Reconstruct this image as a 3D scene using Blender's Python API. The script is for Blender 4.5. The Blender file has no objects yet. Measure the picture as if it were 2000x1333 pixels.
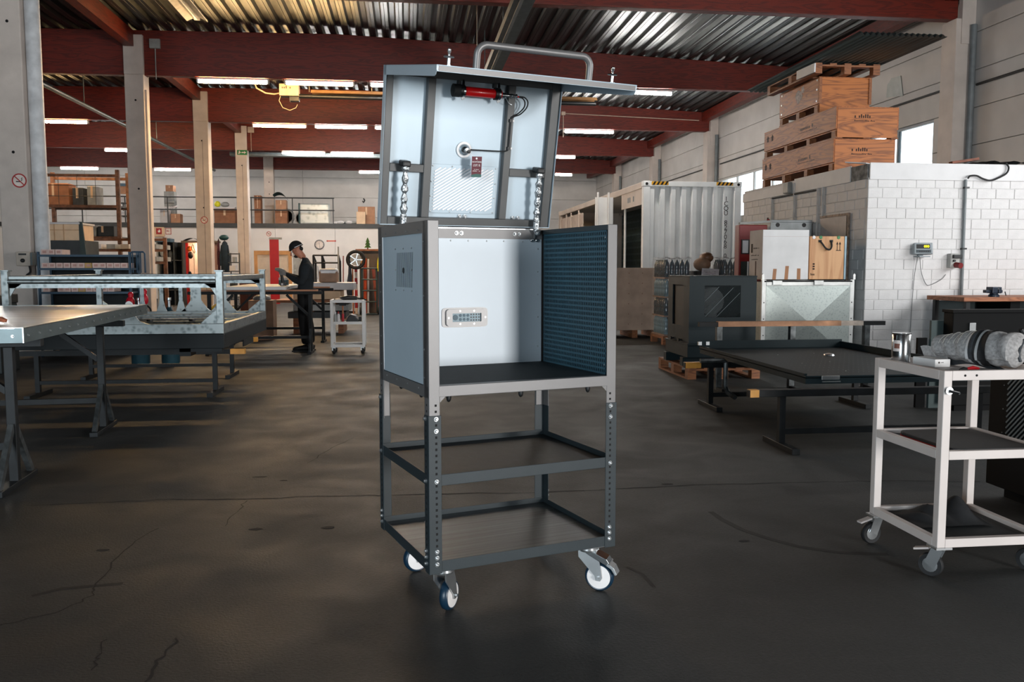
import bpy, bmesh, math, random
from mathutils import Vector, Matrix, Euler
RND = random.Random(11)
S = bpy.context.scene
COL = S.collection
# ------------------------------------------------------------------ camera
F, CH, PIT, YAW = 1677.0, 1.28, math.radians(4.91), math.radians(6.9)
cam_d = bpy.data.cameras.new('camera'); cam = bpy.data.objects.new('camera', cam_d); COL.objects.link(cam)
cam.location = (0, 0, CH); cam.rotation_euler = (math.pi/2-PIT, 0, -YAW)
cam_d.sensor_width = 36; cam_d.lens = F*36/2000; cam_d.clip_end = 200
S.camera = cam
# ------------------------------------------------------------------ world, exposure, daylight
S.view_settings.view_transform = 'Standard'; S.view_settings.look = 'None'
S.view_settings.exposure = 0.35; S.view_settings.gamma = 1.0; S.view_settings.use_curve_mapping = False
wd = bpy.data.worlds.new('overcast_sky'); S.world = wd; wd.use_nodes = True
bg = wd.node_tree.nodes['Background']; bg.inputs[0].default_value = (0.95, 0.98, 1.0, 1); bg.inputs[1].default_value = 3.0
def area(name, loc, rot, sx, sy, power, col):
    d = bpy.data.lights.new(name, 'AREA'); d.shape = 'RECTANGLE'; d.size = sx; d.size_y = sy; d.energy = power; d.color = col
    o = bpy.data.objects.new(name, d); COL.objects.link(o); o.location = loc; o.rotation_euler = rot; return o
# daylight entering by the side windows of the front bays and the open gate behind the photographer
area('daylight_side_window', (9.40, 5.2, 3.05), (0, math.radians(80), 0), 1.75, 6.8, 190, (0.98, 0.99, 1.0))
area('daylight_door', (6.7, -6.7, 1.4), (math.radians(90), 0, math.radians(30)), 1.6, 2.6, 820, (1.0, 0.98, 0.96))
area('daylight_gate_small', (-6.0, -6.7, 1.75), (math.radians(90), 0, math.radians(-22)), 3.8, 3.4, 700, (0.80, 0.92, 1.0))
# ------------------------------------------------------------------ pixel helpers: a pixel gives a direction, a plane gives the distance
_c, _s, _cp, _sp = math.cos(YAW), math.sin(YAW), math.cos(PIT), math.sin(PIT)
RT = Vector((_c, -_s, 0)); FW = Vector((_s*_cp, _c*_cp, -_sp)); DN = -Vector((_s*_sp, _c*_sp, _cp)); C0 = Vector((0, 0, CH))
def ray(u, v): return RT*((u-1000)/F)+DN*((v-666.5)/F)+FW
def Zp(u, v, z=0.0): d = ray(u, v); return C0+d*((z-CH)/d.z)
def Yp(u, v, y): d = ray(u, v); return C0+d*(y/d.y)
def Xp(u, v, x): d = ray(u, v); return C0+d*(x/d.x)
# ------------------------------------------------------------------ materials
def lin(c):
    c = c/255.0
    return c/12.92 if c <= .04045 else ((c+.055)/1.055)**2.4
def rgb(c): return (lin(c[0]), lin(c[1]), lin(c[2]), 1)
MATS = {}
def mat(key, c, rough=.6, metal=0.0, var=.12, vs=6.0, bump=0.0, bs=60.0, stretch=None, emit=0.0, alpha=1.0, trans=0.0, spec=.5, c2=None, coat=0.0):
    if key in MATS: return MATS[key]
    m = bpy.data.materials.new(key); m.use_nodes = True; MATS[key] = m
    nt = m.node_tree; L = nt.links; b = nt.nodes['Principled BSDF']
    col = rgb(c)
    b.inputs['Roughness'].default_value = rough; b.inputs['Metallic'].default_value = metal
    b.inputs['Specular IOR Level'].default_value = spec; b.inputs['Coat Weight'].default_value = coat
    tc = nt.nodes.new('ShaderNodeTexCoord'); mp = nt.nodes.new('ShaderNodeMapping'); L.new(tc.outputs['Object'], mp.inputs[0])
    if stretch: mp.inputs['Scale'].default_value = stretch
    n = nt.nodes.new('ShaderNodeTexNoise'); n.inputs['Scale'].default_value = vs; n.inputs['Detail'].default_value = 6
    L.new(mp.outputs[0], n.inputs['Vector'])
    r = nt.nodes.new('ShaderNodeValToRGB'); L.new(n.outputs['Fac'], r.inputs[0])
    d = rgb(c2) if c2 else tuple(x*(1-var*2) for x in col[:3])+(1,)
    e = col if c2 else tuple(min(1, x*(1+var)) for x in col[:3])+(1,)
    r.color_ramp.elements[0].position = .3; r.color_ramp.elements[0].color = d
    r.color_ramp.elements[1].position = .7; r.color_ramp.elements[1].color = e
    L.new(r.outputs[0], b.inputs['Base Color'])
    if bump:
        n2 = nt.nodes.new('ShaderNodeTexNoise'); n2.inputs['Scale'].default_value = bs; n2.inputs['Detail'].default_value = 4; L.new(mp.outputs[0], n2.inputs['Vector'])
        bp = nt.nodes.new('ShaderNodeBump'); bp.inputs['Strength'].default_value = bump; bp.inputs['Distance'].default_value = .01
        L.new(n2.outputs['Fac'], bp.inputs['Height']); L.new(bp.outputs[0], b.inputs['Normal'])
    if emit:
        b.inputs['Emission Color'].default_value = col; b.inputs['Emission Strength'].default_value = emit
    if trans: b.inputs['Transmission Weight'].default_value = trans
    if alpha < 1: b.inputs['Alpha'].default_value = alpha
    return m
def woodmat(key, c, c2, axis=0, scale=3.0, rough=.6, rings=9.0):
    if key in MATS: return MATS[key]
    m = mat(key, c, rough, bump=.15, bs=40); nt = m.node_tree; L = nt.links
    b = nt.nodes['Principled BSDF']
    tc = nt.nodes.new('ShaderNodeTexCoord'); mp = nt.nodes.new('ShaderNodeMapping'); L.new(tc.outputs['Object'], mp.inputs[0])
    st = [scale]*3; st[axis] = scale*.12; mp.inputs['Scale'].default_value = st
    n = nt.nodes.new('ShaderNodeTexNoise'); n.inputs['Scale'].default_value = 2.2; n.inputs['Detail'].default_value = 3; n.inputs['Distortion'].default_value = .8; L.new(mp.outputs[0], n.inputs['Vector'])
    mu = nt.nodes.new('ShaderNodeMath'); mu.operation = 'MULTIPLY'; mu.inputs[1].default_value = rings; L.new(n.outputs['Fac'], mu.inputs[0])
    fr = nt.nodes.new('ShaderNodeMath'); fr.operation = 'PINGPONG'; fr.inputs[1].default_value = .5; L.new(mu.outputs[0], fr.inputs[0])
    r = nt.nodes.new('ShaderNodeValToRGB'); L.new(fr.outputs[0], r.inputs[0])
    r.color_ramp.elements[0].color = rgb(c2); r.color_ramp.elements[0].position = 0.0
    r.color_ramp.elements[1].color = rgb(c); r.color_ramp.elements[1].position = .32
    L.new(r.outputs[0], b.inputs['Base Color'])
    return m
def galvmat(key, c, c2, rough=.42, metal=.75, scale=14.0):
    if key in MATS: return MATS[key]
    m = mat(key, c, rough, metal); nt = m.node_tree; L = nt.links; b = nt.nodes['Principled BSDF']
    tc = nt.nodes.new('ShaderNodeTexCoord')
    v = nt.nodes.new('ShaderNodeTexVoronoi'); v.inputs['Scale'].default_value = scale; L.new(tc.outputs['Object'], v.inputs['Vector'])
    n = nt.nodes.new('ShaderNodeTexNoise'); n.inputs['Scale'].default_value = scale*.6; n.inputs['Detail'].default_value = 8; L.new(tc.outputs['Object'], n.inputs['Vector'])
    mx = nt.nodes.new('ShaderNodeMath'); mx.operation = 'ADD'; L.new(v.outputs['Distance'], mx.inputs[0]); L.new(n.outputs['Fac'], mx.inputs[1])
    r = nt.nodes.new('ShaderNodeValToRGB'); L.new(mx.outputs[0], r.inputs[0])
    r.color_ramp.elements[0].color = rgb(c2); r.color_ramp.elements[0].position = .45
    r.color_ramp.elements[1].color = rgb(c); r.color_ramp.elements[1].position = 1.0
    L.new(r.outputs[0], b.inputs['Base Color'])
    return m
# ------------------------------------------------------------------ mesh builder
def V3(p): return Vector(p)
class B:
    def __init__(s): s.v = []; s.f = []; s.mi = []; s.m = 0
    def mat(s, i): s.m = i; return s
    def add(s, vs, fs):
        n = len(s.v); s.v += [tuple(x) for x in vs]
        for f in fs: s.f.append(tuple(i+n for i in f)); s.mi.append(s.m)
        return s
    def box(s, a, b):
        x0, x1 = sorted((a[0], b[0])); y0, y1 = sorted((a[1], b[1])); z0, z1 = sorted((a[2], b[2]))
        return s.add([(x0,y0,z0),(x1,y0,z0),(x1,y1,z0),(x0,y1,z0),(x0,y0,z1),(x1,y0,z1),(x1,y1,z1),(x0,y1,z1)],
                     [(0,3,2,1),(4,5,6,7),(0,1,5,4),(1,2,6,5),(2,3,7,6),(3,0,4,7)])
    def cb(s, c, d): return s.box((c[0]-d[0]/2, c[1]-d[1]/2, c[2]-d[2]/2), (c[0]+d[0]/2, c[1]+d[1]/2, c[2]+d[2]/2))
    def bar(s, p0, p1, w, h, up=(0, 0, 1)):
        p0, p1, up = V3(p0), V3(p1), V3(up); d = (p1-p0).normalized()
        a = d.cross(up)
        if a.length < 1e-4: a = d.cross(Vector((0, 1, 0)))
        a.normalize(); b = a.cross(d).normalized(); a *= w/2; b *= h/2
        return s.add([p0-a-b, p0+a-b, p0+a+b, p0-a+b, p1-a-b, p1+a-b, p1+a+b, p1-a+b],
                     [(0,3,2,1),(4,5,6,7),(0,1,5,4),(1,2,6,5),(2,3,7,6),(3,0,4,7)])
    def cyl(s, p0, p1, r, n=12, r2=None, cap=True):
        p0, p1 = V3(p0), V3(p1); d = (p1-p0).normalized(); r2 = r if r2 is None else r2
        a = d.orthogonal().normalized(); b = d.cross(a)
        vs = []
        for p, q in ((p0, r), (p1, r2)):
            vs += [p+(a*math.cos(t)+b*math.sin(t))*q for t in [2*math.pi*i/n for i in range(n)]]
        fs = [(i, (i+1) % n, n+(i+1) % n, n+i) for i in range(n)]
        if cap: fs += [tuple(range(n-1, -1, -1)), tuple(range(n, 2*n))]
        return s.add(vs, fs)
    def tube(s, pts, r, n=8, closed=False, rs=None, cap=True):
        pts = [V3(p) for p in pts]; m = len(pts); vs = []; a = None
        for i, p in enumerate(pts):
            if closed: d = (pts[(i+1) % m]-pts[i-1]).normalized()
            else: d = (pts[min(i+1, m-1)]-pts[max(i-1, 0)]).normalized()
            if a is None: a = d.orthogonal().normalized()
            a = (a-d*a.dot(d)).normalized(); b = d.cross(a); q = rs[i] if rs else r
            vs += [p+(a*math.cos(2*math.pi*k/n)+b*math.sin(2*math.pi*k/n))*q for k in range(n)]
        fs = []
        for i in range(m if closed else m-1):
            j = (i+1) % m
            fs += [(i*n+k, i*n+(k+1) % n, j*n+(k+1) % n, j*n+k) for k in range(n)]
        if not closed and cap: fs += [tuple(range(n-1, -1, -1)), tuple(range((m-1)*n, m*n))]
        return s.add(vs, fs)
    def lathe(s, prof, c=(0, 0, 0), ax=(0, 0, 1), n=20):
        c, ax = V3(c), V3(ax).normalized(); a = ax.orthogonal().normalized(); b = ax.cross(a); vs = []
        for r, h in prof: vs += [c+ax*h+(a*math.cos(2*math.pi*k/n)+b*math.sin(2*math.pi*k/n))*max(r, 1e-5) for k in range(n)]
        fs = []
        for i in range(len(prof)-1): fs += [(i*n+k, i*n+(k+1) % n, (i+1)*n+(k+1) % n, (i+1)*n+k) for k in range(n)]
        fs += [tuple(range(n-1, -1, -1)), tuple(range((len(prof)-1)*n, len(prof)*n))]
        return s.add(vs, fs)
    def prism(s, poly, o, u, v, w):   # polygon in (u,v) plane at o, extruded by vector w
        o, u, v, w = V3(o), V3(u), V3(v), V3(w); n = len(poly)
        p = [o+u*a+v*b for a, b in poly]
        return s.add(p+[q+w for q in p], [tuple(range(n-1, -1, -1)), tuple(range(n, 2*n))]+[(i, (i+1) % n, n+(i+1) % n, n+i) for i in range(n)])
    def ball(s, c, r, n=12, m=8, sc=(1, 1, 1)):
        c = V3(c); vs = [c+Vector((0, 0, r*sc[2]))]
        for j in range(1, m):
            t = math.pi*j/m
            vs += [c+Vector((r*sc[0]*math.sin(t)*math.cos(2*math.pi*k/n), r*sc[1]*math.sin(t)*math.sin(2*math.pi*k/n), r*sc[2]*math.cos(t))) for k in range(n)]
        vs.append(c-Vector((0, 0, r*sc[2]))); fs = [(0, 1+k, 1+(k+1) % n) for k in range(n)]
        for j in range(m-2): fs += [(1+j*n+k, 1+(j+1)*n+k, 1+(j+1)*n+(k+1) % n, 1+j*n+(k+1) % n) for k in range(n)]
        e = len(vs)-1; q = 1+(m-2)*n; fs += [(e, q+(k+1) % n, q+k) for k in range(n)]
        return s.add(vs, fs)
    def grid(s, fn, nu, nv):
        vs = [fn(i/nu, j/nv) for j in range(nv+1) for i in range(nu+1)]
        return s.add(vs, [(j*(nu+1)+i, j*(nu+1)+i+1, (j+1)*(nu+1)+i+1, (j+1)*(nu+1)+i) for j in range(nv) for i in range(nu)])
def mesh_of(b, name, mats, smooth):
    me = bpy.data.meshes.new(name); me.from_pydata(b.v, [], b.f)
    for m in (mats if isinstance(mats, (list, tuple)) else [mats]): me.materials.append(m)
    if any(b.mi): me.polygons.foreach_set('material_index', b.mi)
    bm = bmesh.new(); bm.from_mesh(me); bmesh.ops.recalc_face_normals(bm, faces=bm.faces); bm.to_mesh(me); bm.free()
    if smooth:
        me.shade_smooth(); me.set_sharp_from_angle(angle=math.radians(38))
    me.update(); return me
def part(name, b, mats, parent=None, smooth=False, bev=0.0, loc=None, rot=None, label=None, kind=None):
    me = b if isinstance(b, bpy.types.Mesh) else mesh_of(b, name, mats, smooth)
    o = bpy.data.objects.new(name, me); COL.objects.link(o)
    if parent is not None: o.parent = parent
    if loc is not None: o.location = loc
    if rot is not None: o.rotation_euler = rot
    if bev:
        md = o.modifiers.new('bevel', 'BEVEL'); md.width = bev; md.segments = 2; md.limit_method = 'ANGLE'; md.angle_limit = math.radians(40)
    if label: o['label'] = label
    if kind: o['kind'] = kind
    return o
def tag(o, label, cat, group=None):
    o['label'] = label; o['category'] = cat
    if group: o['group'] = group
    return o
def thing(name, label, cat, loc=(0, 0, 0), rz=0.0, group=None):
    o = bpy.data.objects.new(name, None); COL.objects.link(o); o.empty_display_size = .1
    o.location = loc; o.rotation_euler = (0, 0, rz); return tag(o, label, cat, group)
def solid(name, b, mats, label, cat, group=None, **k): return tag(part(name, b, mats, **k), label, cat, group)
def struct(name, b, mats, parent=None, **k):
    o = part(name, b, mats, parent, **k)
    if parent is None: o['kind'] = 'structure'
    return o
def dup(o, loc=None, rz=None, label=None, parent=None):
    c = o.copy(); COL.objects.link(c)
    if parent is not None: c.parent = parent
    if loc is not None: c.location = loc
    if rz is not None: c.rotation_euler = (c.rotation_euler[0], c.rotation_euler[1], rz)
    if label: c['label'] = label
    for ch in list(o.children): dup(ch, parent=c)
    return c
def text(name, s, size, m, parent, loc, rot, spacing=1.0, ext=.0006, align='CENTER'):
    cu = bpy.data.curves.new(name, 'FONT'); cu.body = s; cu.size = size; cu.extrude = ext; cu.align_x = align; cu.align_y = 'CENTER'; cu.space_character = spacing; cu.resolution_u = 3
    t = bpy.data.objects.new(name, cu); COL.objects.link(t); bpy.context.view_layer.update()
    me = bpy.data.meshes.new_from_object(t.evaluated_get(bpy.context.evaluated_depsgraph_get()))
    bpy.data.objects.remove(t); me.materials.clear(); me.materials.append(m)
    return part(name, me, None, parent, loc=loc, rot=rot)
def scribble(b, o, u, v, w, n, h, seed, th=.001):   # worn, unreadable print: rows of small strokes
    r = random.Random(seed); o, u, v = V3(o), V3(u), V3(v); nn = u.cross(v).normalized()*th; x = 0; st = w/n
    for i in range(n):
        if r.random() < .12: continue
        p = o+u*(i*st); q = p+u*(st*.62)
        hh = h*(1 if r.random() < .25 else .66)
        b.add([p, q, q+v*hh, p+v*hh, p+nn, q+nn, q+v*hh+nn, p+v*hh+nn], [(0,1,2,3),(4,5,6,7),(0,1,5,4),(1,2,6,5),(2,3,7,6),(3,0,4,7)])
    return b
# ================================================================== the hall
def floor_material():
    m = mat('floor_concrete', (78, 74, 72), .62, bump=.25, bs=90); nt = m.node_tree; L = nt.links; b = nt.nodes['Principled BSDF']
    tc = nt.nodes.new('ShaderNodeTexCoord')
    def noise(sc, det, dist=0.0):
        n = nt.nodes.new('ShaderNodeTexNoise'); n.inputs['Scale'].default_value = sc; n.inputs['Detail'].default_value = det; n.inputs['Distortion'].default_value = dist; L.new(tc.outputs['Object'], n.inputs['Vector']); return n
    def ramp(n, p0, c0, p1, c1):
        r = nt.nodes.new('ShaderNodeValToRGB'); L.new(n.outputs['Fac'], r.inputs[0]); e = r.color_ramp.elements
        e[0].position = p0; e[0].color = c0; e[1].position = p1; e[1].color = c1; return r
    def mul(a, b_):
        x = nt.nodes.new('ShaderNodeMix'); x.data_type = 'RGBA'; x.blend_type = 'MULTIPLY'; x.inputs[0].default_value = 1
        L.new(a.outputs[0] if a.bl_idname != 'ShaderNodeMix' else a.outputs[2], x.inputs[6]); L.new(b_.outputs[0], x.inputs[7]); return x
    w = lambda k: (k, k, k, 1)
    base = ramp(noise(.35, 5, .6), .3, rgb((39, 41, 41)), .72, rgb((53, 53, 51)))
    x = mul(base, ramp(noise(1.7, 8, .9), .30, w(.84), .6, w(1)))
    x = mul(x, ramp(noise(60, 4), .25, w(.72), .7, w(1.15)))
    x = mul(x, ramp(noise(260, 2), .3, w(.75), .72, w(1.25)))
    L.new(x.outputs[2], b.inputs['Base Color'])
    rr = ramp(noise(2.3, 6, .5), .3, w(.62), .7, w(.8)); L.new(rr.outputs[0], b.inputs['Roughness'])
    return m
XL, XR, YB, YF = -20.0, 9.45, -6.8, 42.9
BEAMS = [13.9+6*i for i in range(-3, 5)]
def roofz(x): return 6.42-.04*(x+1.5) if x > -1.5 else 6.42+.012*(x+1.5)
M_floor = floor_material()
floor = struct('floor', B().box((XL-.3, YB-.3, -.2), (XR+.3, YF+.3, 0)), M_floor)
M_crack = mat('crack_dark', (10, 10, 10), .9)
def crack(pts, w=.009):
    b = B(); p = [Zp(u, v, .0012) for u, v in pts]
    q = []
    for i in range(len(p)-1):
        n = 5
        for k in range(n):
            a = p[i].lerp(p[i+1], k/n); q.append(a+Vector((RND.uniform(-.012, .012), RND.uniform(-.012, .012), 0)))
    q.append(p[-1])
    for i in range(len(q)-1):
        d = (q[i+1]-q[i]); t = Vector((-d.y, d.x, 0)).normalized()*w*RND.uniform(.35, .8)
        b.add([q[i]-t, q[i]+t, q[i+1]+t, q[i+1]-t], [(0, 1, 2, 3)])
    part('crack', b, M_crack, floor)
crack([(60, 988), (220, 981), (360, 975), (480, 976), (640, 969), (745, 968), (900, 964), (1060, 962), (1200, 956), (1400, 946), (1560, 943), (1700, 940), (1915, 941)])
crack([(482, 978), (462, 1000), (440, 1028)], .004)
crack([(305, 1033), (240, 1075), (190, 1140), (178, 1163), (130, 1190), (60, 1208), (0, 1222)], .005)
crack([(345, 1249), (310, 1290), (283, 1333)], .007)
crack([(205, 1247), (190, 1285), (178, 1310)], .004)
crack([(690, 855), (640, 880), (600, 905)], .004)
for u, v, w, h in [(508, 932, .05, .012), (555, 939, .025, .01), (498, 1034, .035, .02), (642, 1031, .04, .025), (200, 1075, .03, .015), (1302, 946, .04, .02), (1452, 1057, .03, .015)]:
    p = Zp(u, v, .001); part('floor_mark', B().prism([(w*math.cos(t)*RND.uniform(.6, 1.1), h*math.sin(t)*RND.uniform(.6, 1.1)) for t in [k*math.pi/5 for k in range(10)]], p, (1, 0, 0), (0, 1, 0), (0, 0, .0008)), M_crack, floor)
# skid marks of rubber on the slab
M_skid = mat('rubber_skid', (24, 23, 23), .8, var=.3, vs=30)
def skid(pts, w):
    b = B(); p = [Zp(u, v, .0009) for u, v in pts]
    for i in range(len(p)-1):
        def tn(j):
            d = p[min(j+1, len(p)-1)]-p[max(j-1, 0)]; return Vector((-d.y, d.x, 0)).normalized()*w
        a, c = tn(i), tn(i+1); b.add([p[i]-a, p[i]+a, p[i+1]+c, p[i+1]-c], [(0, 1, 2, 3)])
    part('floor_mark', b, M_skid, floor)
skid([(1388, 1000), (1410, 1015), (1450, 1035), (1500, 1052), (1560, 1068), (1640, 1080), (1735, 1083)], .016)
skid([(1225, 1108), (1255, 1122), (1278, 1148)], .008)
skid([(62, 1165), (120, 1150), (180, 1145), (240, 1140)], .012)
M_wallp = mat('wall_panel_paint', (198, 194, 190), .75, var=.06, vs=1.5, bump=.05, bs=30)
M_white = mat('white_plaster', (226, 222, 219), .75, var=.05, vs=1.2, bump=.05, bs=40)
M_dkframe = mat('window_frame_grey', (70, 80, 84), .5)
M_col = mat('column_concrete', (205, 193, 184), .72, var=.07, vs=3, bump=.12, bs=50)
M_red = woodmat('glulam_red', (108, 28, 9), (80, 18, 5), axis=0, scale=5.0, rough=.5, rings=5)
M_redy = woodmat('timber_red_lengthwise', (108, 28, 9), (80, 18, 5), axis=1, scale=5.0, rough=.5, rings=5)
# right wall: backing with window openings, painted precast panels in front
win_spans = [(14.75, 19.45), (20.5, 25.45), (26.5, 31.45), (32.5, 37.4)]
ZW0, ZW1 = 2.71, 3.95
def right_backing():
    b = B(); x0, x1 = XR+.14, XR+.26; ys = YB-.3
    gaps = [(1.7, 8.7)]+win_spans
    b.box((x0, YB-.3, -.1), (x1, YF+.3, 2.1)); b.box((x0, YB-.3, ZW1), (x1, YF+.3, 7.0))
    y = YB-.3
    for a, c in gaps:
        b.box((x0, y, 2.1), (x1, a, ZW1)); y = c
        if a > 2: b.box((x0, a, 2.1), (x1, c, ZW0))
    b.box((x0, y, 2.1), (x1, YF+.3, ZW1)); return b
wall_right = struct('wall_right', right_backing(), M_wallp)
zc = [0, .23, .85, 1.47, 2.09, 2.71, 3.33, 3.95, 4.57, 5.19, 5.81, 6.4]
def panel(y0, y1, z0, z1): part('wall_panel', B().box((XR, y0+.004, z0+.004), (XR+.14, y1-.004, z1-.004)), M_wallp, wall_right, bev=.012)
ycuts = [-6.8, 1.7, 8.7]+[13.9+.2+6*i for i in range(5)]+[42.9]
for a, c in zip(ycuts[:-1], ycuts[1:]):
    for z0, z1 in zip(zc[:-1], zc[1:]):
        if a == 1.7 and 2.0 < z0 < 3.9: continue
        ov = [w for w in win_spans if w[0] < c and w[1] > a] if ZW0-.01 <= z0 < ZW1-.01 else []
        if ov:
            w = ov[0]
            if w[0]-a > .05: panel(a, w[0], z0, z1)
            if c-w[1] > .05: panel(w[1], c, z0, z1)
        else: panel(a, c, z0, z1)
M_glass = mat('window_glass', (235, 245, 250), .05, trans=1.0, var=0)
for i, (a, c) in enumerate(win_spans):
    b = B(); t = .05
    n = 4
    b.box((XR+.03, a, ZW0), (XR+.1, c, ZW0+t)).box((XR+.03, a, ZW1-t), (XR+.1, c, ZW1))
    for k in range(n+1):
        y = a+(c-a-t)*k/n; b.box((XR+.03, y, ZW0+t), (XR+.1, y+t, ZW1-t))
    w = struct('window_%d' % (i+1), b, M_dkframe if i == 0 else M_wallp)
    for k in range(n):
        y = a+(c-a-t)*k/n; part('pane', B().box((XR+.055, y+t, ZW0+t), (XR+.065, y+(c-a-t)/n, ZW1-t)), M_glass, w)
# other walls
def wall_panels(parent, fn, xs, zs):
    for a, c in zip(xs[:-1], xs[1:]):
        for z0, z1 in zip(zs[:-1], zs[1:]): part('wall_panel', fn(a, c, z0, z1), M_wallp, parent, bev=.012)
wall_back = struct('wall_back', B().box((XL-.3, YF+.14, -.1), (XR+.3, YF+.26, 7)), M_wallp)
wall_panels(wall_back, lambda a, c, z0, z1: B().box((a+.004, YF, z0+.004), (c-.004, YF+.14, z1-.004)), [XL, -15, -10, -5, -.2, 4.6, XR+.1], [0, .85, 1.8, 2.75, 3.7, 4.65, 5.6, 6.5])
M_wdk = mat('wall_dark_paint', (74, 76, 78), .8)
struct('wall_left', B().box((XL-.25, YB-.3, -.1), (XL, YF+.3, 7)), M_wdk)
fwb = B(); gx = [(XL-.3, -8.0), (-4.0, 5.8), (7.6, XR+.3)]
for x0, x1 in gx: fwb.box((x0, YB-.25, -.1), (x1, YB, 7))
for x0, x1, z in ((-8.0, -4.0, 3.55), (5.8, 7.6, 2.75)): fwb.box((x0, YB-.25, z), (x1, YB, 7))
struct('wall_front', fwb, M_wdk)
# roof of trapezoidal steel sheet, one sheet run for each bay
M_roof = mat('roof_sheet_steel', (66, 70, 70), .42, metal=.85, var=.15, vs=2.5, stretch=(8, .4, 1))
ceiling = struct('ceiling', B().box((XL-.3, YB-.3, 7.0), (XR+.4, YF+.4, 7.1)), M_wallp)
def roof_bay(y0, y1):
    b = B(); P = .29; prof = []
    x = XL-.2
    while x < XR+.3:
        prof += [(x, 0), (x+.055, 0), (x+.06, .008), (x+.066, 0), (x+.13, 0), (x+.165, .075), (x+.255, .075)]; x += P
    prof.append((x, 0)); n = len(prof)
    vs = [(px, y, roofz(px)+h+.01) for y in (y0, y1) for px, h in prof]
    return b.add(vs, [(i, i+1, n+i+1, n+i) for i in range(n-1)])
for a, c in zip([YB-.3]+BEAMS, BEAMS+[YF+.2]): part('roof_sheet', roof_bay(a-.12, c+.12), M_roof, ceiling)
# glulam beams and lengthwise timbers
for i, y in enumerate(BEAMS):
    poly = [(XL, 5.42), (9.2, 5.42), (9.2, roofz(9.2)), (-1.5, roofz(-1.5)), (XL, roofz(XL))]
    solid('roof_beam', B().prism(poly, (0, y-.1, 0), (1, 0, 0), (0, 0, 1), (0, .2, 0)), M_red, 'red stained glulam beam spanning the hall below the steel roof', 'beam', 'red roof beams', bev=.012)
for a, c in zip(BEAMS[2:], BEAMS[3:]+[YF]):
    solid('purlin', B().box((-5.98, a+.1, 6.0), (-5.78, c-.1, 6.34)), M_redy, 'red lengthwise timber over the row of concrete columns', 'beam', 'timbers above the columns')
    solid('purlin', B().box((8.95, a+.1, 5.72), (9.17, c-.1, 5.98)), M_redy, 'red eaves timber along the top of the windowed wall', 'beam', 'eaves timbers')
# columns
col_lab = ['pale concrete column with a rounded cable duct and a switch box', 'concrete column standing behind the long galvanised frame', 'concrete column by the brightly lit clothes corner', 'concrete column carrying the green exit sign', 'concrete column rising from the storage gallery']
M_hole = mat('hole_dark', (12, 12, 13), .9)
columns = []
for i in range(5):
    y = 13.9+6*i; z0 = 3.09 if i == 4 else 0
    t = thing('column', col_lab[i], 'column', (-5.8, y, z0), group=None)
    h = 5.42-z0; top = (roofz(-5.8)-.12 if i < 4 else 5.95)-z0
    part('shaft', B().box((-.2, -.2, 0), (.2, .2, h)), M_col, t, bev=.015)
    part('fork_cheek', B().box((-.2, -.2, h), (.2, -.11, top)), M_col, t)
    part('fork_cheek', B().box((-.2, .11, h), (.2, .2, top)), M_col, t)
    for z in (h-.55, h*.55): part('dowel_hole', B().cyl((.02, -.2005, z), (.02, -.203, z), .022, 10), M_hole, t)
    columns.append(t)
t = columns[0]
part('cable_duct', B().cyl((.30, -.02, 0), (.30, -.02, 5.4), .105, 20), mat('duct_white', (205, 206, 208), .55), t, smooth=True)
t = columns[1]; part('edge_trim', B().box((.2, -.16, .9), (.245, .02, 5.1)), M_col, t, bev=.006)
for i in (2, 3): part('cable_groove', B().box((.03, -.2035, .6), (.042, -.2, 4.9)), mat('groove_grey', (120, 112, 106), .8), columns[i])
for i in range(6):
    y = 13.9+6*i-.25
    lab = ['grey wall column beside the crate stack and window', None, 'wall column behind the white container corner', 'wall column above the container roof', 'wall column near the far corner of the hall', None][i]
    if lab is None: continue
    t = thing('wall_column', lab, 'column', (9.28, y+.25, 0))
    part('shaft', B().box((-.165, -.2, 0), (.165, .2, 5.42)), M_col, t, bev=.015)
    part('fork_cheek', B().box((-.08, -.22, 5.0), (.165, -.12, 5.9)), M_col, t)
    part('downpipe', B().cyl((.10, -.27, 0), (.10, -.27, 5.3), .05, 14), mat('pipe_grey', (118, 124, 126), .45), t, smooth=True)
# tube lights fixed along the beams
M_lamp = mat('tube_light_white', (255, 250, 244), .4, emit=165.0, var=0)
M_lampw = mat('tube_light_warm', (255, 206, 140), .4, emit=220.0, var=0)
M_house = mat('lamp_housing', (206, 206, 204), .5)
def tube_light(u0, v0, u1, v1, Y, label, group, warm=False):
    p, q = Yp(u0, v0, Y), Yp(u1, v1, Y); p.z = min(p.z, 5.37); q.z = min(q.z, 5.37); c = (p+q)/2; d = (q-p)
    zz = c.z; L = Vector((d.x, d.y, 0)).length
    t = thing('tube_light', label, 'light', (c.x, c.y, zz), 0, group)
    k = d.z/L
    part('housing', B().bar((-L/2, 0, .035-k*L/2), (L/2, 0, .035+k*L/2), .10, .035), M_house, t)
    part('diffuser', B().bar((-L/2+.03, 0, -.02-k*L/2), (L/2-.03, 0, -.02+k*L/2), .085, .07), M_lampw if warm else M_lamp, t, bev=.03)
    for s in (-1, 1): part('end_cap', B().bar((s*L/2, 0, -.012+s*k*L/2), (s*(L/2-.03), 0, -.012+s*k*L/2), .095, .085), M_house, t)
g1, g2, g3, g4 = 'tube lights above the radiant heater', 'tube lights on the third beam', 'tube lights on the fourth beam', 'tube lights over the gallery'
for a in [(385, 157, 525, 155), (556, 154, 692, 150), (722, 149, 800, 147), (1185, 177, 1313, 182)]: tube_light(*a, 19.9, 'bright tube light under the beam above the radiant heater', g1, a[0] < 700)
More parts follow.
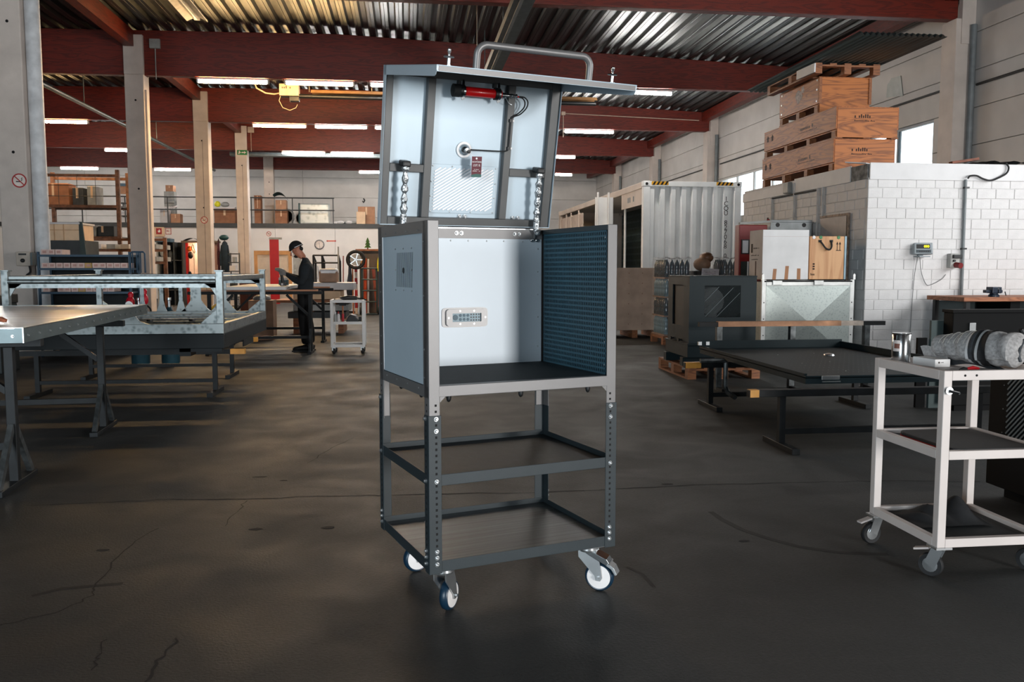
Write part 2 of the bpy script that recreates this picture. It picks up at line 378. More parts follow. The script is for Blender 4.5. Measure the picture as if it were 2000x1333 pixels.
for a in [(493, 241, 599, 238), (614, 237, 718, 233), (731, 232, 810, 230), (1101, 252, 1199, 257), (78, 207, 172, 217), (-60, 205, 12, 209)]: tube_light(*a, 25.9, 'tube light under the beam beyond the radiant heater', g2, a[0] in (493, 78))
for a in [(550, 293, 636, 290), (645, 290, 730, 287), (1060, 302, 1124, 306), (203, 263, 255, 270), (-50, 265, 15, 272)]: tube_light(*a, 31.9, 'tube light under the second last roof beam', g3)
for a in [(700, 323, 790, 321), (117, 312, 193, 310), (300, 306, 374, 314), (-40, 313, 12, 319), (1083, 316, 1118, 318)]: tube_light(*a, 37.9, 'tube light under the beam over the storage gallery', g4)
# radiant tube heater hanging behind the second visible beam
hz = 5.28
t = thing('radiant_heater', 'cream radiant tube heater hanging below the roof with a burner box', 'heater', (-2.7, 21.0, hz))
M_cream = mat('burner_cream', (158, 136, 112), .6); M_blk = mat('black_steel', (18, 20, 22), .45, metal=.3); M_refl = mat('reflector_copper', (196, 150, 104), .35, metal=.7)
part('burner_box', B().box((-.22, -.15, -.02), (.22, .15, .25)), M_cream, t, bev=.01)
part('print', scribble(B(), (-.16, -.152, .14), (1, 0, 0), (0, 0, 1), .22, 5, .06, 3), mat('print_brown', (70, 44, 26), .7), t, kind='stuff')
part('burner_tube', B().cyl((.2, 0, 0), (7.3, 0, -.02), .05, 14), M_blk, t, smooth=True)
part('reflector', B().prism([(-.2, .05), (-.12, .13), (.12, .13), (.2, .05), (.19, .05), (.11, .12), (-.11, .12), (-.19, .05)], (.5, 0, 0), (0, 1, 0), (0, 0, 1), (6.8, 0, -.02)), M_refl, t)
part('gas_hose', B().tube([(-.22, -.02, .06), (-.35, -.02, .03), (-.55, -.02, .05), (-.75, -.02, .16), (-.8, 0, .3), (-.8, 0, .75)], .018, 8), M_cream, t, smooth=True)
part('cable', B().tube([(-.2, -.05, 0), (-.24, -.05, -.12), (-.16, -.05, -.28), (.0, -.05, -.34), (.14, -.05, -.28), (.18, -.05, -.2)], .009, 6), M_cream, t, smooth=True)
part('motor', B().box((.0, -.08, -.13), (.22, .08, -.02)), M_blk, t, bev=.01)
for x in (.45, 1.9, 3.6, 5.4, 7.0): part('hanger', B().cyl((x, 0, .1), (x, 0, 1.0), .008, 6), mat('chain_steel', (150, 140, 128), .4, metal=.8), t)
# ceiling trunking seen from below
M_rail = mat('trunking_grey', (92, 100, 102), .4, metal=.5)
t = thing('cable_rail', 'grey steel C-rail hanging lengthwise below the roof above the trolley', 'rail', (1.66, 8.0, 5.0))
part('channel', B().box((-.15, 0, 0), (.15, 11.2, .012)).box((-.15, 0, .012), (-.138, 11.2, .12)).box((.138, 0, .012), (.15, 11.2, .12)), M_rail, t)
part('lip', B().box((-.07, 0, -.02), (-.02, 11.2, 0)), mat('trunking_light', (150, 152, 150), .4, metal=.5), t)
for y in (1, 4, 7, 10.5): part('hanger', B().cyl((0, y, .01), (0, y, 1.25), .01, 6), M_rail, t)
p = Yp(932, 106, 14.6)
t = thing('hoist_chain', 'thin chain hanging from the roof behind the trolley handle', 'chain', p)
part('chain', B().cyl((0, 0, 0), (0, 0, 6.25-p.z), .012, 6), mat('chain_steel', (150, 140, 128), .4, metal=.8), t)
part('hook', B().tube([(0, 0, 0), (.03, 0, -.05), (.0, 0, -.1), (-.03, 0, -.06)], .01, 6), M_blk, t)
t = thing('batten_light', 'unlit white batten light fixed lengthwise to the roof', 'light', (-3.95, 14.6, 5.96))
part('housing', B().box((-.05, 0, .03), (.05, 2.9, .12)), M_house, t)
part('reflector', B().prism([(-.2, .02), (-.06, .1), (.06, .1), (.2, .02), (.19, .01), (.05, .08), (-.05, .08), (-.19, .01)], (0, 0, 0), (1, 0, 0), (0, 0, 1), (0, 2.9, 0)), M_house, t)
part('tube', B().cyl((0, .1, .03), (0, 2.8, .03), .02, 10), mat('tube_glass_off', (235, 235, 230), .2), t, smooth=True)
for y in (.3, 2.5): part('bracket', B().box((-.02, y, .12), (.02, y+.06, .44)), M_house, t)
p = Zp(85, 165, 5.15)
solid('overhead_pipe', B().cyl((p.x, 15.0, 5.15), (p.x, 36, 5.15), .05, 12).cyl((p.x, 17, 5.15), (p.x, 17, 6.2), .012, 6).cyl((p.x, 22, 5.15), (p.x, 22, 6.2), .012, 6).cyl((p.x, 28, 5.15), (p.x, 28, 6.2), .012, 6), M_rail, 'grey pipe hung lengthwise in the aisle left of the columns', 'pipe', smooth=True)
p = Yp(450, 302, 33.0)
solid('cable_tray', B().box((p.x, 32.85, p.z-.05), (3.2, 33.2, p.z)).box((p.x, 32.85, p.z), (3.2, 32.87, p.z+.08)).cyl((-2, 33, p.z), (-2, 33, 6.35), .012, 6).cyl((1.5, 33, p.z), (1.5, 33, 6.35), .012, 6), M_rail, 'grey cable tray hanging crosswise before the gallery', 'tray')
# small fittings on beams and columns
p = Yp(303, 86, 19.78); t = thing('junction_box', 'grey junction box on the dark beam beside the first columns', 'box', (p.x, 19.72, p.z))
part('box', B().box((-.11, 0, -.1), (.11, .075, .1)), mat('plastic_grey', (150, 150, 146), .6), t, bev=.01)
part('conduit', B().cyl((.0, .05, -.1), (.0, .05, -.75), .012, 8), mat('plastic_grey', (150, 150, 146), .6), t)
p = Yp(490, 254, 31.78); t = thing('junction_box', 'small cream junction box beside the exit sign column', 'box', (p.x, 31.72, p.z))
part('box', B().box((-.11, 0, -.1), (.11, .075, .1)), mat('plastic_cream', (196, 176, 160), .6), t, bev=.01)
part('conduit', B().cyl((.0, .05, -.1), (.0, .05, -.75), .012, 8), mat('plastic_cream', (196, 176, 160), .6), t)
p = Yp(1100, 206, 25.78); t = thing('junction_box', 'small cream junction box on the beam above the container', 'box', (p.x, 25.72, p.z-.24))
part('box', B().box((-.06, 0, -.05), (.06, .075, .05)), mat('plastic_cream', (196, 176, 160), .6), t)
part('conduit', B().cyl((0, .05, -.05), (0, .05, -.7), .012, 8).cyl((.06, .05, .0), (4.2, .05, -.12), .012, 8), mat('plastic_cream', (196, 176, 160), .6), t)
# ================================================================== the hero: rolling cabinet with open lid
W, D = .7624, .6165
M_frame = mat('powder_coat_grey', (104, 103, 103), .42, metal=.35, var=.05, vs=3, bump=.06, bs=420, spec=.6)
M_dark = mat('powder_coat_dark', (38, 47, 51), .48, metal=.1, var=.06, vs=4, bump=.06, bs=420, spec=.4)
M_blue = mat('panel_blue_grey', (166, 181, 191), .42, metal=.25, var=.03, vs=2, bump=.03, bs=300)
M_alu = mat('panel_aluminium', (190, 200, 208), .5, metal=.25, var=.03, vs=2)
M_rib = mat('powder_coat_rib', (74, 75, 75), .42, metal=.35, var=.05, bump=.06, bs=420)
M_teal = mat('panel_teal', (48, 82, 96), .45, metal=.3, var=.06)
M_mat = mat('rubber_mat', (32, 40, 43), .65, var=.12, vs=30, bump=.2, bs=250, spec=.25)
M_brush = mat('tray_brushed', (66, 75, 78), .5, metal=.2, var=.3, vs=3, stretch=(.6, 22, 1), bump=.1, bs=30)
M_zinc = mat('zinc_bright', (206, 210, 212), .28, metal=.9, var=.1)
M_chrome = mat('polished_steel', (190, 194, 196), .18, metal=1.0, var=.1)
M_tyre = mat('tyre_blue', (12, 42, 62), .38, var=.1)
M_hub = mat('hub_white', (224, 222, 221), .5, var=.04)
M_foil = mat('foil_wrap', (200, 204, 206), .22, metal=.85, var=.3, vs=40, bump=1.0, bs=55)
M_blkp = mat('black_plastic', (16, 18, 20), .45)
M_rubr = mat('black_rubber', (20, 21, 23), .7)
cart = thing('rolling_cabinet', 'tall anthracite rolling cabinet with its lid open in the middle of the hall', 'trolley', (.0688, 2.9915, 0), math.radians(17.806))
me_bolt = mesh_of(B().lathe([(.0085, 0), (.0085, .0025), (.0062, .0025), (.0062, .0075), (.004, .0095)], n=8), 'bolt', M_zinc, False)
me_rivet = mesh_of(B().lathe([(.0036, 0), (.0033, .0014), (.0018, .0024)], n=8), 'rivet', M_zinc, True)
ROT = {'-y': (math.pi/2, 0, 0), '-x': (0, -math.pi/2, 0), '+x': (0, math.pi/2, 0), '+z': (0, 0, 0), '-z': (math.pi, 0, 0), '+y': (-math.pi/2, 0, 0)}
def fix(me, name, parent, p, d): return part(name, me, None, parent, loc=p, rot=ROT[d])
# upper corner posts (L-section) and sleeves
def post(px, py, sx, sy):
    b = B(); t = .004; f, sd = .041, .05
    b.box((px, py, .66), (px+sx*f, py+sy*t, 1.443)).box((px, py+sy*t, .66), (px+sx*t, py+sy*sd, 1.443)); return b
for px, sx in ((0, 1), (W, -1)):
    for py, sy in ((0, 1), (D, -1)):
        part('post', post(px, py, sx, sy), M_frame, cart, bev=.0025)
        b = B(); e = .0035; f = .048
        x0, y0 = px-sx*e, py-sy*e
        b.box((x0, y0, .186), (x0+sx*f, y0+sy*.0033, .759)).box((x0, y0+sy*.0033, .186), (x0+sx*.0033, y0+sy*f, .759))
        part('leg_sleeve', b, M_dark, cart, bev=.002)
        bh = B()
        for k in range(26):
            z = .725-.0218*k
            if z < .24: break
            xs = px+sx*.025; b2 = 1 if sy > 0 else -1
            yo = py-sy*(e+.0004)
            bh.box((xs-.0038, yo, z-.0045), (xs+.0038, yo+sy*.0003, z+.0045))
            ys = py+sy*.025; xo = px-sx*(e+.0004)
            bh.box((xo, ys-.0038, z-.0045), (xo+sx*.0003, ys+.0038, z+.0045))
        for z in (.773, .795): bh.box((px+sx*.025-.004, py-sy*.0004, z-.004), (px+sx*.025+.004, py-sy*.0001, z+.004)); bh.box((px-sx*.0004, py+sy*.025-.004, z-.004), (px-sx*.0001, py+sy*.025+.004, z+.004))
        part('slot_row', bh, M_hole, cart, kind='stuff')
        for z in (.747, .704, .523, .268, .246, .222):
            dx = '-x' if sx > 0 else '+x'; dy = '-y' if sy > 0 else '+y'
            fix(me_bolt, 'bolt', cart, (px+sx*.025, py-sy*e, z), dy)
            if z != .704: fix(me_bolt, 'bolt', cart, (px-sx*e, py+sy*.025, z), dx)
# cabinet: front rail, deck, side frames, back
part('front_rail', B().box((.036, .0, .824), (W-.036, .004, .864)).box((.036, .004, .86), (W-.036, .03, .864)), M_frame, cart, bev=.003)
for s in (0, 1): part('gusset', B().prism([(0, 0), (.022, 0), (0, -.022)] if s == 0 else [(0, 0), (-.022, 0), (0, -.022)], (.041 if s == 0 else W-.041, .0005, .826), (1, 0, 0), (0, 0, 1), (0, .003, 0)), M_frame, cart)
part('deck', B().box((.004, .006, .852), (W-.004, D-.006, .8615)), M_mat, cart)
sf = B().box((0, .004, 1.40), (.003, D-.004, 1.443)).box((0, .004, .82), (.003, D-.004, .86)).box((0, .004, .86), (.003, .058, 1.40)).box((0, .562, .86), (.003, D-.004, 1.40))
side = part('side_frame', sf, M_frame, cart)
sp_ = part('side_panel', B().box((.006, .05, .85), (.009, D-.05, 1.41)), M_blue, cart)
for y in (.11, .24, .375, .51): fix(me_rivet, 'rivet', side, (0, y, 1.412), '-x'); fix(me_rivet, 'rivet', side, (0, y, .846), '-x')
for z in (1.37, 1.18, .99, .89): fix(me_rivet, 'rivet', side, (0, .044, z), '-x')
for z in (1.37, 1.18, 1.0, .885): fix(me_rivet, 'rivet', side, (0, .585, z), '-x')
vb = B()   # slotted vent, slanted slots
for k in range(15):
    y0 = .195+.0135*k
    vb.prism([(0, 0), (.0045, 0), (.0045, 0), (0, 0)][:0] or [(y0-.0018, 1.205), (y0+.0018, 1.205), (y0+.0018-.012, 1.335), (y0-.0018-.012, 1.335)], (.0056, 0, 0), (0, 1, 0), (0, 0, 1), (.0006, 0, 0))
part('vent_slot', vb, M_dark, sp_, kind='stuff')
for y, z in [(.195, 1.35), (.295, 1.35), (.395, 1.35), (.195, 1.27), (.395, 1.27), (.195, 1.193), (.295, 1.193), (.395, 1.193)]: fix(me_rivet, 'rivet', sp_, (.006, y, z), '-x')
part('fan_hub', B().lathe([(.012, 0), (.012, .0005), (.006, .0009)], (.0055, .295, 1.268), (-1, 0, 0), 10), M_dark, sp_)
# right side: solid outer wall with a perforated sheet inside
part('side_wall', B().box((W-.003, .004, .82), (W, D-.004, 1.443)), M_dark, cart)
part('side_top_rail', B().box((W-.03, .004, 1.424), (W-.003, D-.02, 1.443)), M_dark, cart)
pb = B(); nx, nz = 37, 28; y0, y1, z0, z1 = .046, .577, .866, 1.421; py, pz = (y1-y0)/nx, (z1-z0)/nz
for i in range(nx+1): pb.box((W-.0215, y0+i*py-.0028, z0), (W-.0200, y0+i*py+.0028, z1))
for j in range(nz+1): pb.box((W-.0212, y0-.0028, z0+j*pz-.004), (W-.0203, y1+.0028, z0+j*pz+.004))
part('perforated_sheet', pb, M_teal, cart, kind='stuff')
part('sheet_backing', B().box((W-.012, .01, .866), (W-.008, D-.03, 1.421)), M_blkp, cart)
for z in (1.395, 1.3, .99, .9): fix(me_rivet, 'rivet', cart, (W-.0215, .05, z), '-x')
# back panel, rail, hinge
back = part('back_panel', B().box((.006, D-.032, .862), (W-.03, D-.028, 1.425)), M_alu, cart)
part('back_wall', B().box((.004, D-.006, .82), (W-.004, D-.003, 1.443)), M_frame, cart)
part('back_rail', B().box((.006, D-.037, 1.402), (W-.03, D-.032, 1.443)), M_frame, cart)
for x in (.33, .352, .60, .622): fix(me_bolt, 'bolt', cart, (x, D-.037, 1.424), '-y')
for x in (.305, .385, .47, .55, .64): fix(me_rivet, 'rivet', back, (x, D-.032, 1.392), '-y')
for z in (1.36, 1.26, 1.16, 1.06, .93): fix(me_rivet, 'rivet', back, (.715, D-.032, z), '-y')
part('hinge', B().box((.05, D-.012, 1.444), (W-.05, D+.004, 1.4485)).cyl((.05, D, 1.4505), (W-.05, D, 1.4505), .004, 8), M_zinc, cart)
# cable entry plate on the back panel
ce = part('cable_entry', B().prism([(.262+.21*(a/2+.5), 1.025+.084*(c/2+.5)) for a, c in [(math.copysign(abs(math.cos(t))**.18, math.cos(t)), math.copysign(abs(math.sin(t))**.3, math.sin(t))) for t in [k*math.pi/18 for k in range(36)]]], (0, D-.0325, 0), (1, 0, 0), (0, 0, 1), (0, -.003, 0)), M_hub, cart)
def rrect(cx, cz, w, h, r, n=5):
    o = []
    for sx, sz, a0 in ((1, 1, 0), (-1, 1, 90), (-1, -1, 180), (1, -1, 270)):
        o += [(cx+sx*(w/2-r)+r*math.cos(math.radians(a0+90*k/n)), cz+sz*(h/2-r)+r*math.sin(math.radians(a0+90*k/n))) for k in range(n+1)]
    return o
cxz = (.372, 1.067)
outer, inner = rrect(*cxz, .186, .072, .014), rrect(*cxz, .132, .036, .002)
fb = B(); n = len(outer); yb = D-.0355
fb.add([(x, yb-.012, z) for x, z in outer]+[(x, yb-.012, z) for x, z in inner]+[(x, yb, z) for x, z in outer]+[(x, yb, z) for x, z in inner],
       [(i, (i+1) % n, n+(i+1) % n, n+i) for i in range(n)]+[(i, (i+1) % n, 2*n+(i+1) % n, 2*n+i) for i in range(n)]+[(n+i, n+(i+1) % n, 3*n+(i+1) % n, 3*n+i) for i in range(n)])
part('bezel', fb, M_hub, ce)
part('membrane', B().box((.306, yb-.003, 1.049), (.438, yb-.0005, 1.085)), mat('membrane_blue', (150, 176, 188), .5), ce)
M_seal = mat('seal_grey', (104, 128, 140), .6)
part('seal', B().lathe([(.012, 0), (.011, .002), (.003, .002)], (.322, yb-.003, 1.067), (0, -1, 0), 18), M_seal, ce)
for x in (.345, .362, .379):
    for z in (1.0585, 1.0755): part('seal', B().lathe([(.0065, 0), (.006, .0018), (.002, .0012)], (x, yb-.003, z), (0, -1, 0), 14), M_seal, ce)
for x in (.394, .406, .418, .430):
    for z in (1.055, 1.067, 1.079): part('seal', B().lathe([(.0035, 0), (.003, .0012)], (x, yb-.003, z), (0, -1, 0), 10), M_blkp, ce)
for x, z in [(.34, 1.095), (.404, 1.095), (.34, 1.040), (.404, 1.040), (.288, 1.067), (.456, 1.067)]: part('screw', B().lathe([(.0042, 0), (.0036, .0015)], (x, yb-.012, z), (0, -1, 0), 10), M_zinc, ce)
# trays
def tray(z1, m, name='tray'):
    z0 = z1-.041; zp = z1-.022; t = .002
    b = B().box((.0, .0, zp-.003), (W, D, zp)).mat(1)
    b.box((.0, -.001, z0), (W, t, z1)).box((0, D-t, z0), (W, D+.001, z1)).box((-.001, t, z0), (t, D-t, z1)).box((W-t, t, z0), (W+.001, D-t, z1))
    return part(name, b, [m, M_dark], cart, bev=.0015)
tray(.546, M_mat); tray(.232, M_brush)
# feet screws under the front rail
for x, y in ((.085, .03), (.37, .03), (.655, .03), (.72, .2), (.04, .2), (.04, .45)):
    part('rubber_stop', B().lathe([(.009, 0), (.009, -.012), (.007, -.02), (.003, -.024)], (x, y, .824 if y < .1 else .82), (0, 0, 1), 10), M_blkp, cart, smooth=True)
# casters
def caster(x, y, ax, brake):
    a = math.atan2(ax[1], ax[0])
    g = part('caster', B().box((-.05, -.042, .176), (.05, .042, .1845)), M_zinc, cart, loc=(x, y, 0), rot=(0, 0, 0), bev=.002)
    r = .0585; o = -.046
    def R(p): return (p[0]*math.cos(a)-p[1]*math.sin(a), p[0]*math.sin(a)+p[1]*math.cos(a), p[2])
    def rb(b): b.v = [R(p) for p in b.v]; return b
    part('tyre', rb(B().lathe([(.044, -.014), (r-.007, -.0165), (r-.002, -.012), (r, -.004), (r, .004), (r-.002, .012), (r-.007, .0165), (.044, .014)], (0, -o, r), (1, 0, 0), 36)), M_tyre, g, smooth=True)
    part('hub', rb(B().lathe([(.012, -.019), (.047, -.0165), (.048, -.012), (.048, .012), (.047, .0165), (.012, .019)], (0, -o, r), (1, 0, 0), 32)), M_hub, g, smooth=True)
    for s in (-1, 1):
        poly = [(.034, .165), (-.036, .165), (-.034, .135), (-o-.014, r+.006), (-o-.010, r-.013), (-o+.008, r-.014), (-o+.016, r), (.052, .12)]
        part('fork_arm', rb(B().prism(poly, (s*.024-.0015, 0, 0), (0, 1, 0), (0, 0, 1), (.003, 0, 0))), M_zinc, g)
    part('fork_crown', rb(B().lathe([(.036, .158), (.040, .166), (.036, .176), (.01, .178)], (0, 0, 0), (0, 0, 1), 20)), M_zinc, g, smooth=True)
    part('axle', rb(B().cyl((-.034, -o, r), (.034, -o, r), .006, 8)), M_zinc, g)
    if brake:
        part('brake_cover', rb(B().prism([(-.01, .170), (.03, .168), (.100, .138), (.112, .120), (.098, .112), (.03, .146)], (-.03, -.02, 0), (0, 1, 0), (0, 0, 1), (.06, 0, 0))), M_chrome, g, bev=.002)
        part('brake_pedal', rb(B().prism([(.078, .126), (.108, .106), (.122, .078), (.114, .074), (.098, .098), (.074, .112)], (-.026, -.0, 0), (0, 1, 0), (0, 0, 1), (.052, 0, 0))), M_zinc, g, bev=.002)
        part('brake_screw', rb(B().cyl((-.036, .088, .118), (.036, .088, .118), .005, 8)), M_zinc, g)
caster(.08, .08, (.70, -.71), False); caster(.69, .075, (-.71, -.71), True); caster(.085, .545, (.15, -.99), False); caster(.69, .535, (.5, -.86), False)
# ------------------------------------------------------------------ lid (local: x across, -y into the cabinet, z up along the lid)
LT = .2031; LZ = .6196; LO = Vector((0, .6147, 1.4593))
lid = part('lid', B().box((-.003, 0, 0), (W+.006, .003, LZ)).box((-.003, -.036, 0), (-.001, 0, LZ)).box((W+.004, -.036, 0), (W+.006, 0, LZ)).box((-.001, -.036, 0), (W+.004, -.034, .004)), M_blue, cart, loc=LO, rot=(LT, 0, 0), bev=.001)
bars = [(0, 0, .03, LZ), (.173, .033, .206, .587), (.524, .033, .556, .587), (.724, 0, .762, LZ), (.03, 0, .724, .033), (.03, .587, .724, LZ), (.03, .215, .173, .247), (.556, .217, .724, .249)]
for x0, z0, x1, z1 in bars: part('lid_rib', B().box((x0, -.030, z0), (x1, -.0005, z1)), M_rib, lid, bev=.002)
# the front cover now lies level on top of the raised lid
FN = .618
ft = part('front_cover', B().box((-.003, -FN, LZ-.003), (W+.006, .0, LZ)).box((-.001, -FN, LZ-.022), (W+.004, -FN+.002, LZ-.003)), M_blue, lid, bev=.001)
cheek = [(-.001, 0), (-.001, -.036), (-FN+.02, -.036), (-FN+.006, -.030), (-FN, -.016), (-FN, 0)]
for x in (-.003, W+.004): part('cover_cheek', B().prism(cheek, (x, 0, LZ-.001), (0, 1, 0), (0, 0, 1), (.002, 0, 0)), M_blue, lid)
part('cover_edge', B().box((.004, -FN-.0015, LZ-.020), (W, -FN, LZ-.004)), M_frame, lid)
part('cover_lining', B().box((.02, -FN+.03, LZ-.008), (W-.02, -.04, LZ-.0035)), M_dark, lid)
part('text_reflection', scribble(B(), (.70, -FN+.12, LZ-.0095), (0, -1, 0), (-1, 0, 0), .045, 3, .012, 5), M_hub, lid, kind='stuff')  # reflection of white lettering, painted on as pale strokes
hp = []
hx0, hx1, hn, hh, rr = .165, .606, -.545, .082, .036
for k in range(7): t = math.pi/2*k/6; hp.append((hx0+rr-rr*math.cos(t), hn, LZ+hh-rr+rr*math.sin(t)))
for k in range(7): t = math.pi/2*k/6; hp.append((hx1-rr+rr*math.sin(t), hn, LZ+hh-rr+rr*math.cos(t)))
part('handle', B().tube([(hx0, hn, LZ)]+hp+[(hx1, hn, LZ)], .0125, 14), M_frame, lid, smooth=True)
for x in (.062, .700):
    part('spring_latch', B().lathe([(.011, 0), (.011, .003), (.006, .003), (.006, .026), (.017, .027), (.019, .030), (.016, .033), (.004, .034), (.004, .042), (.0065, .046), (.0065, .054), (.003, .058)], (x, -.55, LZ), (0, 0, 1), 16), M_zinc if x < .3 else M_chrome, lid, smooth=True)
# vent cover with slanted louvres
vc = part('vent_cover', B().box((.211, -.006, .05), (.509, -.0035, .252)), M_blue, lid, bev=.001)
lb = B()
a0 = math.radians(32); xa, xb, za, zb = .228, .494, .064, .238
for k in range(34):
    c = -.16+k*.0132        # line z = za + c + (x-xa)*tan
    t0, t1 = xa, xb
    tn = math.tan(a0)
    zs0 = za+c; lo = max(xa, xa+(za-zs0)/tn); hi = min(xb, xa+(zb-zs0)/tn)
    if hi-lo < .012: continue
    p0 = (lo, -.0075, zs0+(lo-xa)*tn); p1 = (hi, -.0075, zs0+(hi-xa)*tn); lb.bar(p0, p1, .0055, .004, up=(0, 1, 0))
part('louvre', lb, mat('louvre_light', (226, 226, 230), .4, metal=.2), vc, kind='stuff')
for x in (.219, .305, .40, .501): fix(me_rivet, 'screw', vc, (x, -.006, .244), '-y'); fix(me_rivet, 'screw', vc, (x, -.006, .057), '-y')
for z in (.12, .18): fix(me_rivet, 'screw', vc, (.217, -.006, z), '-y'); fix(me_rivet, 'screw', vc, (.503, -.006, z), '-y')
for x in (.352, .376): fix(me_bolt, 'bolt', lid, (x, -.003, .038), '-y')
for x in (.60, .625): fix(me_bolt, 'bolt', lid, (x, -.003, .038), '-y')
# extinguishing cartridge in its clamps
M_redg = mat('cartridge_red', (206, 14, 18), .3, var=.05, coat=.3)
en, ez = -.062, .548
part('cartridge', B().lathe([(.016, .292), (.019, .296), (.019, .468), (.016, .476), (.008, .478)], (0, en, ez), (1, 0, 0), 24), M_redg, lid, smooth=True)
part('cartridge_cap', B().lathe([(.018, .262), (.0255, .265), (.0255, .292), (.022, .296)], (0, en, ez), (1, 0, 0), 24), M_rubr, lid, smooth=True)
for x, m in ((.300, M_blkp), (.455, M_blkp)):
    part('clamp', B().lathe([(.019, x-.010), (.0245, x-.010), (.0245, x+.004), (.0205, x+.004)], (0, en, ez), (1, 0, 0), 24), m, lid, smooth=True)
    part('clamp_band', B().lathe([(.0235, x+.004), (.0245, x+.005), (.0245, x+.013), (.0205, x+.014)], (0, en, ez), (1, 0, 0), 24), M_chrome, lid, smooth=True)
    part('clamp_lug', B().box((x-.008, en+.01, ez+.022), (x+.004, -.028, ez+.04)), m, lid)
    part('clamp_screw', B().cyl((x+.007, en-.004, ez+.022), (x+.013, en+.012, ez+.04), .006, 8), M_chrome, lid)
    part('clamp_nut', B().cyl((x+.004, en, ez-.031), (x+.016, en, ez-.024), .006, 8), M_hub, lid)
part('nozzle', B().lathe([(.010, .476), (.010, .494), (.013, .495), (.013, .499), (.0075, .5), (.0075, .52), (.009, .522), (.006, .54), (.009, .542), (.009, .546), (.004, .548)], (0, en, ez-.002), (1, 0, 0), 14), M_chrome, lid, smooth=True)
part('wire_end', B().cyl((.546, en, ez-.003), (.556, en, ez-.003), .0035, 8), M_redg, lid)
def curve(pts, n=8):   # Catmull-Rom
    P = [V3(p) for p in pts]; P = [P[0]*2-P[1]]+P+[P[-1]*2-P[-2]]; o = []
    for i in range(1, len(P)-2):
        for k in range(n):
            t = k/n; a, b, c, d = P[i-1:i+3]
            o.append(.5*((2*b)+(c-a)*t+(2*a-5*b+4*c-d)*t*t+(3*b-a-3*c+d)*t**3))
    return o+[P[-2]]
cz = -.034
part('cable', B().tube(curve([(.555, en, ez-.002), (.582, en, ez-.004), (.602, -.055, ez-.02), (.600, -.05, ez-.045), (.578, -.042, ez-.072), (.553, cz, ez-.085), (.543, cz, ez-.104), (.541, cz, ez-.2), (.541, cz, .332), (.530, cz, .322), (.50, -.028, .319), (.43, -.022, .318), (.372, -.03, .318)]), .0028, 8), M_rubr, lid, smooth=True)
part('cable', B().tube(curve([(.555, en, ez-.004), (.574, en, ez-.008), (.589, -.055, ez-.024), (.588, -.05, ez-.045), (.57, -.042, ez-.068), (.551, cz, ez-.082), (.540, cz, ez-.1), (.5385, cz, ez-.2), (.5385, cz, .345)]), .0028, 8), M_rubr, lid, smooth=True)
part('wire', B().tube(curve([(.497, en-.004, ez-.01), (.505, en, ez-.022), (.52, -.05, ez-.033), (.537, -.04, ez-.037)]), .0012, 6), M_zinc, lid, smooth=True)
for z in (.447, .334): part('cable_tie', B().box((.534, -.040, z-.006), (.548, -.030, z+.006)), M_blkp, lid); part('tie_base', B().box((.546, -.036, z-.004), (.556, -.0305, z+.004)), M_hub, lid)
# heat sensor and warning tag
sx, sz = .352, .315
part('sensor_flange', B().lathe([(.033, 0), (.033, .004), (.03, .005), (.024, .005)], (sx, -.003, sz), (0, -1, 0), 28), M_hub, lid, smooth=True)
part('sensor_body', B().lathe([(.025, .004), (.023, .012), (.016, .026), (.0105, .032), (.0105, .044), (.005, .045)], (sx, -.003, sz), (0, -1, 0), 24), M_chrome, lid, smooth=True)
part('sensor_plug', B().lathe([(.007, .040), (.007, .052), (.003, .053)], (sx+.004, -.003, sz-.004), (0, -1, 0), 10), M_blkp, lid)
tx, tz, tn = .392, .243, -.075
part('tag_string', B().tube([(sx+.006, -.052, sz-.006), (tx-.004, tn, tz+.036)], .0009, 6), M_hub, lid)
M_burg = mat('tag_burgundy', (92, 12, 34), .55); M_tagg = mat('tag_green', (40, 92, 84), .55)
tagp = part('warning_tag', B().box((tx-.022, tn, tz-.042), (tx+.022, tn+.0012, tz+.042)), M_burg, lid, rot=(0, math.radians(-1.5), 0), label='burgundy warning tag lettered ACHTUNG')
part('tag_band', B().prism([(-.022, -.042), (.022, -.042), (.022, -.030), (0, -.028), (-.022, -.032)], (tx, tn-.0006, tz), (1, 0, 0), (0, 0, 1), (0, .0005, 0)), M_tagg, tagp)
part('tag_eyelet', B().lathe([(.004, 0), (.004, .0006)], (tx-.002, tn-.0002, tz+.034), (0, -1, 0), 12), M_hub, tagp)
text('lettering', 'ACHTUNG', .0085, M_hub, tagp, (tx, tn-.0004, tz+.020), (math.pi/2, 0, 0))
pr = B()
for k, (z, w, n) in enumerate([(.008, .030, 9), (.003, .032, 10), (-.012, .022, 6), (-.018, .034, 10)]): scribble(pr, (tx-w/2, tn-.0004, tz+z), (1, 0, 0), (0, 0, 1), w, n, .003, 20+k, .0003)
part('small_print', pr, M_hub, tagp, kind='stuff')
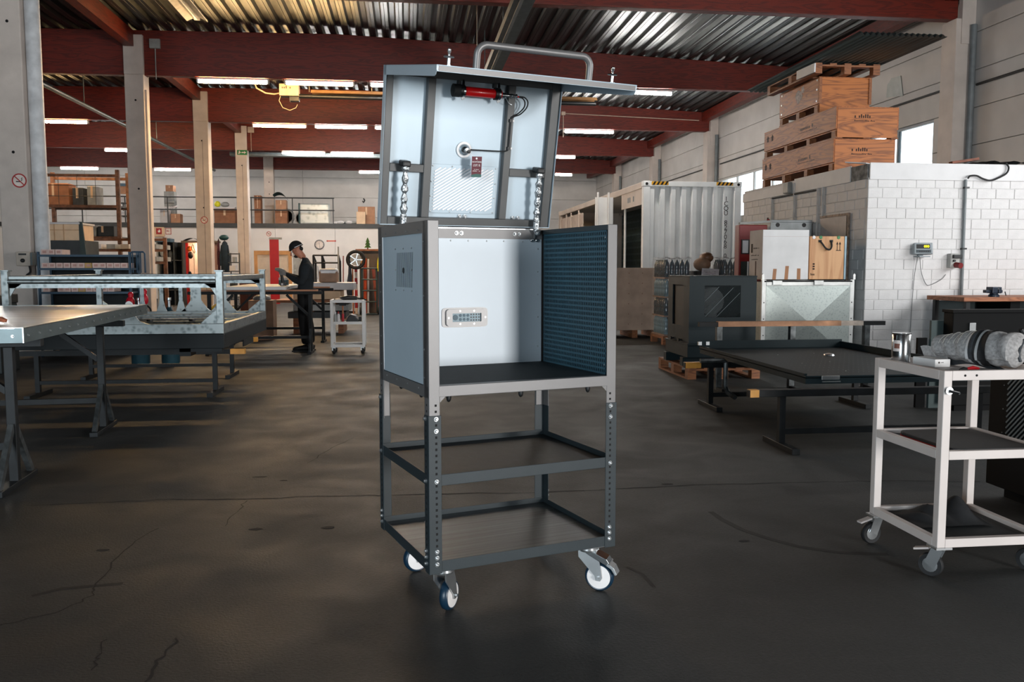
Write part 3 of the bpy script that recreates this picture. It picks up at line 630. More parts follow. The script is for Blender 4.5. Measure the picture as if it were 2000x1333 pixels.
# foil wrapped gas struts
def lid_pt(p): return LO+Euler((LT, 0, 0)).to_matrix() @ Vector(p)
for top, bot in (((.083, -.072, .243), (.085, D-.06, 1.405)), ((.678, -.072, .243), (.690, D-.048, 1.402))):
    a, b_ = lid_pt(top), V3(bot)
    m1 = a.lerp(b_, .68)
    n = 16; pts = [a.lerp(m1, k/n) for k in range(n+1)]
    r_ = random.Random(int(top[0]*1000))
    part('gas_strut', B().tube(pts, .012, 10, rs=[.0125+.0035*math.sin(k*1.9)+r_.uniform(-.002, .002) for k in range(n+1)]), M_foil, cart, smooth=True, label='foil wrapped gas strut')
    part('strut_rod', B().cyl(m1, b_, .0042, 8), M_chrome, cart, smooth=True)
    q = a.lerp(b_, .86); e = [q.lerp(b_, k/6)+Vector((.012*math.sin(k), -.006, 0)) for k in range(6)]
    part('foil_end', B().tube([m1]+e[:4], .008, 7, rs=[.013, .012, .016, .012, .005]), M_foil, cart, smooth=True)
    l1 = lid_pt((top[0], -.03, top[2]+.008))
    part('strut_bracket', B().bar(l1, lid_pt((top[0], -.088, top[2]+.008)), .036, .024), M_blkp, cart, bev=.006)
    part('ball_joint', B().ball(a+Vector((0, 0, .010)), .011, 10, 8), M_chrome, cart, smooth=True)
    for s in (-.012, .012): part('ball_joint', B().ball(b_+Vector((s, .004, -.004)), .0085, 10, 8), M_chrome, cart, smooth=True)
# ================================================================== painted brick room on the right
BX, BY, BE, BH = 5.59, 10.0, 13.95, 2.36
M_brick = mat('brick_white_paint', (216, 214, 213), .7, var=.05, vs=5, bump=.2, bs=45)
M_mortar = mat('mortar_paint', (212, 210, 209), .8, var=.08, vs=8)
M_fascia = mat('fascia_white', (214, 213, 213), .6, var=.03)
wf = struct('wall_brick_front', B().box((BX+.012, BY+.012, 0), (XR, BY+.24, BH)), M_mortar)
ws = struct('wall_brick_side', B().box((BX+.012, BY+.24, 0), (BX+.24, BE, BH)), M_mortar)
struct('wall_brick_rear', B().box((BX+.24, BE-.2, 0), (XR, BE, BH)), M_mortar)
struct('ceiling_brick_room', B().box((BX+.02, BY+.02, BH), (XR, BE, 2.54)), M_mortar)
def brick_mesh(l, h, d, key):
    c = .005; b = B()
    o = [(0, d, 0), (l, d, 0), (l, d, h), (0, d, h), (c, 0, c), (l-c, 0, c), (l-c, 0, h-c), (c, 0, h-c)]
    b.add(o, [(4, 5, 6, 7), (0, 1, 5, 4), (1, 2, 6, 5), (2, 3, 7, 6), (3, 0, 4, 7), (0, 3, 2, 1)]); return mesh_of(b, key, M_brick, False)
full, half, q3 = brick_mesh(.246, .121, .007, 'brick'), brick_mesh(.121, .121, .007, 'brick'), brick_mesh(.1835, .121, .007, 'brick')
def lay(parent, n, length, c0, c1, place, seed):
    r = random.Random(seed)
    for c in range(c0, c1):
        x = 0.0; first = [full, half, q3, full, half][c % 5] if c % 5 != 3 else half
        x = 0
        row = [first]
        while x < length-.05:
            me = row.pop() if row else full
            w = {full.name: .25, half.name: .125, q3.name: .1875}[me.name]
            if x+w > length+.02: break
            o = part('brick', me, None, parent); place(o, x, c*.125+.003, r.uniform(-.003, .003)); x += w
def pf(o, x, z, j): o.location = (BX+x+.002, BY+.005+j*.5, z)
def ps(o, y, z, j): o.rotation_euler = (0, 0, -math.pi/2); o.location = (BX+.005+j*.5, BE-y-.002, z)
lay(wf, 9, 2.26, 1, 19, pf, 1)
lay(ws, 16, 3.95, 7, 19, ps, 2)
for c in range(1, 7):
    for k in range(2):
        o = part('brick', full, None, ws); ps(o, 3.95-.25*(k+1)-.0625*(c % 2), c*.125+.003, 0)
# fascia boards and corner concrete
solid('fascia_board', B().box((BX+.01, BY-.014, BH-.012), (XR-.02, BY+.005, 2.552)), M_fascia, 'white fascia board along the top of the brick front wall', 'board', bev=.004)
solid('fascia_board', B().box((BX-.014, BY+.42, BH-.005), (BX+.005, BY+2.02, 2.555)), M_fascia, 'white fascia board on the brick side wall under the crates', 'board', bev=.004)
solid('fascia_board', B().box((BX-.012, BY+2.03, BH-.005), (BX+.005, BE, 2.50)), M_fascia, 'lower fascia board with a grey top rail, far end of brick side wall', 'board', bev=.004)
solid('corner_block', B().box((BX-.004, BY+.03, BH), (BX+.012, BY+.415, 2.54)), mat('raw_concrete', (128, 128, 126), .85, var=.35, vs=14, bump=.4), 'chipped grey concrete block at the corner between the fascias', 'block')
solid('edge_strip', B().bar((BX-.06, BY+.42, 2.60), (BX+.10, BY+.2, 2.565), .12, .012), M_fascia, 'loose white edge strip lying on the brick room corner', 'strip')
M_cond = mat('conduit_cream', (214, 208, 203), .55)
for i, (y, z0, z1) in enumerate([(12.77, 1.2, 2.36), (12.0, 1.2, 2.5), (11.28, 1.2, 2.36), (11.13, 1.95, 2.36)]):
    solid('conduit', B().cyl((BX-.016, y, z0), (BX-.016, y, z1), .016, 10), M_cond, 'cream conduit running down the brick side wall behind the cartons', 'conduit', 'conduits on brick side wall', smooth=True)
solid('cable_run', B().tube([(BX-.016, 12.8, 2.335), (BX-.016, 12.05, 2.338), (BX-.016, 11.3, 2.336)], .012, 8), mat('cable_black', (20, 20, 21), .6), 'black cable clipped under the fascia of brick side wall', 'cable', smooth=True)
t = thing('junction_box', 'grey junction box on the fascia of the brick side wall', 'box', (BX-.014, 12.17, 2.44))
part('box', B().box((-.06, -.09, -.08), (0, .09, .08)), mat('plastic_grey', (150, 150, 146), .6), t, bev=.01)
part('cover', B().box((-.066, -.08, -.07), (-.06, .08, .07)), mat('plastic_grey2', (170, 170, 166), .6), t, bev=.004)
t = thing('wall_hatch', 'flush hatch with a rusty frame in the brick side wall', 'hatch', (BX, 10.8, 1.17))
part('leaf', B().box((-.02, -.36, 0), (0, .36, .78)), mat('hatch_paint', (196, 188, 182), .7, var=.08), t)
M_rust = mat('frame_rusty', (150, 128, 110), .7, var=.3, vs=20)
part('frame', B().box((-.03, -.37, .77), (0, .37, .80)), M_rust, t); part('frame', B().box((-.03, -.39, -.1), (0, -.365, .80)), M_rust, t)
part('seal', B().box((-.028, -.362, -.1), (-.02, -.345, .77)), M_hole, t)
solid('hanging_rod', B().cyl((BX-.02, 12.9, 1.75), (BX-.02, 12.9, 2.05), .012, 8).box((BX-.04, 12.86, 1.73), (BX, 12.94, 1.75)), M_blkp, 'short black rod on the brick side wall above the red machine', 'rod')
# wall scale indicator
t = thing('scale_indicator', 'grey digital scale indicator with yellow digits on the white brick wall', 'display', (6.29, BY, 1.49))
M_ind = mat('indicator_grey', (150, 158, 162), .5)
part('bracket', B().box((-.07, -.12, -.085), (.07, 0, -.07)).box((-.03, -.03, -.07), (.03, 0, .05)), M_ind, t)
body = part('body', B().box((-.11, -.07, -.065), (.11, .0, .075)), M_ind, t, bev=.01, loc=(0, -.045, .005), rot=(math.radians(-10), 0, math.radians(-14)))
part('screen', B().box((-.085, -.0715, .0), (.075, -.07, .055)), M_blkp, body)
M_digit = mat('digit_yellow', (240, 232, 0), .4, emit=3.0, var=0)
text('digits', '000', .042, M_digit, body, (.035, -.0725, .027), (math.pi/2, 0, 0))
part('keypad', B().box((-.09, -.0712, -.05), (.085, -.07, -.012)), mat('keypad_dark', (60, 72, 78), .5), body)
for k in range(5): part('key', B().box((-.055+.025*k, -.073, -.04), (-.039+.025*k, -.0712, -.028)), M_blkp, body)
part('cable', B().tube(curve([(-.06, -.06, -.08), (-.065, -.02, -.3), (-.075, -.01, -.6), (-.085, -.01, -.9), (-.10, -.012, -1.2)]), .004, 6), mat('cable_grey', (120, 122, 122), .6), t, smooth=True)
part('cable', B().tube(curve([(-.03, -.06, -.08), (.02, -.02, -.26), (.10, -.01, -.42), (.18, -.01, -.42), (.30, -.01, -.36), (.355, -.01, -.30)]), .004, 6), mat('cable_grey', (120, 122, 122), .6), t, smooth=True)
t = thing('socket_box', 'wall socket box with a red power plug on the brick wall', 'socket', (6.73, BY, 1.36))
part('box', B().box((-.07, -.075, -.09), (.05, 0, .09)), mat('plastic_grey2', (170, 170, 166), .6), t, bev=.008)
part('flap', B().box((-.05, -.11, .03), (.06, -.075, .075)), M_blkp, t, bev=.005)
part('plug', B().cyl((.0, -.075, -.05), (.01, -.16, -.06), .035, 14), mat('plug_red', (120, 14, 20), .5), t, smooth=True)
part('switch', B().cyl((-.03, -.075, 0), (-.03, -.1, 0), .014, 10), M_blkp, t)
t = thing('conduit_pipe', 'steel conduit pipe climbing the white brick wall beside the socket', 'pipe', (6.86, BY, 1.0))
part('pipe', B().cyl((0, -.02, -.1), (-.01, -.02, 1.36), .018, 10), mat('pipe_grey', (118, 124, 126), .45, metal=.4), t, smooth=True)
for z in (.5, 1.25): part('clip', B().box((-.03, -.045, z), (.03, 0, z+.02)), M_blkp, t)
solid('rubber_hose', B().tube(curve([(6.85, BY-.06, 2.37), (6.88, BY-.06, 2.40), (6.97, BY-.05, 2.405), (7.06, BY-.045, 2.37), (7.16, BY-.045, 2.35), (7.26, BY-.045, 2.38), (7.37, BY-.045, 2.44), (7.40, BY-.04, 2.51), (7.37, BY-.03, 2.567)]), .011, 8), M_rubr, 'black rubber hose looping over the fascia of the brick wall', 'hose', smooth=True)
# debris on the roof edge
M_plank = woodmat('plank_brown', (124, 66, 40), (88, 44, 26), axis=0)
solid('plank', B().bar((6.72, BY+.1, 2.575), (7.04, BY+.05, 2.62), .10, .03), M_plank, 'brown plank end lying on the brick room roof', 'plank')
solid('tarp', B().grid(lambda u, v: (7.1+u*.62, BY+.02+v*.3, 2.557+.045*abs(math.sin(u*7+v*2))), 12, 3), M_rubr, 'crumpled dark tarp at the brick room roof edge', 'tarp')
# ------------------------------------------------------------------ pallet crates on the brick room
M_ply = woodmat('plywood_orange', (168, 94, 36), (120, 62, 18), axis=1, scale=2.6, rough=.55, rings=10)
M_plyx = woodmat('plywood_orange_x', (178, 104, 44), (126, 68, 22), axis=0, scale=2.6, rough=.55, rings=9)
M_feet = woodmat('pallet_block', (148, 92, 54), (112, 64, 34), axis=1, scale=5)
M_ink = mat('stencil_ink', (42, 26, 18), .8)
def crate(label, X0, Y0, X1, Y1, z0, hg, hp, marks):
    t = thing('wooden_crate', label, 'crate', (X0, Y0, z0), group='crates on the brick room')
    w, l = X1-X0, Y1-Y0; zt = hg+hp
    part('side_panel', B().box((0, 0, hg), (.018, l, zt)), M_ply, t, bev=.003); part('side_panel', B().box((w-.018, 0, hg), (w, l, zt)), M_ply, t)
    part('end_panel', B().box((.018, -.004, .01), (w-.018, .014, zt)), M_plyx, t, bev=.003); part('end_panel', B().box((.018, l-.014, hg), (w-.018, l+.004, zt)), M_plyx, t)
    part('bottom', B().box((.018, .014, hg-.018), (w-.018, l-.014, hg)), M_ply, t); part('cover', B().box((0, 0, zt), (w, l, zt+.012)), M_ply, t)
    n = 4 if l > 2 else 3
    for k in range(n):
        y = .02+(l-.14)*k/(n-1)
        for x in (.0, w/2-.05, w-.1): part('foot', B().box((x, y, .018), (x+.1, y+.1, hg-.018)), M_feet, t)
    for x in (.0, w/2-.05, w-.1): part('runner', B().box((x, .0, 0), (x+.1, l, .018)), M_feet, t)
    b = B()
    if marks:
        for k, (z, n_, h) in enumerate([(zt*.66, 8, .05), (zt*.66-.045, 14, .02)]):
            scribble(b, (.26, -.0045, z), (1, 0, 0), (0, 0, 1), .24 if k == 0 else .30, n_, h, 40+k, -.0006)
        scribble(b, (-.0005, l*.45, zt*.62), (0, -1, 0), (0, 0, 1), .4, 9, .05, 60, -.0006); scribble(b, (-.0005, l*.46, zt*.62-.04), (0, -1, 0), (0, 0, 1), .55, 14, .018, 61, -.0006)
        part('stencil', b, M_ink, t, kind='stuff')
        bb = B()
        for dy in (0, -.17):
            bb.prism([(-.03, 0), (.03, 0), (.03, .05), (.05, .05), (0, .1), (-.05, .05), (-.03, .05)], (-.0008, l-.14+dy, zt*.62), (0, 1, 0), (0, 0, 1), (.0006, 0, 0))
        part('arrow_mark', bb, M_ink, t, kind='stuff')
    return t
crate('long plywood crate at the bottom of the stack on the brick room', 5.75, 11.22, 6.64, 13.58, 2.555, .15, .305, True)
crate('long plywood crate in the middle of the stack on the brick room', 5.76, 11.19, 6.66, 13.55, 3.025, .12, .29, True)
c3 = crate('short scuffed plywood crate on top of the long crates', 5.76, 11.72, 6.54, 13.0, 3.449, .13, .36, False)
M_tear = mat('torn_label', (196, 186, 184), .7, var=.3, vs=25)
for y, z, s in ((.62, .34, .11), (.5, .42, .06)): part('torn_label', B().prism([(s*math.cos(a)*RND.uniform(.6, 1.2), s*math.sin(a)*RND.uniform(.6, 1.1)) for a in [k*math.pi/6 for k in range(12)]], (-.0012, y, z), (0, 1, 0), (0, 0, 1), (.001, 0, 0)), M_tear, c3)
for x in (.0, .74):
    part('corner_batten', B().box((x, -.02, .13), (x+.04, -.004, .49)), M_feet, c3)
for y, z in ((.05, .46), (.05, .33), (.05, .17), (1.2, .46), (1.2, .32), (1.2, .18)): part('nail_plate', B().lathe([(.016, 0), (.014, .004)], (0, y, z), (-1, 0, 0), 8), M_zinc, c3)
M_pal = woodmat('pallet_wood', (142, 88, 52), (104, 60, 34), axis=0, scale=4)
def pallet(name, label, loc, w, l, rz=0, m=None, group=None):
    t = thing(name, label, 'pallet', loc, rz, group); m = m or M_pal
    for k in range(5): x = (w-.1)*k/4; part('deck_board', B().box((x, 0, .122), (x+.1, l, .144)), m, t)
    for y in (0, l/2-.05, l-.1):
        part('cross_board', B().box((0, y, .10), (w, y+.1, .122)), m, t)
        for x in (0, w/2-.05, w-.1): part('block', B().box((x, y, .022), (x+.1, y+.1, .10)), m, t)
    for x in (0, w/2-.05, w-.1): part('base_board', B().box((x, 0, 0), (x+.1, l, .022)), m, t)
    return t
pallet('pallet', 'wooden pallet lying on the topmost crate under the corrugated sheets', (5.62, 11.55, 3.955), .95, 1.6)
t = thing('corrugated_sheet', 'pack of corrugated steel sheets lying on the pallet above the crates', 'sheet', (5.5, 10.15, 4.102))
def corr(u, v): return (u*1.14, v*3.5, .0+.018*math.sin(u*2*math.pi*15)+.02)
for k in range(3): part('sheet', B().grid(lambda u, v: (u*1.14+.006*k, v*3.5+.03*k, .02+.0185*math.sin(u*2*math.pi*15)+.012*k), 120, 4), mat('sheet_zinc', (84, 102, 104), .35, metal=.35, var=.12, vs=2, stretch=(6, .4, 1)), t, smooth=True)
solid('fascia_offcut', B().bar((5.59, 11.5, 4.02), (5.59, 12.05, 4.03), .02, .12), M_fascia, 'short white offcut leaning against the pallet above the crates', 'offcut')
solid('wall_vent_cover', B().prism([(-.3, -.2), (.28, -.12), (.26, .12), (.12, .22), (-.2, .2)], (XR-.012, 16.05, 4.75), (0, 1, 0), (0, 0, 1), (.012, 0, 0)), mat('cover_grey', (170, 176, 172), .6), 'grey patch plate fixed on the wall above the crate stack window', 'plate')
for y0, y1, z in ((14.3, 21.5, 4.40), (20.4, 25.4, 4.40), (26.3, 31.5, 4.4)): solid('wall_rod', B().cyl((XR-.03, y0, z), (XR-.03, y1, z), .018, 8), M_blkp, 'thin black rod along the panelled wall above the windows', 'rod', 'rods above the windows')
solid('wall_rod', B().cyl((XR-.03, 11.0, 4.31), (XR-.03, 13.55, 4.31), .022, 8), M_blkp, 'black rod on the dim wall panels beside the near wall column', 'rod')
# ================================================================== container, machines and boxes on the right
M_cont = mat('container_white', (240, 240, 238), .55, var=.05, vs=2)
M_contw = mat('container_cream', (206, 190, 176), .6, var=.08, vs=2)
CX0, CX1, CY0, CY1, CZ0, CZ1 = 5.69, 8.16, 20.5, 32.3, .45, 3.36
ct = thing('shipping_container', 'white shipping container with an open side behind the brick room', 'container', ((CX0+CX1)/2, CY0, 0))
w2 = (CX1-CX0)/2; Lc = CY1-CY0
def corrwall():
    b = B(); pts = []; x = -w2+.17; per = (2*w2-.34)/8.0
    for k in range(8): pts += [(x, .02), (x+per*.40, .02), (x+per*.5, .12), (x+per*.9, .12)]; x += per
    pts.append((x, .02))
    n = len(pts); vs = [(px, py, z) for z in (CZ0+.15, CZ1-.12) for px, py in pts]
    return b.add(vs, [(i, i+1, n+i+1, n+i) for i in range(n-1)])
part('end_wall', corrwall(), M_cont, ct)
for s in (-1, 1): part('corner_post', B().box((s*w2, 0, CZ0), (s*(w2-.17), .16, CZ1-.12)), M_cont, ct, bev=.01)
for z0, z1 in ((CZ0, CZ0+.15), (CZ1-.12, CZ1)): part('end_rail', B().box((-w2, 0, z0), (w2, .1, z1)), M_cont, ct, bev=.006)
for s in (-1, 1):
    for y in (0, Lc-.18): part('corner_casting', B().box((s*w2+s*.006, y-.006, CZ1-.118), (s*(w2-.16), y+.178, CZ1+.01)), M_cont if y == 0 else M_contw, ct, bev=.008)
    part('casting_hole', B().lathe([(.035, 0), (.035, .004)], (s*(w2-.08), -.007, CZ1-.06), (0, -1, 0), 12), M_hole, ct)
part('roof', B().box((-w2, .1, CZ1-.03), (w2, Lc, CZ1-.01)), M_cont, ct); part('floor_slab', B().box((-w2, .1, CZ0), (w2, Lc, CZ0+.15)), M_contw, ct)
part('far_wall', B().box((w2-.04, .16, CZ0+.15), (w2, Lc, CZ1-.03)), mat('container_inside', (70, 92, 94), .6), ct)
for k in range(11): part('inside_slat', B().box((w2-.07, .2, CZ0+.35+.23*k), (w2-.04, Lc-.2, CZ0+.42+.23*k)), mat('container_slat', (88, 112, 112), .55), ct)
part('rear_wall', B().box((-w2, Lc-.06, CZ0+.15), (w2, Lc, CZ1-.03)), M_contw, ct)
part('top_side_rail', B().box((-w2-.002, .17, CZ1-.16), (-w2+.1, Lc-.17, CZ1)), M_contw, ct, bev=.01)
part('side_header', B().box((-w2+.01, .17, CZ1-.55), (-w2+.03, 2.2, CZ1-.16)), M_contw, ct)
M_contd = mat('container_door', (198, 180, 166), .6, var=.06)
def door(y0, y1, rods):
    d = part('side_door', B().box((-w2, y0, CZ0+.15), (-w2+.05, y1, CZ1-.3)), M_contd, ct)
    for z in (CZ0+.5, CZ0+1.3, CZ1-.75): part('door_rib', B().box((-w2-.02, y0+.05, z), (-w2, y1-.05, z+.08)), M_contd, d)
    for y in rods: part('lock_rod', B().cyl((-w2-.04, y, CZ0+.1), (-w2-.04, y, CZ1-.2), .022, 8), M_contw, d); part('rod_guide', B().box((-w2-.06, y-.05, CZ1-.34), (-w2, y+.05, CZ1-.28)), M_contw, d); part('rod_guide', B().box((-w2-.06, y-.05, CZ0+1.6), (-w2, y+.05, CZ0+1.66)), M_contw, d)
door(7.4, 9.6, (7.75, 9.1)); door(9.62, Lc-.2, (10.0, 11.1))
# open leaf folded against the near end
d = part('open_leaf', B().box((-w2-.52, 3.02, CZ0+.15), (-w2-.02, 3.08, CZ1-.15)), M_cont, ct)
for x in (-w2-.46, -w2-.16): part('lock_rod', B().cyl((x, 2.98, CZ0+.1), (x, 2.98, CZ1-.02), .03, 8), M_cont, d)
part('interior_frame', B().cyl((-w2+.05, 1.95, CZ0), (-w2+.05, 1.95, CZ1-.2), .03, 8), M_cont, ct)
M_hz = mat('hazard_yellow', (232, 168, 24), .5); 
for x0 in (-w2+.20, w2-.64):
    h = part('hazard_strip', B().box((x0, -.004, CZ1-.085), (x0+.42, -.001, CZ1-.002)), M_hz, ct)
    for k in range(4): part('hazard_bar', B().prism([(.0, 0), (.05, 0), (.10, .083), (.05, .083)], (x0+.02+.1*k, -.0055, CZ1-.085), (1, 0, 0), (0, 0, 1), (0, .001, 0)), M_hole, h)
for k, ch in enumerate('ICQU 827068 0'):
    if ch != ' ': text('lettering', ch, .16, M_ink, ct, (w2-.38, .014, 2.95-.116*k), (math.pi/2, 0, 0))
part('print', scribble(B(), (-w2+.008, 1.55, CZ1-.42), (0, -1, 0), (0, 0, 1), .7, 4, .2, 9, -.002), M_dkframe, ct, kind='stuff')
for x in (-w2+.3, w2-.3):
    for y in (.2, Lc/2, Lc-.5): part('support_block', B().box((x-.2, y, 0), (x+.2, y+.3, CZ0)), M_plank, ct)
# ------------------------------------------------------------------ plywood transport box
M_oldply = mat('plywood_pale', (186, 158, 138), .7, var=.1, vs=4, bump=.1, bs=30)
p0, p1 = Zp(1190, 660), Zp(1296, 659)
t = thing('plywood_box', 'pale plywood transport box standing on skids before the container', 'box', (3.60, 15.2, 0))
part('body', B().box((0, 0, .14), (.98, .9, 1.27)), M_oldply, t, bev=.006)
nb = B()
for i in range(4):
    for j in range(6): nb.lathe([(.008, 0), (.006, .003)], (.12+.25*i, -.001, .25+.185*j), (0, -1, 0), 6)
part('nail_head', nb, M_plank, t, kind='stuff')
for x in (.02, .44, .86): part('skid', B().box((x, 0, 0), (x+.1, .9, .14)), M_feet, t)
# ------------------------------------------------------------------ wrapped bottle pallets
M_bot = mat('bottle_plastic', (120, 150, 158), .15, var=.3, vs=20, alpha=1.0, spec=.8)
M_botd = mat('bottle_plastic_dark', (34, 58, 66), .15, var=.3, vs=20, spec=.8)
M_wrap = mat('stretch_wrap', (205, 205, 208), .2, var=.15, vs=12, alpha=.16, bump=.6, bs=25)
M_lab = mat('bottle_label', (150, 168, 120), .5, var=.3, vs=9)
M_card = mat('cardboard_tray', (150, 118, 96), .7, var=.15, vs=6)
def bottle_mesh(m): return mesh_of(B().lathe([(.036, 0), (.040, .01), (.040, .1), (.037, .12), (.040, .14), (.040, .2), (.03, .245), (.013, .27), (.013, .29)], n=10), 'bottle', m, True)
mb, md = bottle_mesh(M_bot), bottle_mesh(M_botd)
def bottle_pallet(label, x, y, nx, ny, layers, me_list):
    t = thing('bottle_pallet', label, 'pallet load', (x, y, 0), group='wrapped bottle pallets')
    w, l = nx*.085, ny*.085
    part('pallet_base', B().box((-.03, -.03, .1), (w+.03, l+.03, .144)), M_pal, t)
    for xx in (-.03, w/2-.05, w-.07):
        for yy in (-.03, l-.07): part('block', B().box((xx, yy, 0), (xx+.1, yy+.1, .1)), M_pal, t)
    for k in range(layers):
        z = .15+.315*k
        part('cardboard_tray', B().box((-.01, -.01, z-.005), (w+.01, l+.01, z+.02)), M_card, t)
        for i in range(nx):
            for j in range(ny):
                if i in (0,) or j == 0: part('bottle', me_list[k % len(me_list)], None, t, loc=(i*.085+.042, j*.085+.042, z+.02))
    H_ = .15+.315*layers
    r = random.Random(int(x*100))
    part('stretch_wrap', B().grid(lambda u, v: ((-.02+(w+.04)*min(1, max(0, (u*2 if u < .5 else 1))), (l*(1-2*u) if False else (-.02 if u >= .0 else 0)), .14+v*(H_-.1)+.012*math.sin(u*31+v*7))), 14, 10), M_wrap, t, smooth=True)
    part('stretch_wrap', B().grid(lambda u, v: (-.022+.006*math.sin(v*23+u*9), -.02+u*(l+.04), .14+v*(H_-.1)), 10, 10), M_wrap, t, smooth=True)
    part('wrap_top', B().grid(lambda u, v: (-.03+u*(w+.06), -.03+v*(l+.06), H_+.02+.02*math.sin(u*17+v*5)*math.cos(v*13)), 18, 12), M_wrap, t, smooth=True)
    return t
bp = bottle_pallet('pallet of wrapped plastic bottles beside the plywood box', 4.20, 13.75, 5, 8, 4, [mb, md, mb, md])
bottle_pallet('pallet of wrapped plastic bottles next to the red machine', 5.06, 13.4, 5, 6, 4, [md, mb, mb, md])
t = thing('wrapped_parcel', 'brown parcels wrapped in film between the bottle pallets', 'parcel', (4.665, 13.5, 0))
part('base_box', B().box((0, 0, 0), (.31, .5, 1.22)), mat('parcel_dark', (40, 36, 34), .7), t)
part('parcel', B().ball((.14, .2, 1.33), .15, 14, 9, (.9, 1.2, .75)), M_card, t, smooth=True); part('parcel', B().ball((.23, .25, 1.44), .13, 14, 9, (.85, 1.2, .7)), mat('parcel_brown', (122, 84, 60), .5), t, smooth=True)
part('delivery_note', B().box((-.02, -.012, 1.05), (.27, -.008, 1.27)), mat('paper', (206, 200, 204), .7), t, rot=(0, math.radians(4), 0))
pb_ = B()
for k in range(6): scribble(pb_, (.0, -.0135, 1.22-.026*k), (1, 0, 0), (0, 0, 1), .22, 16, .012, 70+k, -.001)
part('note_print', pb_, mat('print_grey', (110, 90, 98), .8), t, rot=(0, math.radians(4), 0), kind='stuff')
# ------------------------------------------------------------------ generator cabinet on a pallet
M_gen = mat('cabinet_dark_teal', (21, 34, 38), .55, spec=.25, metal=.0, var=.06, vs=3)
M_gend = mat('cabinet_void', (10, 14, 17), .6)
gx0, gy0, gx1, gy1 = 3.19, 9.5, 3.99, 10.3
pallet('pallet', 'orange-edged wooden pallet carrying the dark machine cabinet', (3.16, 9.42, 0), .86, 1.15)
t = thing('machine_cabinet', 'dark teal machine cabinet with a mesh grille on a pallet', 'cabinet', (gx0, gy0, .146))
w, l = gx1-gx0, gy1-gy0
part('skid_beam', B().box((-.06, .02, 0), (w+.02, .12, .10)), M_gen, t); part('skid_beam', B().box((-.06, l-.14, 0), (w+.02, l-.04, .10)), M_gen, t)
part('base', B().box((-.02, -.03, .10), (w+.03, l+.02, .245)), M_gen, t, bev=.006)
part('plinth_lip', B().box((-.03, -.05, .245), (w+.04, l+.03, .26)), M_gen, t)
b = B(); zt = 1.025
b.box((0, 0, .26), (.18, .012, zt)).box((.61, 0, .26), (w, .012, zt)).box((.18, 0, .26), (.61, .012, .56)).box((.18, 0, .925), (.61, .012, zt))
part('front_sheet', b, M_gen, t)
part('side_sheet', B().box((0, .012, .26), (.012, .2, zt)).box((0, .62, .26), (.012, l, zt)).box((0, .2, .26), (.012, .62, .45)).box((0, .2, .93), (.012, .62, zt)), M_gen, t)
part('far_side_sheet', B().box((w-.012, .012, .26), (w, l, zt)), M_gen, t); part('rear_sheet', B().box((.012, l-.012, .26), (w-.012, l, zt)), M_gen, t); part('top_sheet', B().box((-.005, -.005, zt), (w+.005, l+.005, zt+.012)), M_gen, t, bev=.003)
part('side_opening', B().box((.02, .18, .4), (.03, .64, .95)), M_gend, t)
part('inner_fan', B().lathe([(.16, 0), (.16, .02), (.05, .03)], (.32, .2, .74), (0, -1, 0), 20), mat('fan_grey', (96, 104, 106), .5), t); part('inner_block', B().box((.2, .25, .5), (.42, .5, .9)), mat('fan_grey', (96, 104, 106), .5), t)
gb = B()
for k in range(44):
    for dx in (1, -1):
        c = -.365+k*.0185
        x0, x1, z0, z1 = .18, .61, .56, .925
        if dx == 1: lo, hi = max(x0, x0+(-c if c < 0 else 0)), min(x1, x0+(z1-z0)-c); f = lambda x: z0+c+(x-x0)
        else: lo, hi = max(x0, x0+c), min(x1, x0+c+(z1-z0)); f = lambda x: z0+c-(x-x0)+(z1-z0)
        if dx == -1: lo, hi = max(x0, x0+c), min(x1, x0+c+(z1-z0))
        if hi-lo > .01: gb.bar((lo, .005, f(lo)), (hi, .005, f(hi)), .003, .004, up=(0, 1, 0))
part('mesh_grille', gb, M_gen, t, kind='stuff')
for p in [((.19, .57), (.52, .90)), ((.33, .57), (.60, .84)), ((.19, .75), (.35, .91))]: part('grille_wire', B().bar((p[0][0], .0, p[0][1]), (p[1][0], .0, p[1][1]), .004, .004, up=(0, 1, 0)), mat('wire_grey', (90, 104, 108), .5), t)
for y in (.25, .55): part('lock_knob', B().lathe([(.012, 0), (.012, .03), (.02, .032), (.02, .045)], (0, y, .285), (-1, 0, 0), 10), M_blkp, t)
# ------------------------------------------------------------------ bright sheet metal case with crossed panel
M_case = galvmat('case_sheet', (158, 166, 163), (136, 145, 142), .4, .45, 40)
M_casef = mat('case_frame', (212, 214, 212), .4, metal=.5)
cx0, cx1, cy = 4.27, 5.46, 10.05
t = thing('metal_case', 'silver sheet metal case with a crossed front panel beside the brick corner', 'case', (cx0, cy-.04, 0))
w = cx1-cx0; zt = 1.13; zb = .12
part('body', B().box((.01, .03, zb), (w-.01, .9, zt-.03)), M_case, t)
f = .055
for a, c in [((0, 0, zb), (f, .03, zt)), ((w-f, 0, zb), (w, .03, zt)), ((f, 0, zb), (w-f, .03, zb+f)), ((f, 0, zt-f-.02), (w-f, .03, zt-.02))]: part('frame_bar', B().box(a, c), M_casef, t, bev=.004)
mid = (w/2, -.055, .60); q = [(f, .0, zb+f), (w-f, .0, zb+f), (w-f, .0, zt-f-.02), (f, .0, zt-f-.02)]
for k in range(4): part('panel_facet', B().add([q[k], q[(k+1) % 4], mid], [(0, 1, 2)]), M_case, t)
for x in (0, w-.02): part('handle_lug', B().prism([(0, 0), (.03, 0), (.03, .06), (.015, .075), (0, .06)], (x, .0, zt), (1, 0, 0), (0, 0, 1), (0, .02, 0)), M_casef, t)
for x in (.13, .66): part('latch', B().box((x, -.02, zt-.065), (x+.12, 0, zt-.01)), M_casef, t, bev=.004)
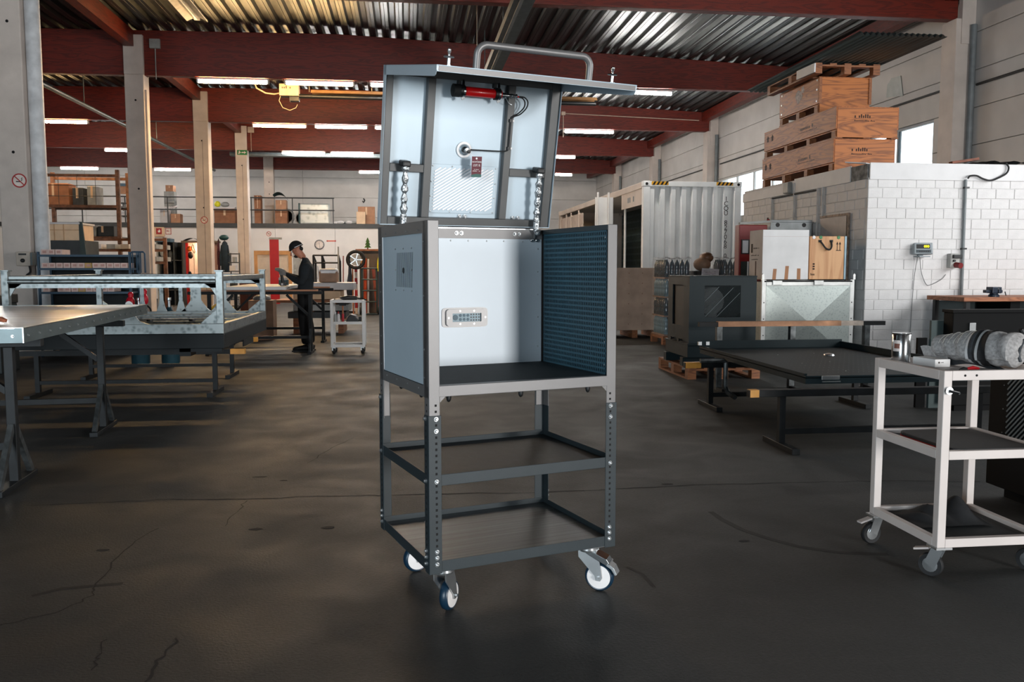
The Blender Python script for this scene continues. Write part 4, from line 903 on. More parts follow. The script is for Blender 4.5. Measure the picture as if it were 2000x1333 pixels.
part('case_edge', B().box((.03, .0, zt-.03), (w-.03, .03, zt-.012)), M_blkp, t)
for z in (.25, .45, .65, .85): part('rivet', B().lathe([(.008, 0), (.006, .004)], (.03, 0, z), (0, -1, 0), 8), M_blkp, t); part('rivet', B().lathe([(.008, 0), (.006, .004)], (w-.03, 0, z), (0, -1, 0), 8), M_blkp, t)
for x in (.05, w-.15): part('foot', B().box((x, .05, 0), (x+.1, .8, zb)), M_blkp, t)
part('hand_mark', B().prism([(.0, 0), (.06, .0), (.03, .04), (.07, .1), (.04, .13), (.0, .1), (.03, .07)], (.68, -.006, .22), (1, 0, 0), (0, 0, 1), (0, .002, 0)), mat('mark_grey', (120, 124, 124), .6), t)
# cartons on the case
M_ctn = mat('carton_white', (214, 214, 214), .6, var=.05, vs=4); M_ctns = mat('carton_side', (198, 190, 186), .65, var=.06)
M_tape = mat('tape_brown', (150, 96, 48), .4)
zt = 1.131
t = thing('white_carton', 'large white carton with brown tape strips on the metal case', 'carton', (4.285, cy, zt))
part('body', B().box((0, 0, 0), (.59, .40, .605)), M_ctn, t, bev=.006)
for k, (x, h, dx) in enumerate([(.13, .13, .01), (.285, .165, .01), (.445, .135, .0)]): part('tape_strip', B().prism([(0, 0), (.045, 0), (.045+dx, h), (dx, h)], (x, -.001, 0), (1, 0, 0), (0, 0, 1), (0, .0008, 0)), M_tape, t)
part('flap_crease', B().box((.0, -.0012, .52), (.59, -.0004, .524)), M_ctns, t)
part('side_skin', B().box((-.0012, .0, .0), (.0, .40, .604)), M_ctns, t)
part('logo_block', B().box((-.0025, .30, .33), (-.0012, .35, .44)), M_ink, t)
pr = B(); scribble(pr, (-.0022, .28, .375), (0, -1, 0), (0, 0, 1), .18, 8, .025, 80, -.0008); scribble(pr, (-.0022, .35, .29), (0, -1, 0), (0, 0, 1), .25, 10, .016, 81, -.0008); scribble(pr, (-.0022, .33, .24), (0, -1, 0), (0, 0, 1), .2, 9, .014, 82, -.0008)
part('print', pr, M_ink, t, kind='stuff'); part('tear_line', B().box((-.0025, .18, .0), (-.0012, .215, .225)), mat('tear_brown', (70, 40, 30), .7), t)
M_kraft = woodmat('plywood_case_tan', (206, 160, 116), (184, 134, 92), axis=2, scale=2.5, rough=.6, rings=4)
t = thing('tan_wooden_case', 'tan wooden case with a black strap handle beside the white carton', 'case', (4.90, cy+.03, zt))
part('body', B().box((0, 0, 0), (.45, .5, .53)), M_kraft, t, bev=.006); part('edge_profile', B().box((.45, -.005, 0), (.475, .5, .53)), mat('profile_blue', (120, 140, 150), .4, metal=.5), t)
part('strap_handle', B().tube(curve([(.13, -.008, .47), (.15, -.02, .44), (.19, -.03, .385), (.24, -.03, .365), (.27, -.025, .40), (.275, -.008, .47)]), .011, 8), M_rubr, t, smooth=True)
for x in (.13, .275): part('strap_pad', B().box((x-.02, -.008, .455), (x+.02, 0, .485)), M_rubr, t)
for x in (.355, .39): part('arrow_mark', B().prism([(-.004, 0), (.004, 0), (.004, .07), (.014, .07), (0, .105), (-.014, .07), (-.004, .07)], (x, -.0015, .36), (1, 0, 0), (0, 0, 1), (0, .001, 0)), M_ink, t)
part('arrow_base', B().box((.34, -.0015, .352), (.405, -.0005, .36)), M_ink, t)
for x, m in ((.05, M_hub), (.14, mat('sticker_green', (60, 130, 80), .5)), (.37, mat('sticker_green', (60, 130, 80), .5))): part('corner_clip', B().lathe([(.022, 0), (.018, .004)], (x, -.001, .515), (0, -1, 0), 12), m, t)
pr = B(); scribble(pr, (.02, -.0015, .05), (1, 0, 0), (0, 0, 1), .055, 5, .03, 90, -.001); scribble(pr, (.07, -.0015, .09), (0, 0, 1), (-1, 0, 0), .12, 4, .04, 91, .001); part('print', pr, M_ink, t, kind='stuff')
# red machine behind the cabinet
M_rdm = mat('machine_red', (128, 12, 16), .45, var=.06)
t = thing('red_machine', 'tall red machine with a display panel behind the dark cabinet', 'machine', (4.50, 11.35, 0))
part('body', B().box((0, 0, 0), (.40, .16, 1.86)), M_rdm, t, bev=.01)
part('top_trim', B().bar((-.01, -.02, 1.875), (.44, -.02, 1.905), .06, .03), mat('plastic_grey2', (170, 170, 166), .6), t)
part('display_bezel', B().box((.03, -.012, 1.46), (.17, 0, 1.66)), M_blkp, t); part('display', B().box((.045, -.016, 1.475), (.125, -.012, 1.645)), mat('display_paper', (205, 205, 208), .5), t)
part('chute', B().box((.03, -.004, 1.14), (.16, .0, 1.36)), mat('chute_dark', (40, 52, 52), .5), t); part('chute_glass', B().box((.12, -.01, 1.14), (.14, -.004, 1.36)), M_hub, t)
part('knob', B().ball((.40, -.02, 1.92), .022), M_rdm, t, smooth=True)
t = thing('grey_machine', 'grey machine housing with two round black vents behind the white carton', 'machine', (4.945, 11.35, 0))
part('body', B().box((0, 0, 0), (.60, .6, 1.93)), mat('machine_grey', (176, 182, 184), .5), t, bev=.012)
for x in (.10, .48): part('vent', B().lathe([(.03, 0), (.028, .006)], (x, -.001, 1.86), (0, -1, 0), 18), M_blkp, t)
part('seam', B().box((.0, -.002, 1.895), (.62, 0, 1.899)), M_blkp, t)
# ================================================================== trestles with the dark tray, right middle ground
M_steel = mat('raw_steel_dark', (20, 23, 25), .5, spec=.3, metal=.2, var=.25, vs=12)
M_steelb = mat('raw_steel_bright', (92, 96, 97), .38, metal=.7, var=.35, vs=14)
M_tape = mat('tape_brown', (150, 96, 48), .4)
M_ytape = mat('tape_yellow', (214, 150, 60), .5, var=.15)
M_tray = mat('tray_dark_teal', (22, 36, 40), .55, spec=.2, metal=.0, var=.1, vs=4)
def trestle(label, x0, y, x1, zt, legs, cap):
    t = thing('steel_trestle', label, 'trestle', (x0, y, 0), group='low steel trestles')
    part('top_bar', B().box((-.25, -.03, zt-.05), (x1-x0+.25, .03, zt)), M_steel, t, bev=.003)
    part('bar_tape', B().box((-.245, -.031, zt-.051), (-.18 if cap == 1 else -.10, .031, zt+.001)), M_ytape, t)
    for lx in legs:
        part('leg', B().box((lx-.022, -.022, .04), (lx+.022, .022, zt-.05)), M_steel, t); part('foot', B().box((lx-.028, -.25, 0), (lx+.028, .25, .042)), M_steel, t, bev=.003)
    part('stretcher', B().box((legs[0], -.02, .10), (legs[-1], .02, .14)), M_steel, t)
    return t
tr1 = trestle('low steel trestle with orange tape on its end under the dark tray', 2.62, 5.75, 4.15, .42, (0, 1.5), 1)
tr2 = trestle('low steel trestle with longer orange tape beside the machine cabinet', 2.73, 7.5, 4.15, .42, (0, 1.4), 2)
part('bent_pipe', B().tube([(-.12, -.06, .44), (.10, -.06, .44), (.12, -.06, .42), (.12, -.06, .2), (.13, -.1, .15), (.16, -.2, .12)], .022, 8), M_steelb, tr2, smooth=True)
t = thing('dark_sheet_tray', 'large dark perforated sheet tray lying on the low trestles', 'tray', (2.90, 5.97, .452))
w, l, h = 1.5, 2.33, .075
part('sheet', B().box((0, 0, .012), (w, l, .018)), M_tray, t)
part('edge', B().box((0, 0, -.03), (w, .02, .03)), M_tray, t); part('edge', B().box((0, l-.02, 0), (w, l, h+.02)), M_tray, t); part('edge', B().box((0, .02, -.03), (.02, l-.02, h*.6)), M_tray, t); part('edge', B().box((w-.02, .02, 0), (w, l-.02, h)), M_tray, t)
db = B()
for r_ in range(14):
    for k in range(33): x = .06+k*.042; db.lathe([(.004, 0), (.003, .0012)], (x, .12+.155*r_+(.004 if k % 2 else 0), .018), (0, 0, 1), 5)
part('perforation', db, mat('perforation_grey', (60, 72, 74), .5), t, kind='stuff')  # grey dots, paler than the sheet, mark the perforation rows
for x, y in [(.5, .35), (.75, .33), (1.0, .36), (1.3, .3), (.4, .9), (.7, 1.0), (1.1, .95), (1.4, 1.0), (.5, 1.6), (.9, 1.7), (1.4, 1.6)]: fix(me_rivet, 'screw', t, (x, y, .018), '+z')
part('hook_plate', B().lathe([(.05, 0), (.045, .012), (.02, .02)], (.95, 1.5, .018), (0, 0, 1), 14), M_zinc, t, smooth=True)
part('hook_plate', B().lathe([(.04, 0), (.035, .012), (.02, .02)], (1.05, .25, .018), (0, 0, 1), 14), M_zinc, t, smooth=True)
part('clasp', B().box((.12, -.012, .0), (.26, 0, .03)), M_zinc, t, bev=.003); part('clasp_bar', B().tube([(.12, -.02, -.012), (.26, -.02, -.012)], .005, 6), M_zinc, t)
for x in (-.02, .06): part('edge_clip', B().box((x, l-.03, .05), (x+.035, l, .085)), M_zinc, t)
# upright rail behind the tray
t = thing('padded_rail', 'cardboard padded steel rail on three posts behind the dark tray', 'rail', (3.0, 8.62, 0))
part('top_bar', B().box((.0, -.03, .665), (2.05, .03, .71)), M_steel, t)
part('padding', B().box((.20, -.034, .663), (1.55, .034, .716)), mat('cardboard_pad', (170, 124, 92), .7, var=.25, vs=6), t)
part('padding', B().box((1.55, -.033, .664), (1.8, .033, .713)), mat('pad_worn', (196, 180, 166), .7, var=.3), t)
for x in (.22, 1.02, 1.85): part('post', B().box((x-.03, -.03, 0), (x+.03, .03, .665)), M_steelb, t, bev=.003); part('foot', B().box((x-.03, -.2, 0), (x+.03, -.031, .03)), M_steel, t)
# ================================================================== white trolley, right foreground
M_wht = mat('trolley_white', (196, 188, 184), .5, var=.04, vs=5)
TX0, TX1, TY0, TY1 = 2.135, 2.635, 3.19, 3.71
t = thing('white_trolley', 'white three tier frame trolley carrying a tin and a rolled jacket', 'trolley', (TX0, TY0, 0))
w, l = TX1-TX0, TY1-TY0; q = .036
for x in (0, w-q):
    for y in (0, l-q): part('post', B().box((x, y, .135), (x+q, y+q, .865)), M_wht, t, bev=.003)
M_shelf = mat('shelf_dark', (38, 42, 44), .6, var=.1)
for z, hh in ((.825, .04), (.50, .036), (.135, .036)):
    for y in (0, l-q): part('rail', B().box((q, y, z), (w-q, y+q*.8, z+hh)), M_wht, t, bev=.002)
    for x in (0, w-q): part('rail', B().box((x, q, z), (x+q*.8, l-q, z+hh)), M_wht, t, bev=.002)
    part('shelf', B().box((q*.5, q*.5, z+hh-.028), (w-q*.5, l-q*.5, z+hh-.02)), M_wht if z > .8 else M_shelf, t)
part('hook_bolt', B().cyl((.018, -.001, .785), (.018, -.012, .785), .016, 12), M_zinc, t); part('hook_bolt', B().cyl((.018, -.012, .785), (.035, -.05, .78), .006, 8), M_chrome, t)
for x in (.09, .14): part('hole', B().lathe([(.005, 0), (.005, .0006)], (x, -.0005, .845), (0, -1, 0), 8), M_hole, t)
def small_caster(parent, x, y, a, m_t):
    g = part('caster', B().box((x-.035, y-.035, .127), (x+.035, y+.035, .135)), M_zinc, parent)
    ca, sa = math.cos(a), math.sin(a); ax = Vector((ca, sa, 0)); tr = Vector((-sa, ca, 0))*.03; c = Vector((x, y, .05))+tr
    part('tyre', B().lathe([(.03, -.012), (.046, -.013), (.05, -.006), (.05, .006), (.046, .013), (.03, .012)], c, ax, 24), m_t, g, smooth=True); part('hub', B().lathe([(.01, -.014), (.03, -.0125), (.03, .0125), (.01, .014)], c, ax, 16), M_zinc, g, smooth=True)
    for s in (-1, 1): p = Vector((x, y, .127))+ax*s*.018; part('fork_arm', B().bar(p, c+ax*s*.018, .003, .045, up=tr), M_zinc, g)
    part('brake_lever', B().bar(Vector((x, y, .12))+tr*1.2, Vector((x, y, .105))+tr*3.2, .03, .008), M_wht, g)
small_caster(t, .02, l-.03, math.radians(100), M_rubr); small_caster(t, .03, .03, math.radians(40), M_rubr); small_caster(t, w-.03, l-.03, math.radians(30), M_rubr); small_caster(t, w-.03, .03, math.radians(30), M_rubr)
zs = .846
p = Zp(1759, 709, zs)
tin = thing('metal_tin', 'shiny cylindrical steel tin standing on the white trolley', 'tin', (p.x, p.y, zs))
part('body', B().lathe([(.040, 0), (.041, .003), (.041, .128), (.039, .131), (.041, .134), (.041, .137), (.037, .137)], n=36), M_chrome, tin, smooth=True)
part('lid_disc', B().lathe([(.036, .1365), (.035, .1325)], n=28), M_zinc, tin)
lb_ = part('label', B().grid(lambda u, v: (.0416*math.cos(math.radians(186+u*46)), .0416*math.sin(math.radians(186+u*46)), .055+v*.05), 6, 2), M_wht, tin, smooth=True); part('label_patch', B().grid(lambda u, v: (.0420*math.cos(math.radians(195+u*36)), .0420*math.sin(math.radians(195+u*36)), .068+v*.022), 6, 1), mat('label_brown', (116, 74, 62), .6), tin, smooth=True)
p = Zp(1826, 718, zs)
wb = thing('white_box', 'small flat white box beside the red tool on the white trolley', 'box', (p.x, p.y, zs), math.radians(7))
part('carton', B().box((0, 0, 0), (.078, .14, .034)), mat('box_white', (226, 224, 222), .4, var=.02), wb, bev=.0015)
part('logo', B().ball((.02, -.0004, .020), .0042, 10, 6, (1, .2, 1)), M_ink, wb, smooth=True); part('print', scribble(B(), (.029, -.0006, .0185), (1, 0, 0), (0, 0, 1), .022, 6, .0035, 95, -.0004), M_ink, wb, kind='stuff')
p = Zp(1888, 726, zs)
rt = thing('red_tool', 'small red and black hand tool lying on the white trolley', 'tool', (p.x, p.y, zs))
part('grip', B().tube([(0, 0, .010), (.03, .004, .013), (.06, .01, .010)], .009, 8, rs=[.006, .010, .006]), mat('tool_red', (190, 16, 28), .4), rt, smooth=True); part('head', B().tube([(-.035, -.004, .008), (-.015, -.002, .011), (0, 0, .010)], .008, 8, rs=[.004, .009, .006]), M_blkp, rt, smooth=True)
# rolled quilted jacket
M_quilt = mat('quilt_grey', (158, 156, 155), .9, var=.18, vs=90, bump=.25, bs=70); M_quiltd = mat('quilt_lining', (58, 62, 66), .8, var=.2, vs=40)
jk = thing('rolled_jacket', 'grey quilted jacket rolled up with black and white bands on the trolley', 'jacket', (0, 0, zs))
A, E_ = Vector((2.375, 3.60, .078)), Vector((2.51, 3.275, .086)); ax = (E_-A).normalized(); side_ = ax.cross(Vector((0, 0, 1))).normalized(); up_ = Vector((0, 0, 1)); LJ = (E_-A).length
def jr(s, a):
    k = .052+.026*min(1, s*1.9) if s < .55 else .078
    r = k*(1+.05*math.sin(s*34+math.sin(a*2)*1.1)+.03*math.sin(3*a+s*6))
    f = .86 if math.sin(a) < -.55 else 1.0
    return r*f
def jp(s, a, e=0.0):
    r = jr(s, a)+e; return A+ax*(LJ*s)+side_*(r*1.02*math.cos(a))+up_*(r*math.sin(a)*.98)
def band(s0, s1, e, name, m, a0=0, a1=2*math.pi): part(name, B().grid(lambda u, v: jp(s0+(s1-s0)*u, a0+(a1-a0)*v, e), 4, 36), m, jk, smooth=True)
part('roll', B().grid(lambda u, v: jp(u, 2*math.pi*v), 60, 40), M_quilt, jk, smooth=True)
def endcap(u, v):   # puckered rolled end
    a = 2*math.pi*v; r0 = jr(1, a); rr = r0*(1-u); return A+ax*(LJ+.034*math.sin(u*math.pi*.9)+.012*math.sin(a*5+u*6)*(1-u)*u-.03*u**3)+side_*(rr*1.02*math.cos(a))+up_*(rr*.98*math.sin(a))
part('rolled_end', B().grid(endcap, 14, 40), M_quilt, jk, smooth=True)
part('end_fold', B().tube([A+ax*(LJ+.030)+side_*(.035*math.sin(k*.5))+up_*(.05-.018*k) for k in range(6)], .006, 6), M_quiltd, jk, smooth=True)
part('start_cap', B().grid(lambda u, v: A-ax*(.02*math.sin(u*1.5))+side_*(jr(0, 2*math.pi*v)*(1-u)*math.cos(2*math.pi*v))+up_*(jr(0, 2*math.pi*v)*(1-u)*math.sin(2*math.pi*v)), 6, 30), M_quilt, jk, smooth=True)
band(.50, .535, .004, 'band', mat('band_white', (206, 206, 206), .7)); band(.535, .60, .004, 'band', M_quiltd); band(.60, .63, .005, 'band', M_rubr); band(.63, .66, .004, 'band', mat('band_light', (160, 162, 162), .8)); band(.66, .76, .006, 'strap', M_rubr)
part('buckle', B().cb(jp(.70, math.radians(215), .008), (.03, .05, .03)), M_blkp, jk, bev=.004)
part('jacket_tail', B().grid(lambda u, v: (2.34+.14*v+.05*u, 3.66-.30*v-.05*u, .002+.05*(1-u)*(1-.6*v)+.008*math.sin(v*9+u*4)), 8, 14), M_quiltd, jk, smooth=True)
part('jacket_hem', B().grid(lambda u, v: (2.325+.04*v+.02*u, 3.66-.12*v-.01*u, .075-.06*u+.006*math.sin(v*6)), 6, 8), M_quilt, jk, smooth=True)
for k in range(6):
    s = .10+.07*k; part('stitch_line', B().tube([jp(s+.012*math.sin(a*1.2), a, .002) for a in [math.radians(d) for d in range(20, 230, 14)]], .0014, 5), mat('stitch', (196, 192, 184), .8), jk, smooth=True)
# pad and dark cloth on the lower shelves
pd = thing('kneeling_pad', 'black pad with a red edge on the middle shelf of the white trolley', 'pad', (TX0+.06, TY0+.03, .517))
part('foam', B().prism(rrect(.19, .2, .36, .42, .05), (0, 0, .009), (1, 0, 0), (0, 1, 0), (0, 0, .014)), M_rubr, pd, bev=.003); part('red_layer', B().prism(rrect(.19, .2, .362, .422, .05), (0, 0, 0), (1, 0, 0), (0, 1, 0), (0, 0, .009)), mat('pad_red', (170, 40, 38), .7), pd)
cl = solid('dark_cloth', B().grid(lambda u, v: (TX0+.05+u*.34, TY0+.20+v*.26, .152+.10*math.exp(-((u-.75)**2)/.03-((v-.5)**2)/.08)+.05*math.exp(-((u-.35)**2)/.05-((v-.5)**2)/.1)*(1+.3*math.sin(u*25+v*9))+.004), 30, 20), mat('cloth_black', (20, 22, 25), .95, var=.2, vs=30), 'crumpled black cloth on the bottom shelf of the white trolley', 'cloth', smooth=True)
# ------------------------------------------------------------------ black cabinet with slotted grille at the frame edge
M_bk = mat('cabinet_black', (7, 8, 9), .65, spec=.15, var=.1)
t = thing('black_cabinet', 'black cabinet with slanted ventilation slots behind the white trolley', 'cabinet', (3.22, 3.45, 0))
part('body', B().box((0, 0, .07), (1.3, .95, .86)), M_bk, t, bev=.006); part('plinth', B().box((.08, .05, 0), (1.25, .9, .07)), M_bk, t)
sb = B()
for k in range(34):
    c = -.40+.030*k; y0, y1, z0, z1 = .18, .80, .36, .80; lo, hi = max(y0, y0-c), min(y1, y0-c+(z1-z0))
    if hi-lo > .02: sb.bar((-.005, y1+y0-lo, z0+c+(lo-y0)), (-.005, y1+y0-hi, z0+c+(hi-y0)), .008, .003, up=(1, 0, 0))
part('slot', sb, mat('slot_grey', (120, 126, 128), .5, metal=.4), t, kind='stuff'); part('grille_panel', B().box((-.003, .12, .32), (0, .85, .84)), M_bk, t)
for z in (.38, .51, .64, .78): fix(me_rivet, 'rivet', t, (-.003, .83, z), '-x')
part('top_plate', B().box((-.01, -.01, .86), (1.3, .96, .875)), mat('top_grey', (70, 76, 78), .5), t)
# black bench box farther back with latch and hook
t = thing('black_panel_unit', 'long black panel unit with a steel latch in front of the workbench', 'panel', (4.78, 7.05, 0))
part('body', B().box((0, 0, .05), (1.7, .14, .88)), M_bk, t, bev=.006); part('lid', B().box((-.01, -.01, .88), (1.71, .15, .905)), M_bk, t); part('plinth', B().box((.05, .01, 0), (1.65, .13, .05)), M_bk, t)
part('latch', B().box((.15, -.015, .70), (.21, 0, .79)), M_zinc, t, bev=.003); part('shackle', B().tube(curve([(.17, -.02, .72), (.14, -.025, .66), (.13, -.025, .62), (.145, -.025, .605), (.16, -.025, .63), (.18, -.02, .70)]), .006, 6), M_zinc, t, smooth=True); part('shackle_grip', B().tube([(.165, -.022, .71), (.148, -.026, .675)], .009, 6), mat('tool_red', (190, 16, 28), .4), t)
for i, (x, y, w_, z, ro) in enumerate([(4.70, 7.24, .22, .80, 6), (4.60, 7.28, .09, .64, -4)]):
    solid('sheet_panel', B().box((0, 0, 0), (w_, .03, z)), [mat('panel_grey_dark', (70, 84, 84), .6), M_bk][i], ['grey dark sheet panel leaning behind the black panel unit', 'narrow black panel leaning beside the grey sheet panel'][i], 'panel', loc=(x, y, 0))
t = thing('black_case', 'small black case with a handle on the black cabinet', 'case', (3.30, 4.16, .877))
part('body', B().box((0, 0, 0), (.14, .1, .085)), mat('case_black', (26, 30, 33), .5), t, bev=.012); part('handle', B().tube([(-.08, .02, .075), (-.05, .02, .03), (-.01, .02, .012), (.0, .02, .02)], .012, 8), mat('case_black', (26, 30, 33), .5), t, smooth=True); part('badge', B().box((.05, -.002, .035), (.07, 0, .045)), M_zinc, t)
solid('white_rag', B().grid(lambda u, v: (3.42+.2*u, 3.95+.2*v, .878+.05*math.sin(u*math.pi)*math.sin(v*math.pi)), 10, 8), mat('rag_white', (190, 190, 188), .9), 'white rag lying on the black cabinet beside the case', 'rag', smooth=True)
# workbench with vise
M_bench = woodmat('bench_wood', (166, 106, 72), (126, 74, 46), axis=0, scale=3)
t = thing('workbench', 'wooden workbench along the white brick wall', 'workbench', (6.36, 9.2, 0))
part('top', B().box((0, 0, .885), (2.2, .72, .935)), M_bench, t, bev=.004); part('cabinet', B().box((.62, .05, 0), (.74, .65, .885)), M_bk, t); part('leg', B().box((.05, .03, 0), (.10, .08, .885)), M_blkp, t); part('leg', B().box((.05, .62, 0), (.10, .67, .885)), M_blkp, t); part('leg', B().box((2.05, .03, 0), (2.1, .08, .885)), M_blkp, t)
part('brace', B().bar((.74, .35, .6), (1.9, .35, .87), .04, .03), M_steel, t); part('back_board', B().box((.1, .68, .1), (2.1, .70, .87)), mat('board_dark', (44, 54, 56), .7), t)
t = thing('bench_vise', 'dark blue bench vise mounted on the wooden workbench', 'vise', (6.74, 9.24, .937))
M_vise = mat('vise_blue', (20, 34, 52), .4, metal=.2)
part('base', B().lathe([(.06, 0), (.06, .02), (.045, .03), (.045, .05)], (.06, .06, 0), n=16), M_vise, t, smooth=True); part('jaw', B().box((.0, .0, .04), (.07, .12, .115)), M_vise, t, bev=.008); part('moving_jaw', B().box((.085, .01, .04), (.125, .11, .115)), M_vise, t, bev=.008); part('slide', B().box((-.06, .03, .045), (.15, .09, .08)), M_vise, t, bev=.005)
part('jaw_plate', B().box((.072, .01, .085), (.083, .11, .11)), M_chrome, t); part('spindle', B().cyl((.12, .06, .06), (.16, .06, .06), .012, 10), M_chrome, t); part('handle', B().cyl((.155, .0, .06), (.155, -.02, .015), .006, 8), M_chrome, t)
# ================================================================== left side: tables, galvanised frame, parts rack
M_gal = galvmat('galvanised_steel', (132, 138, 138), (70, 78, 80), .4, .7, 22)
M_top = mat('table_top_worn', (240, 234, 230), .3, coat=.3, var=.14, vs=2.0, stretch=(.35, 3.5, 1), bump=.03)
M_alue = mat('edge_profile_grey', (96, 108, 110), .4, metal=.5, var=.1)
M_pad = mat('bar_pad_wood', (176, 124, 94), .7, var=.2, vs=6)
def a_trestle(label, loc, zt, span, pad, rz=0.0, group=None, foot=.29):
    t = thing('a_foot_trestle', label, 'trestle', loc, rz, group)
    part('top_bar', B().box((-span-.3, -.03, zt-.045), (.18, .03, zt)), M_steel, t, bev=.003)
    if pad: part('pad', B().box((-span-.1, -.034, zt), (.12, .034, zt+.025)), M_pad, t)
    for x in (0, -span):
        part('leg', B().box((x-.025, -.025, .03), (x+.025, .025, zt-.045)), M_steel, t, bev=.003)
        part('foot', B().box((x-.03, -foot, 0), (x+.03, foot, .035)), M_steel, t, bev=.003)
        for s in (-1, 1): part('strut', B().bar((x, s*(foot-.03), .03), (x, s*.02, .36), .04, .03, up=(1, 0, 0)), M_steelb, t)
        d = -1 if x == 0 else 1
        part('brace', B().bar((x+d*.02, 0, .56), (x+d*.34, 0, zt-.05), .035, .035, up=(0, 1, 0)), M_steel, t)
    part('stretcher', B().box((-span, -.018, .22), (0, .018, .26)), M_steel, t)
    return t
RZ = math.radians(4.3)
for i, (x, y) in enumerate([(-2.30, 5.27), (-2.39, 7.02)]):
    a_trestle(['steel trestle with an A-shaped foot under the near corner of the white table', 'steel trestle with an A-shaped foot under the middle of the white table'][i], (x, y, 0), .865, 1.3, False, RZ, 'trestles of the white table')
t = thing('white_table_top', 'worn white table top with a riveted grey edge on steel trestles', 'table', (-2.09, 4.96, 0), RZ)
w, l = 2.1, 3.06
part('top', B().box((-w, 0, .905), (0, l, .948)), M_top, t)
part('edge_profile', B().box((0, -.004, .868), (.004, l, .95)), M_alue, t); part('edge_profile', B().box((-w, -.004, .868), (0, 0, .95)), M_alue, t); part('edge_profile', B().box((-w, l, .868), (0, l+.004, .95)), M_alue, t)
part('edge_lip', B().box((-.04, 0, .945), (.004, l, .951)), M_zinc, t); part('edge_lip', B().box((-w, -.004, .945), (-.04, .04, .951)), M_zinc, t)
part('under_frame', B().box((-w+.05, .05, .868), (-.05, l-.05, .9)), M_steel, t)
for k in range(17): fix(me_bolt, 'screw', t, (.004, .06+.183*k, .905), '+x')
fix(me_bolt, 'screw', t, (-.05, -.004, .905), '-y'); part('corner_seam', B().box((.0, -.006, .868), (.006, 0, .95)), M_zinc, t)
p = Zp(-6, 633, .952)
t = thing('work_glove', 'brown leather work glove lying on the white table', 'glove', (p.x-.05, p.y, .9515), math.radians(20))
M_lea = mat('leather_brown', (150, 86, 58), .8, var=.2, vs=30)
part('palm', B().ball((-.02, 0, .022), .06, 14, 10, (1.1, .8, .36)), M_lea, t, smooth=True)
for k in range(4): part('finger', B().tube([(.03, -.03+.02*k, .022), (.07, -.034+.023*k, .026), (.10-.006*abs(k-1.5), -.036+.025*k, .016)], .012, 8, rs=[.012, .0125, .009]), M_lea, t, smooth=True)
part('thumb', B().tube([(-.01, .035, .02), (.03, .065, .022), (.055, .07, .014)], .012, 8, rs=[.013, .012, .009]), M_lea, t, smooth=True)
# dark bench frame carrying the galvanised frame
M_ddk = mat('frame_dark_teal', (15, 22, 25), .5, spec=.25, metal=.0, var=.08)
GX0, GX1, GY0, GY1 = -3.62, -1.70, 8.20, 10.62
def low_trestle(label, x0, x1, y, zt):
    t = thing('steel_trestle', label, 'trestle', (x0, y, 0), group='trestles under the galvanised frame')
    part('top_bar', B().box((-.15, -.03, zt-.05), (x1-x0+.3, .03, zt)), M_steel, t); part('bar_tape', B().box((x1-x0+.16, -.031, zt-.051), (x1-x0+.301, .031, zt+.001)), M_ytape, t)
    for x in (0, x1-x0): part('leg', B().box((x-.022, -.022, .04), (x+.022, .022, zt-.05)), M_steel, t); part('foot', B().box((x-.028, -.27, 0), (x+.028, .27, .042)), M_steel, t)
    part('stretcher', B().box((0, -.018, .12), (x1-x0, .018, .155)), M_steel, t)
low_trestle('low steel trestle under the near side of the galvanised frame', -3.65, -1.95, 8.95, .456); low_trestle('low steel trestle under the far side of the galvanised frame', -3.65, -2.07, 10.4, .456)
t = thing('dark_base_frame', 'dark steel base frame beneath the galvanised frame', 'frame', (GX0, GY0, 0))
w, l = GX1-GX0, GY1-GY0
for a, c in [((0, 0), (w, .08)), ((0, l-.08), (w, l)), ((0, .08), (.08, l-.08)), ((w-.08, .08), (w, l-.08))]: part('beam', B().box((a[0], a[1], .53), (c[0], c[1], .665)), M_ddk, t, bev=.004)
for y in (.9, 1.6): part('cross_beam', B().box((.08, y, .56), (w-.08, y+.06, .66)), M_ddk, t)
part('fork_pocket', B().box((w-.01, .95, .46), (w+.004, 1.5, .53)), M_ddk, t); part('fork_pocket', B().box((w-.42, .0, .50), (w-.02, .06, .53)), M_ddk, t)
part('hanger_plate', B().box((w-.4, .0, .46), (w-.3, .2, .53)), M_ddk, t)
for y in (.75, 2.2): part('rest_block', B().box((.2, y-.03, .457), (w-.2, y+.03, .53)), M_ddk, t)
t = thing('galvanised_frame', 'long galvanised steel frame with flared posts on a dark base', 'frame', (GX0, GY0, .667))
H1 = .535
for a, c in [((0, 0), (w, .05)), ((0, l-.05), (w, l)), ((0, .05), (.05, l-.05)), ((w-.05, .05), (w, l-.05))]: part('base_channel', B().box((a[0], a[1], 0), (c[0], c[1], .092)), M_gal, t, bev=.003)
for y in (.55, .95, 1.4, 1.85): part('floor_bar', B().box((.05, y, .03), (w-.05, y+.07, .085)), M_gal, t, bev=.004)
for x in (.5, 1.1, 1.5): part('bolt_head', B().lathe([(.03, 0), (.03, .02)], (x, .58, .085), n=10), M_blkp, t)
def flare(x, y, z1, wd, along, wide=.16):
    poly = [(-wide, 0), (wide, 0), (wide*.75, .035), (wd, .13), (wd, z1), (-wd, z1), (-wd, .13), (-wide*.75, .035)]
    u = (1, 0, 0) if along == 'x' else (0, 1, 0); wv = (0, .012, 0) if along == 'x' else (.012, 0, 0)
    part('flared_post', B().prism(poly, (x, y, .092), u, (0, 0, 1), wv), M_gal, t)
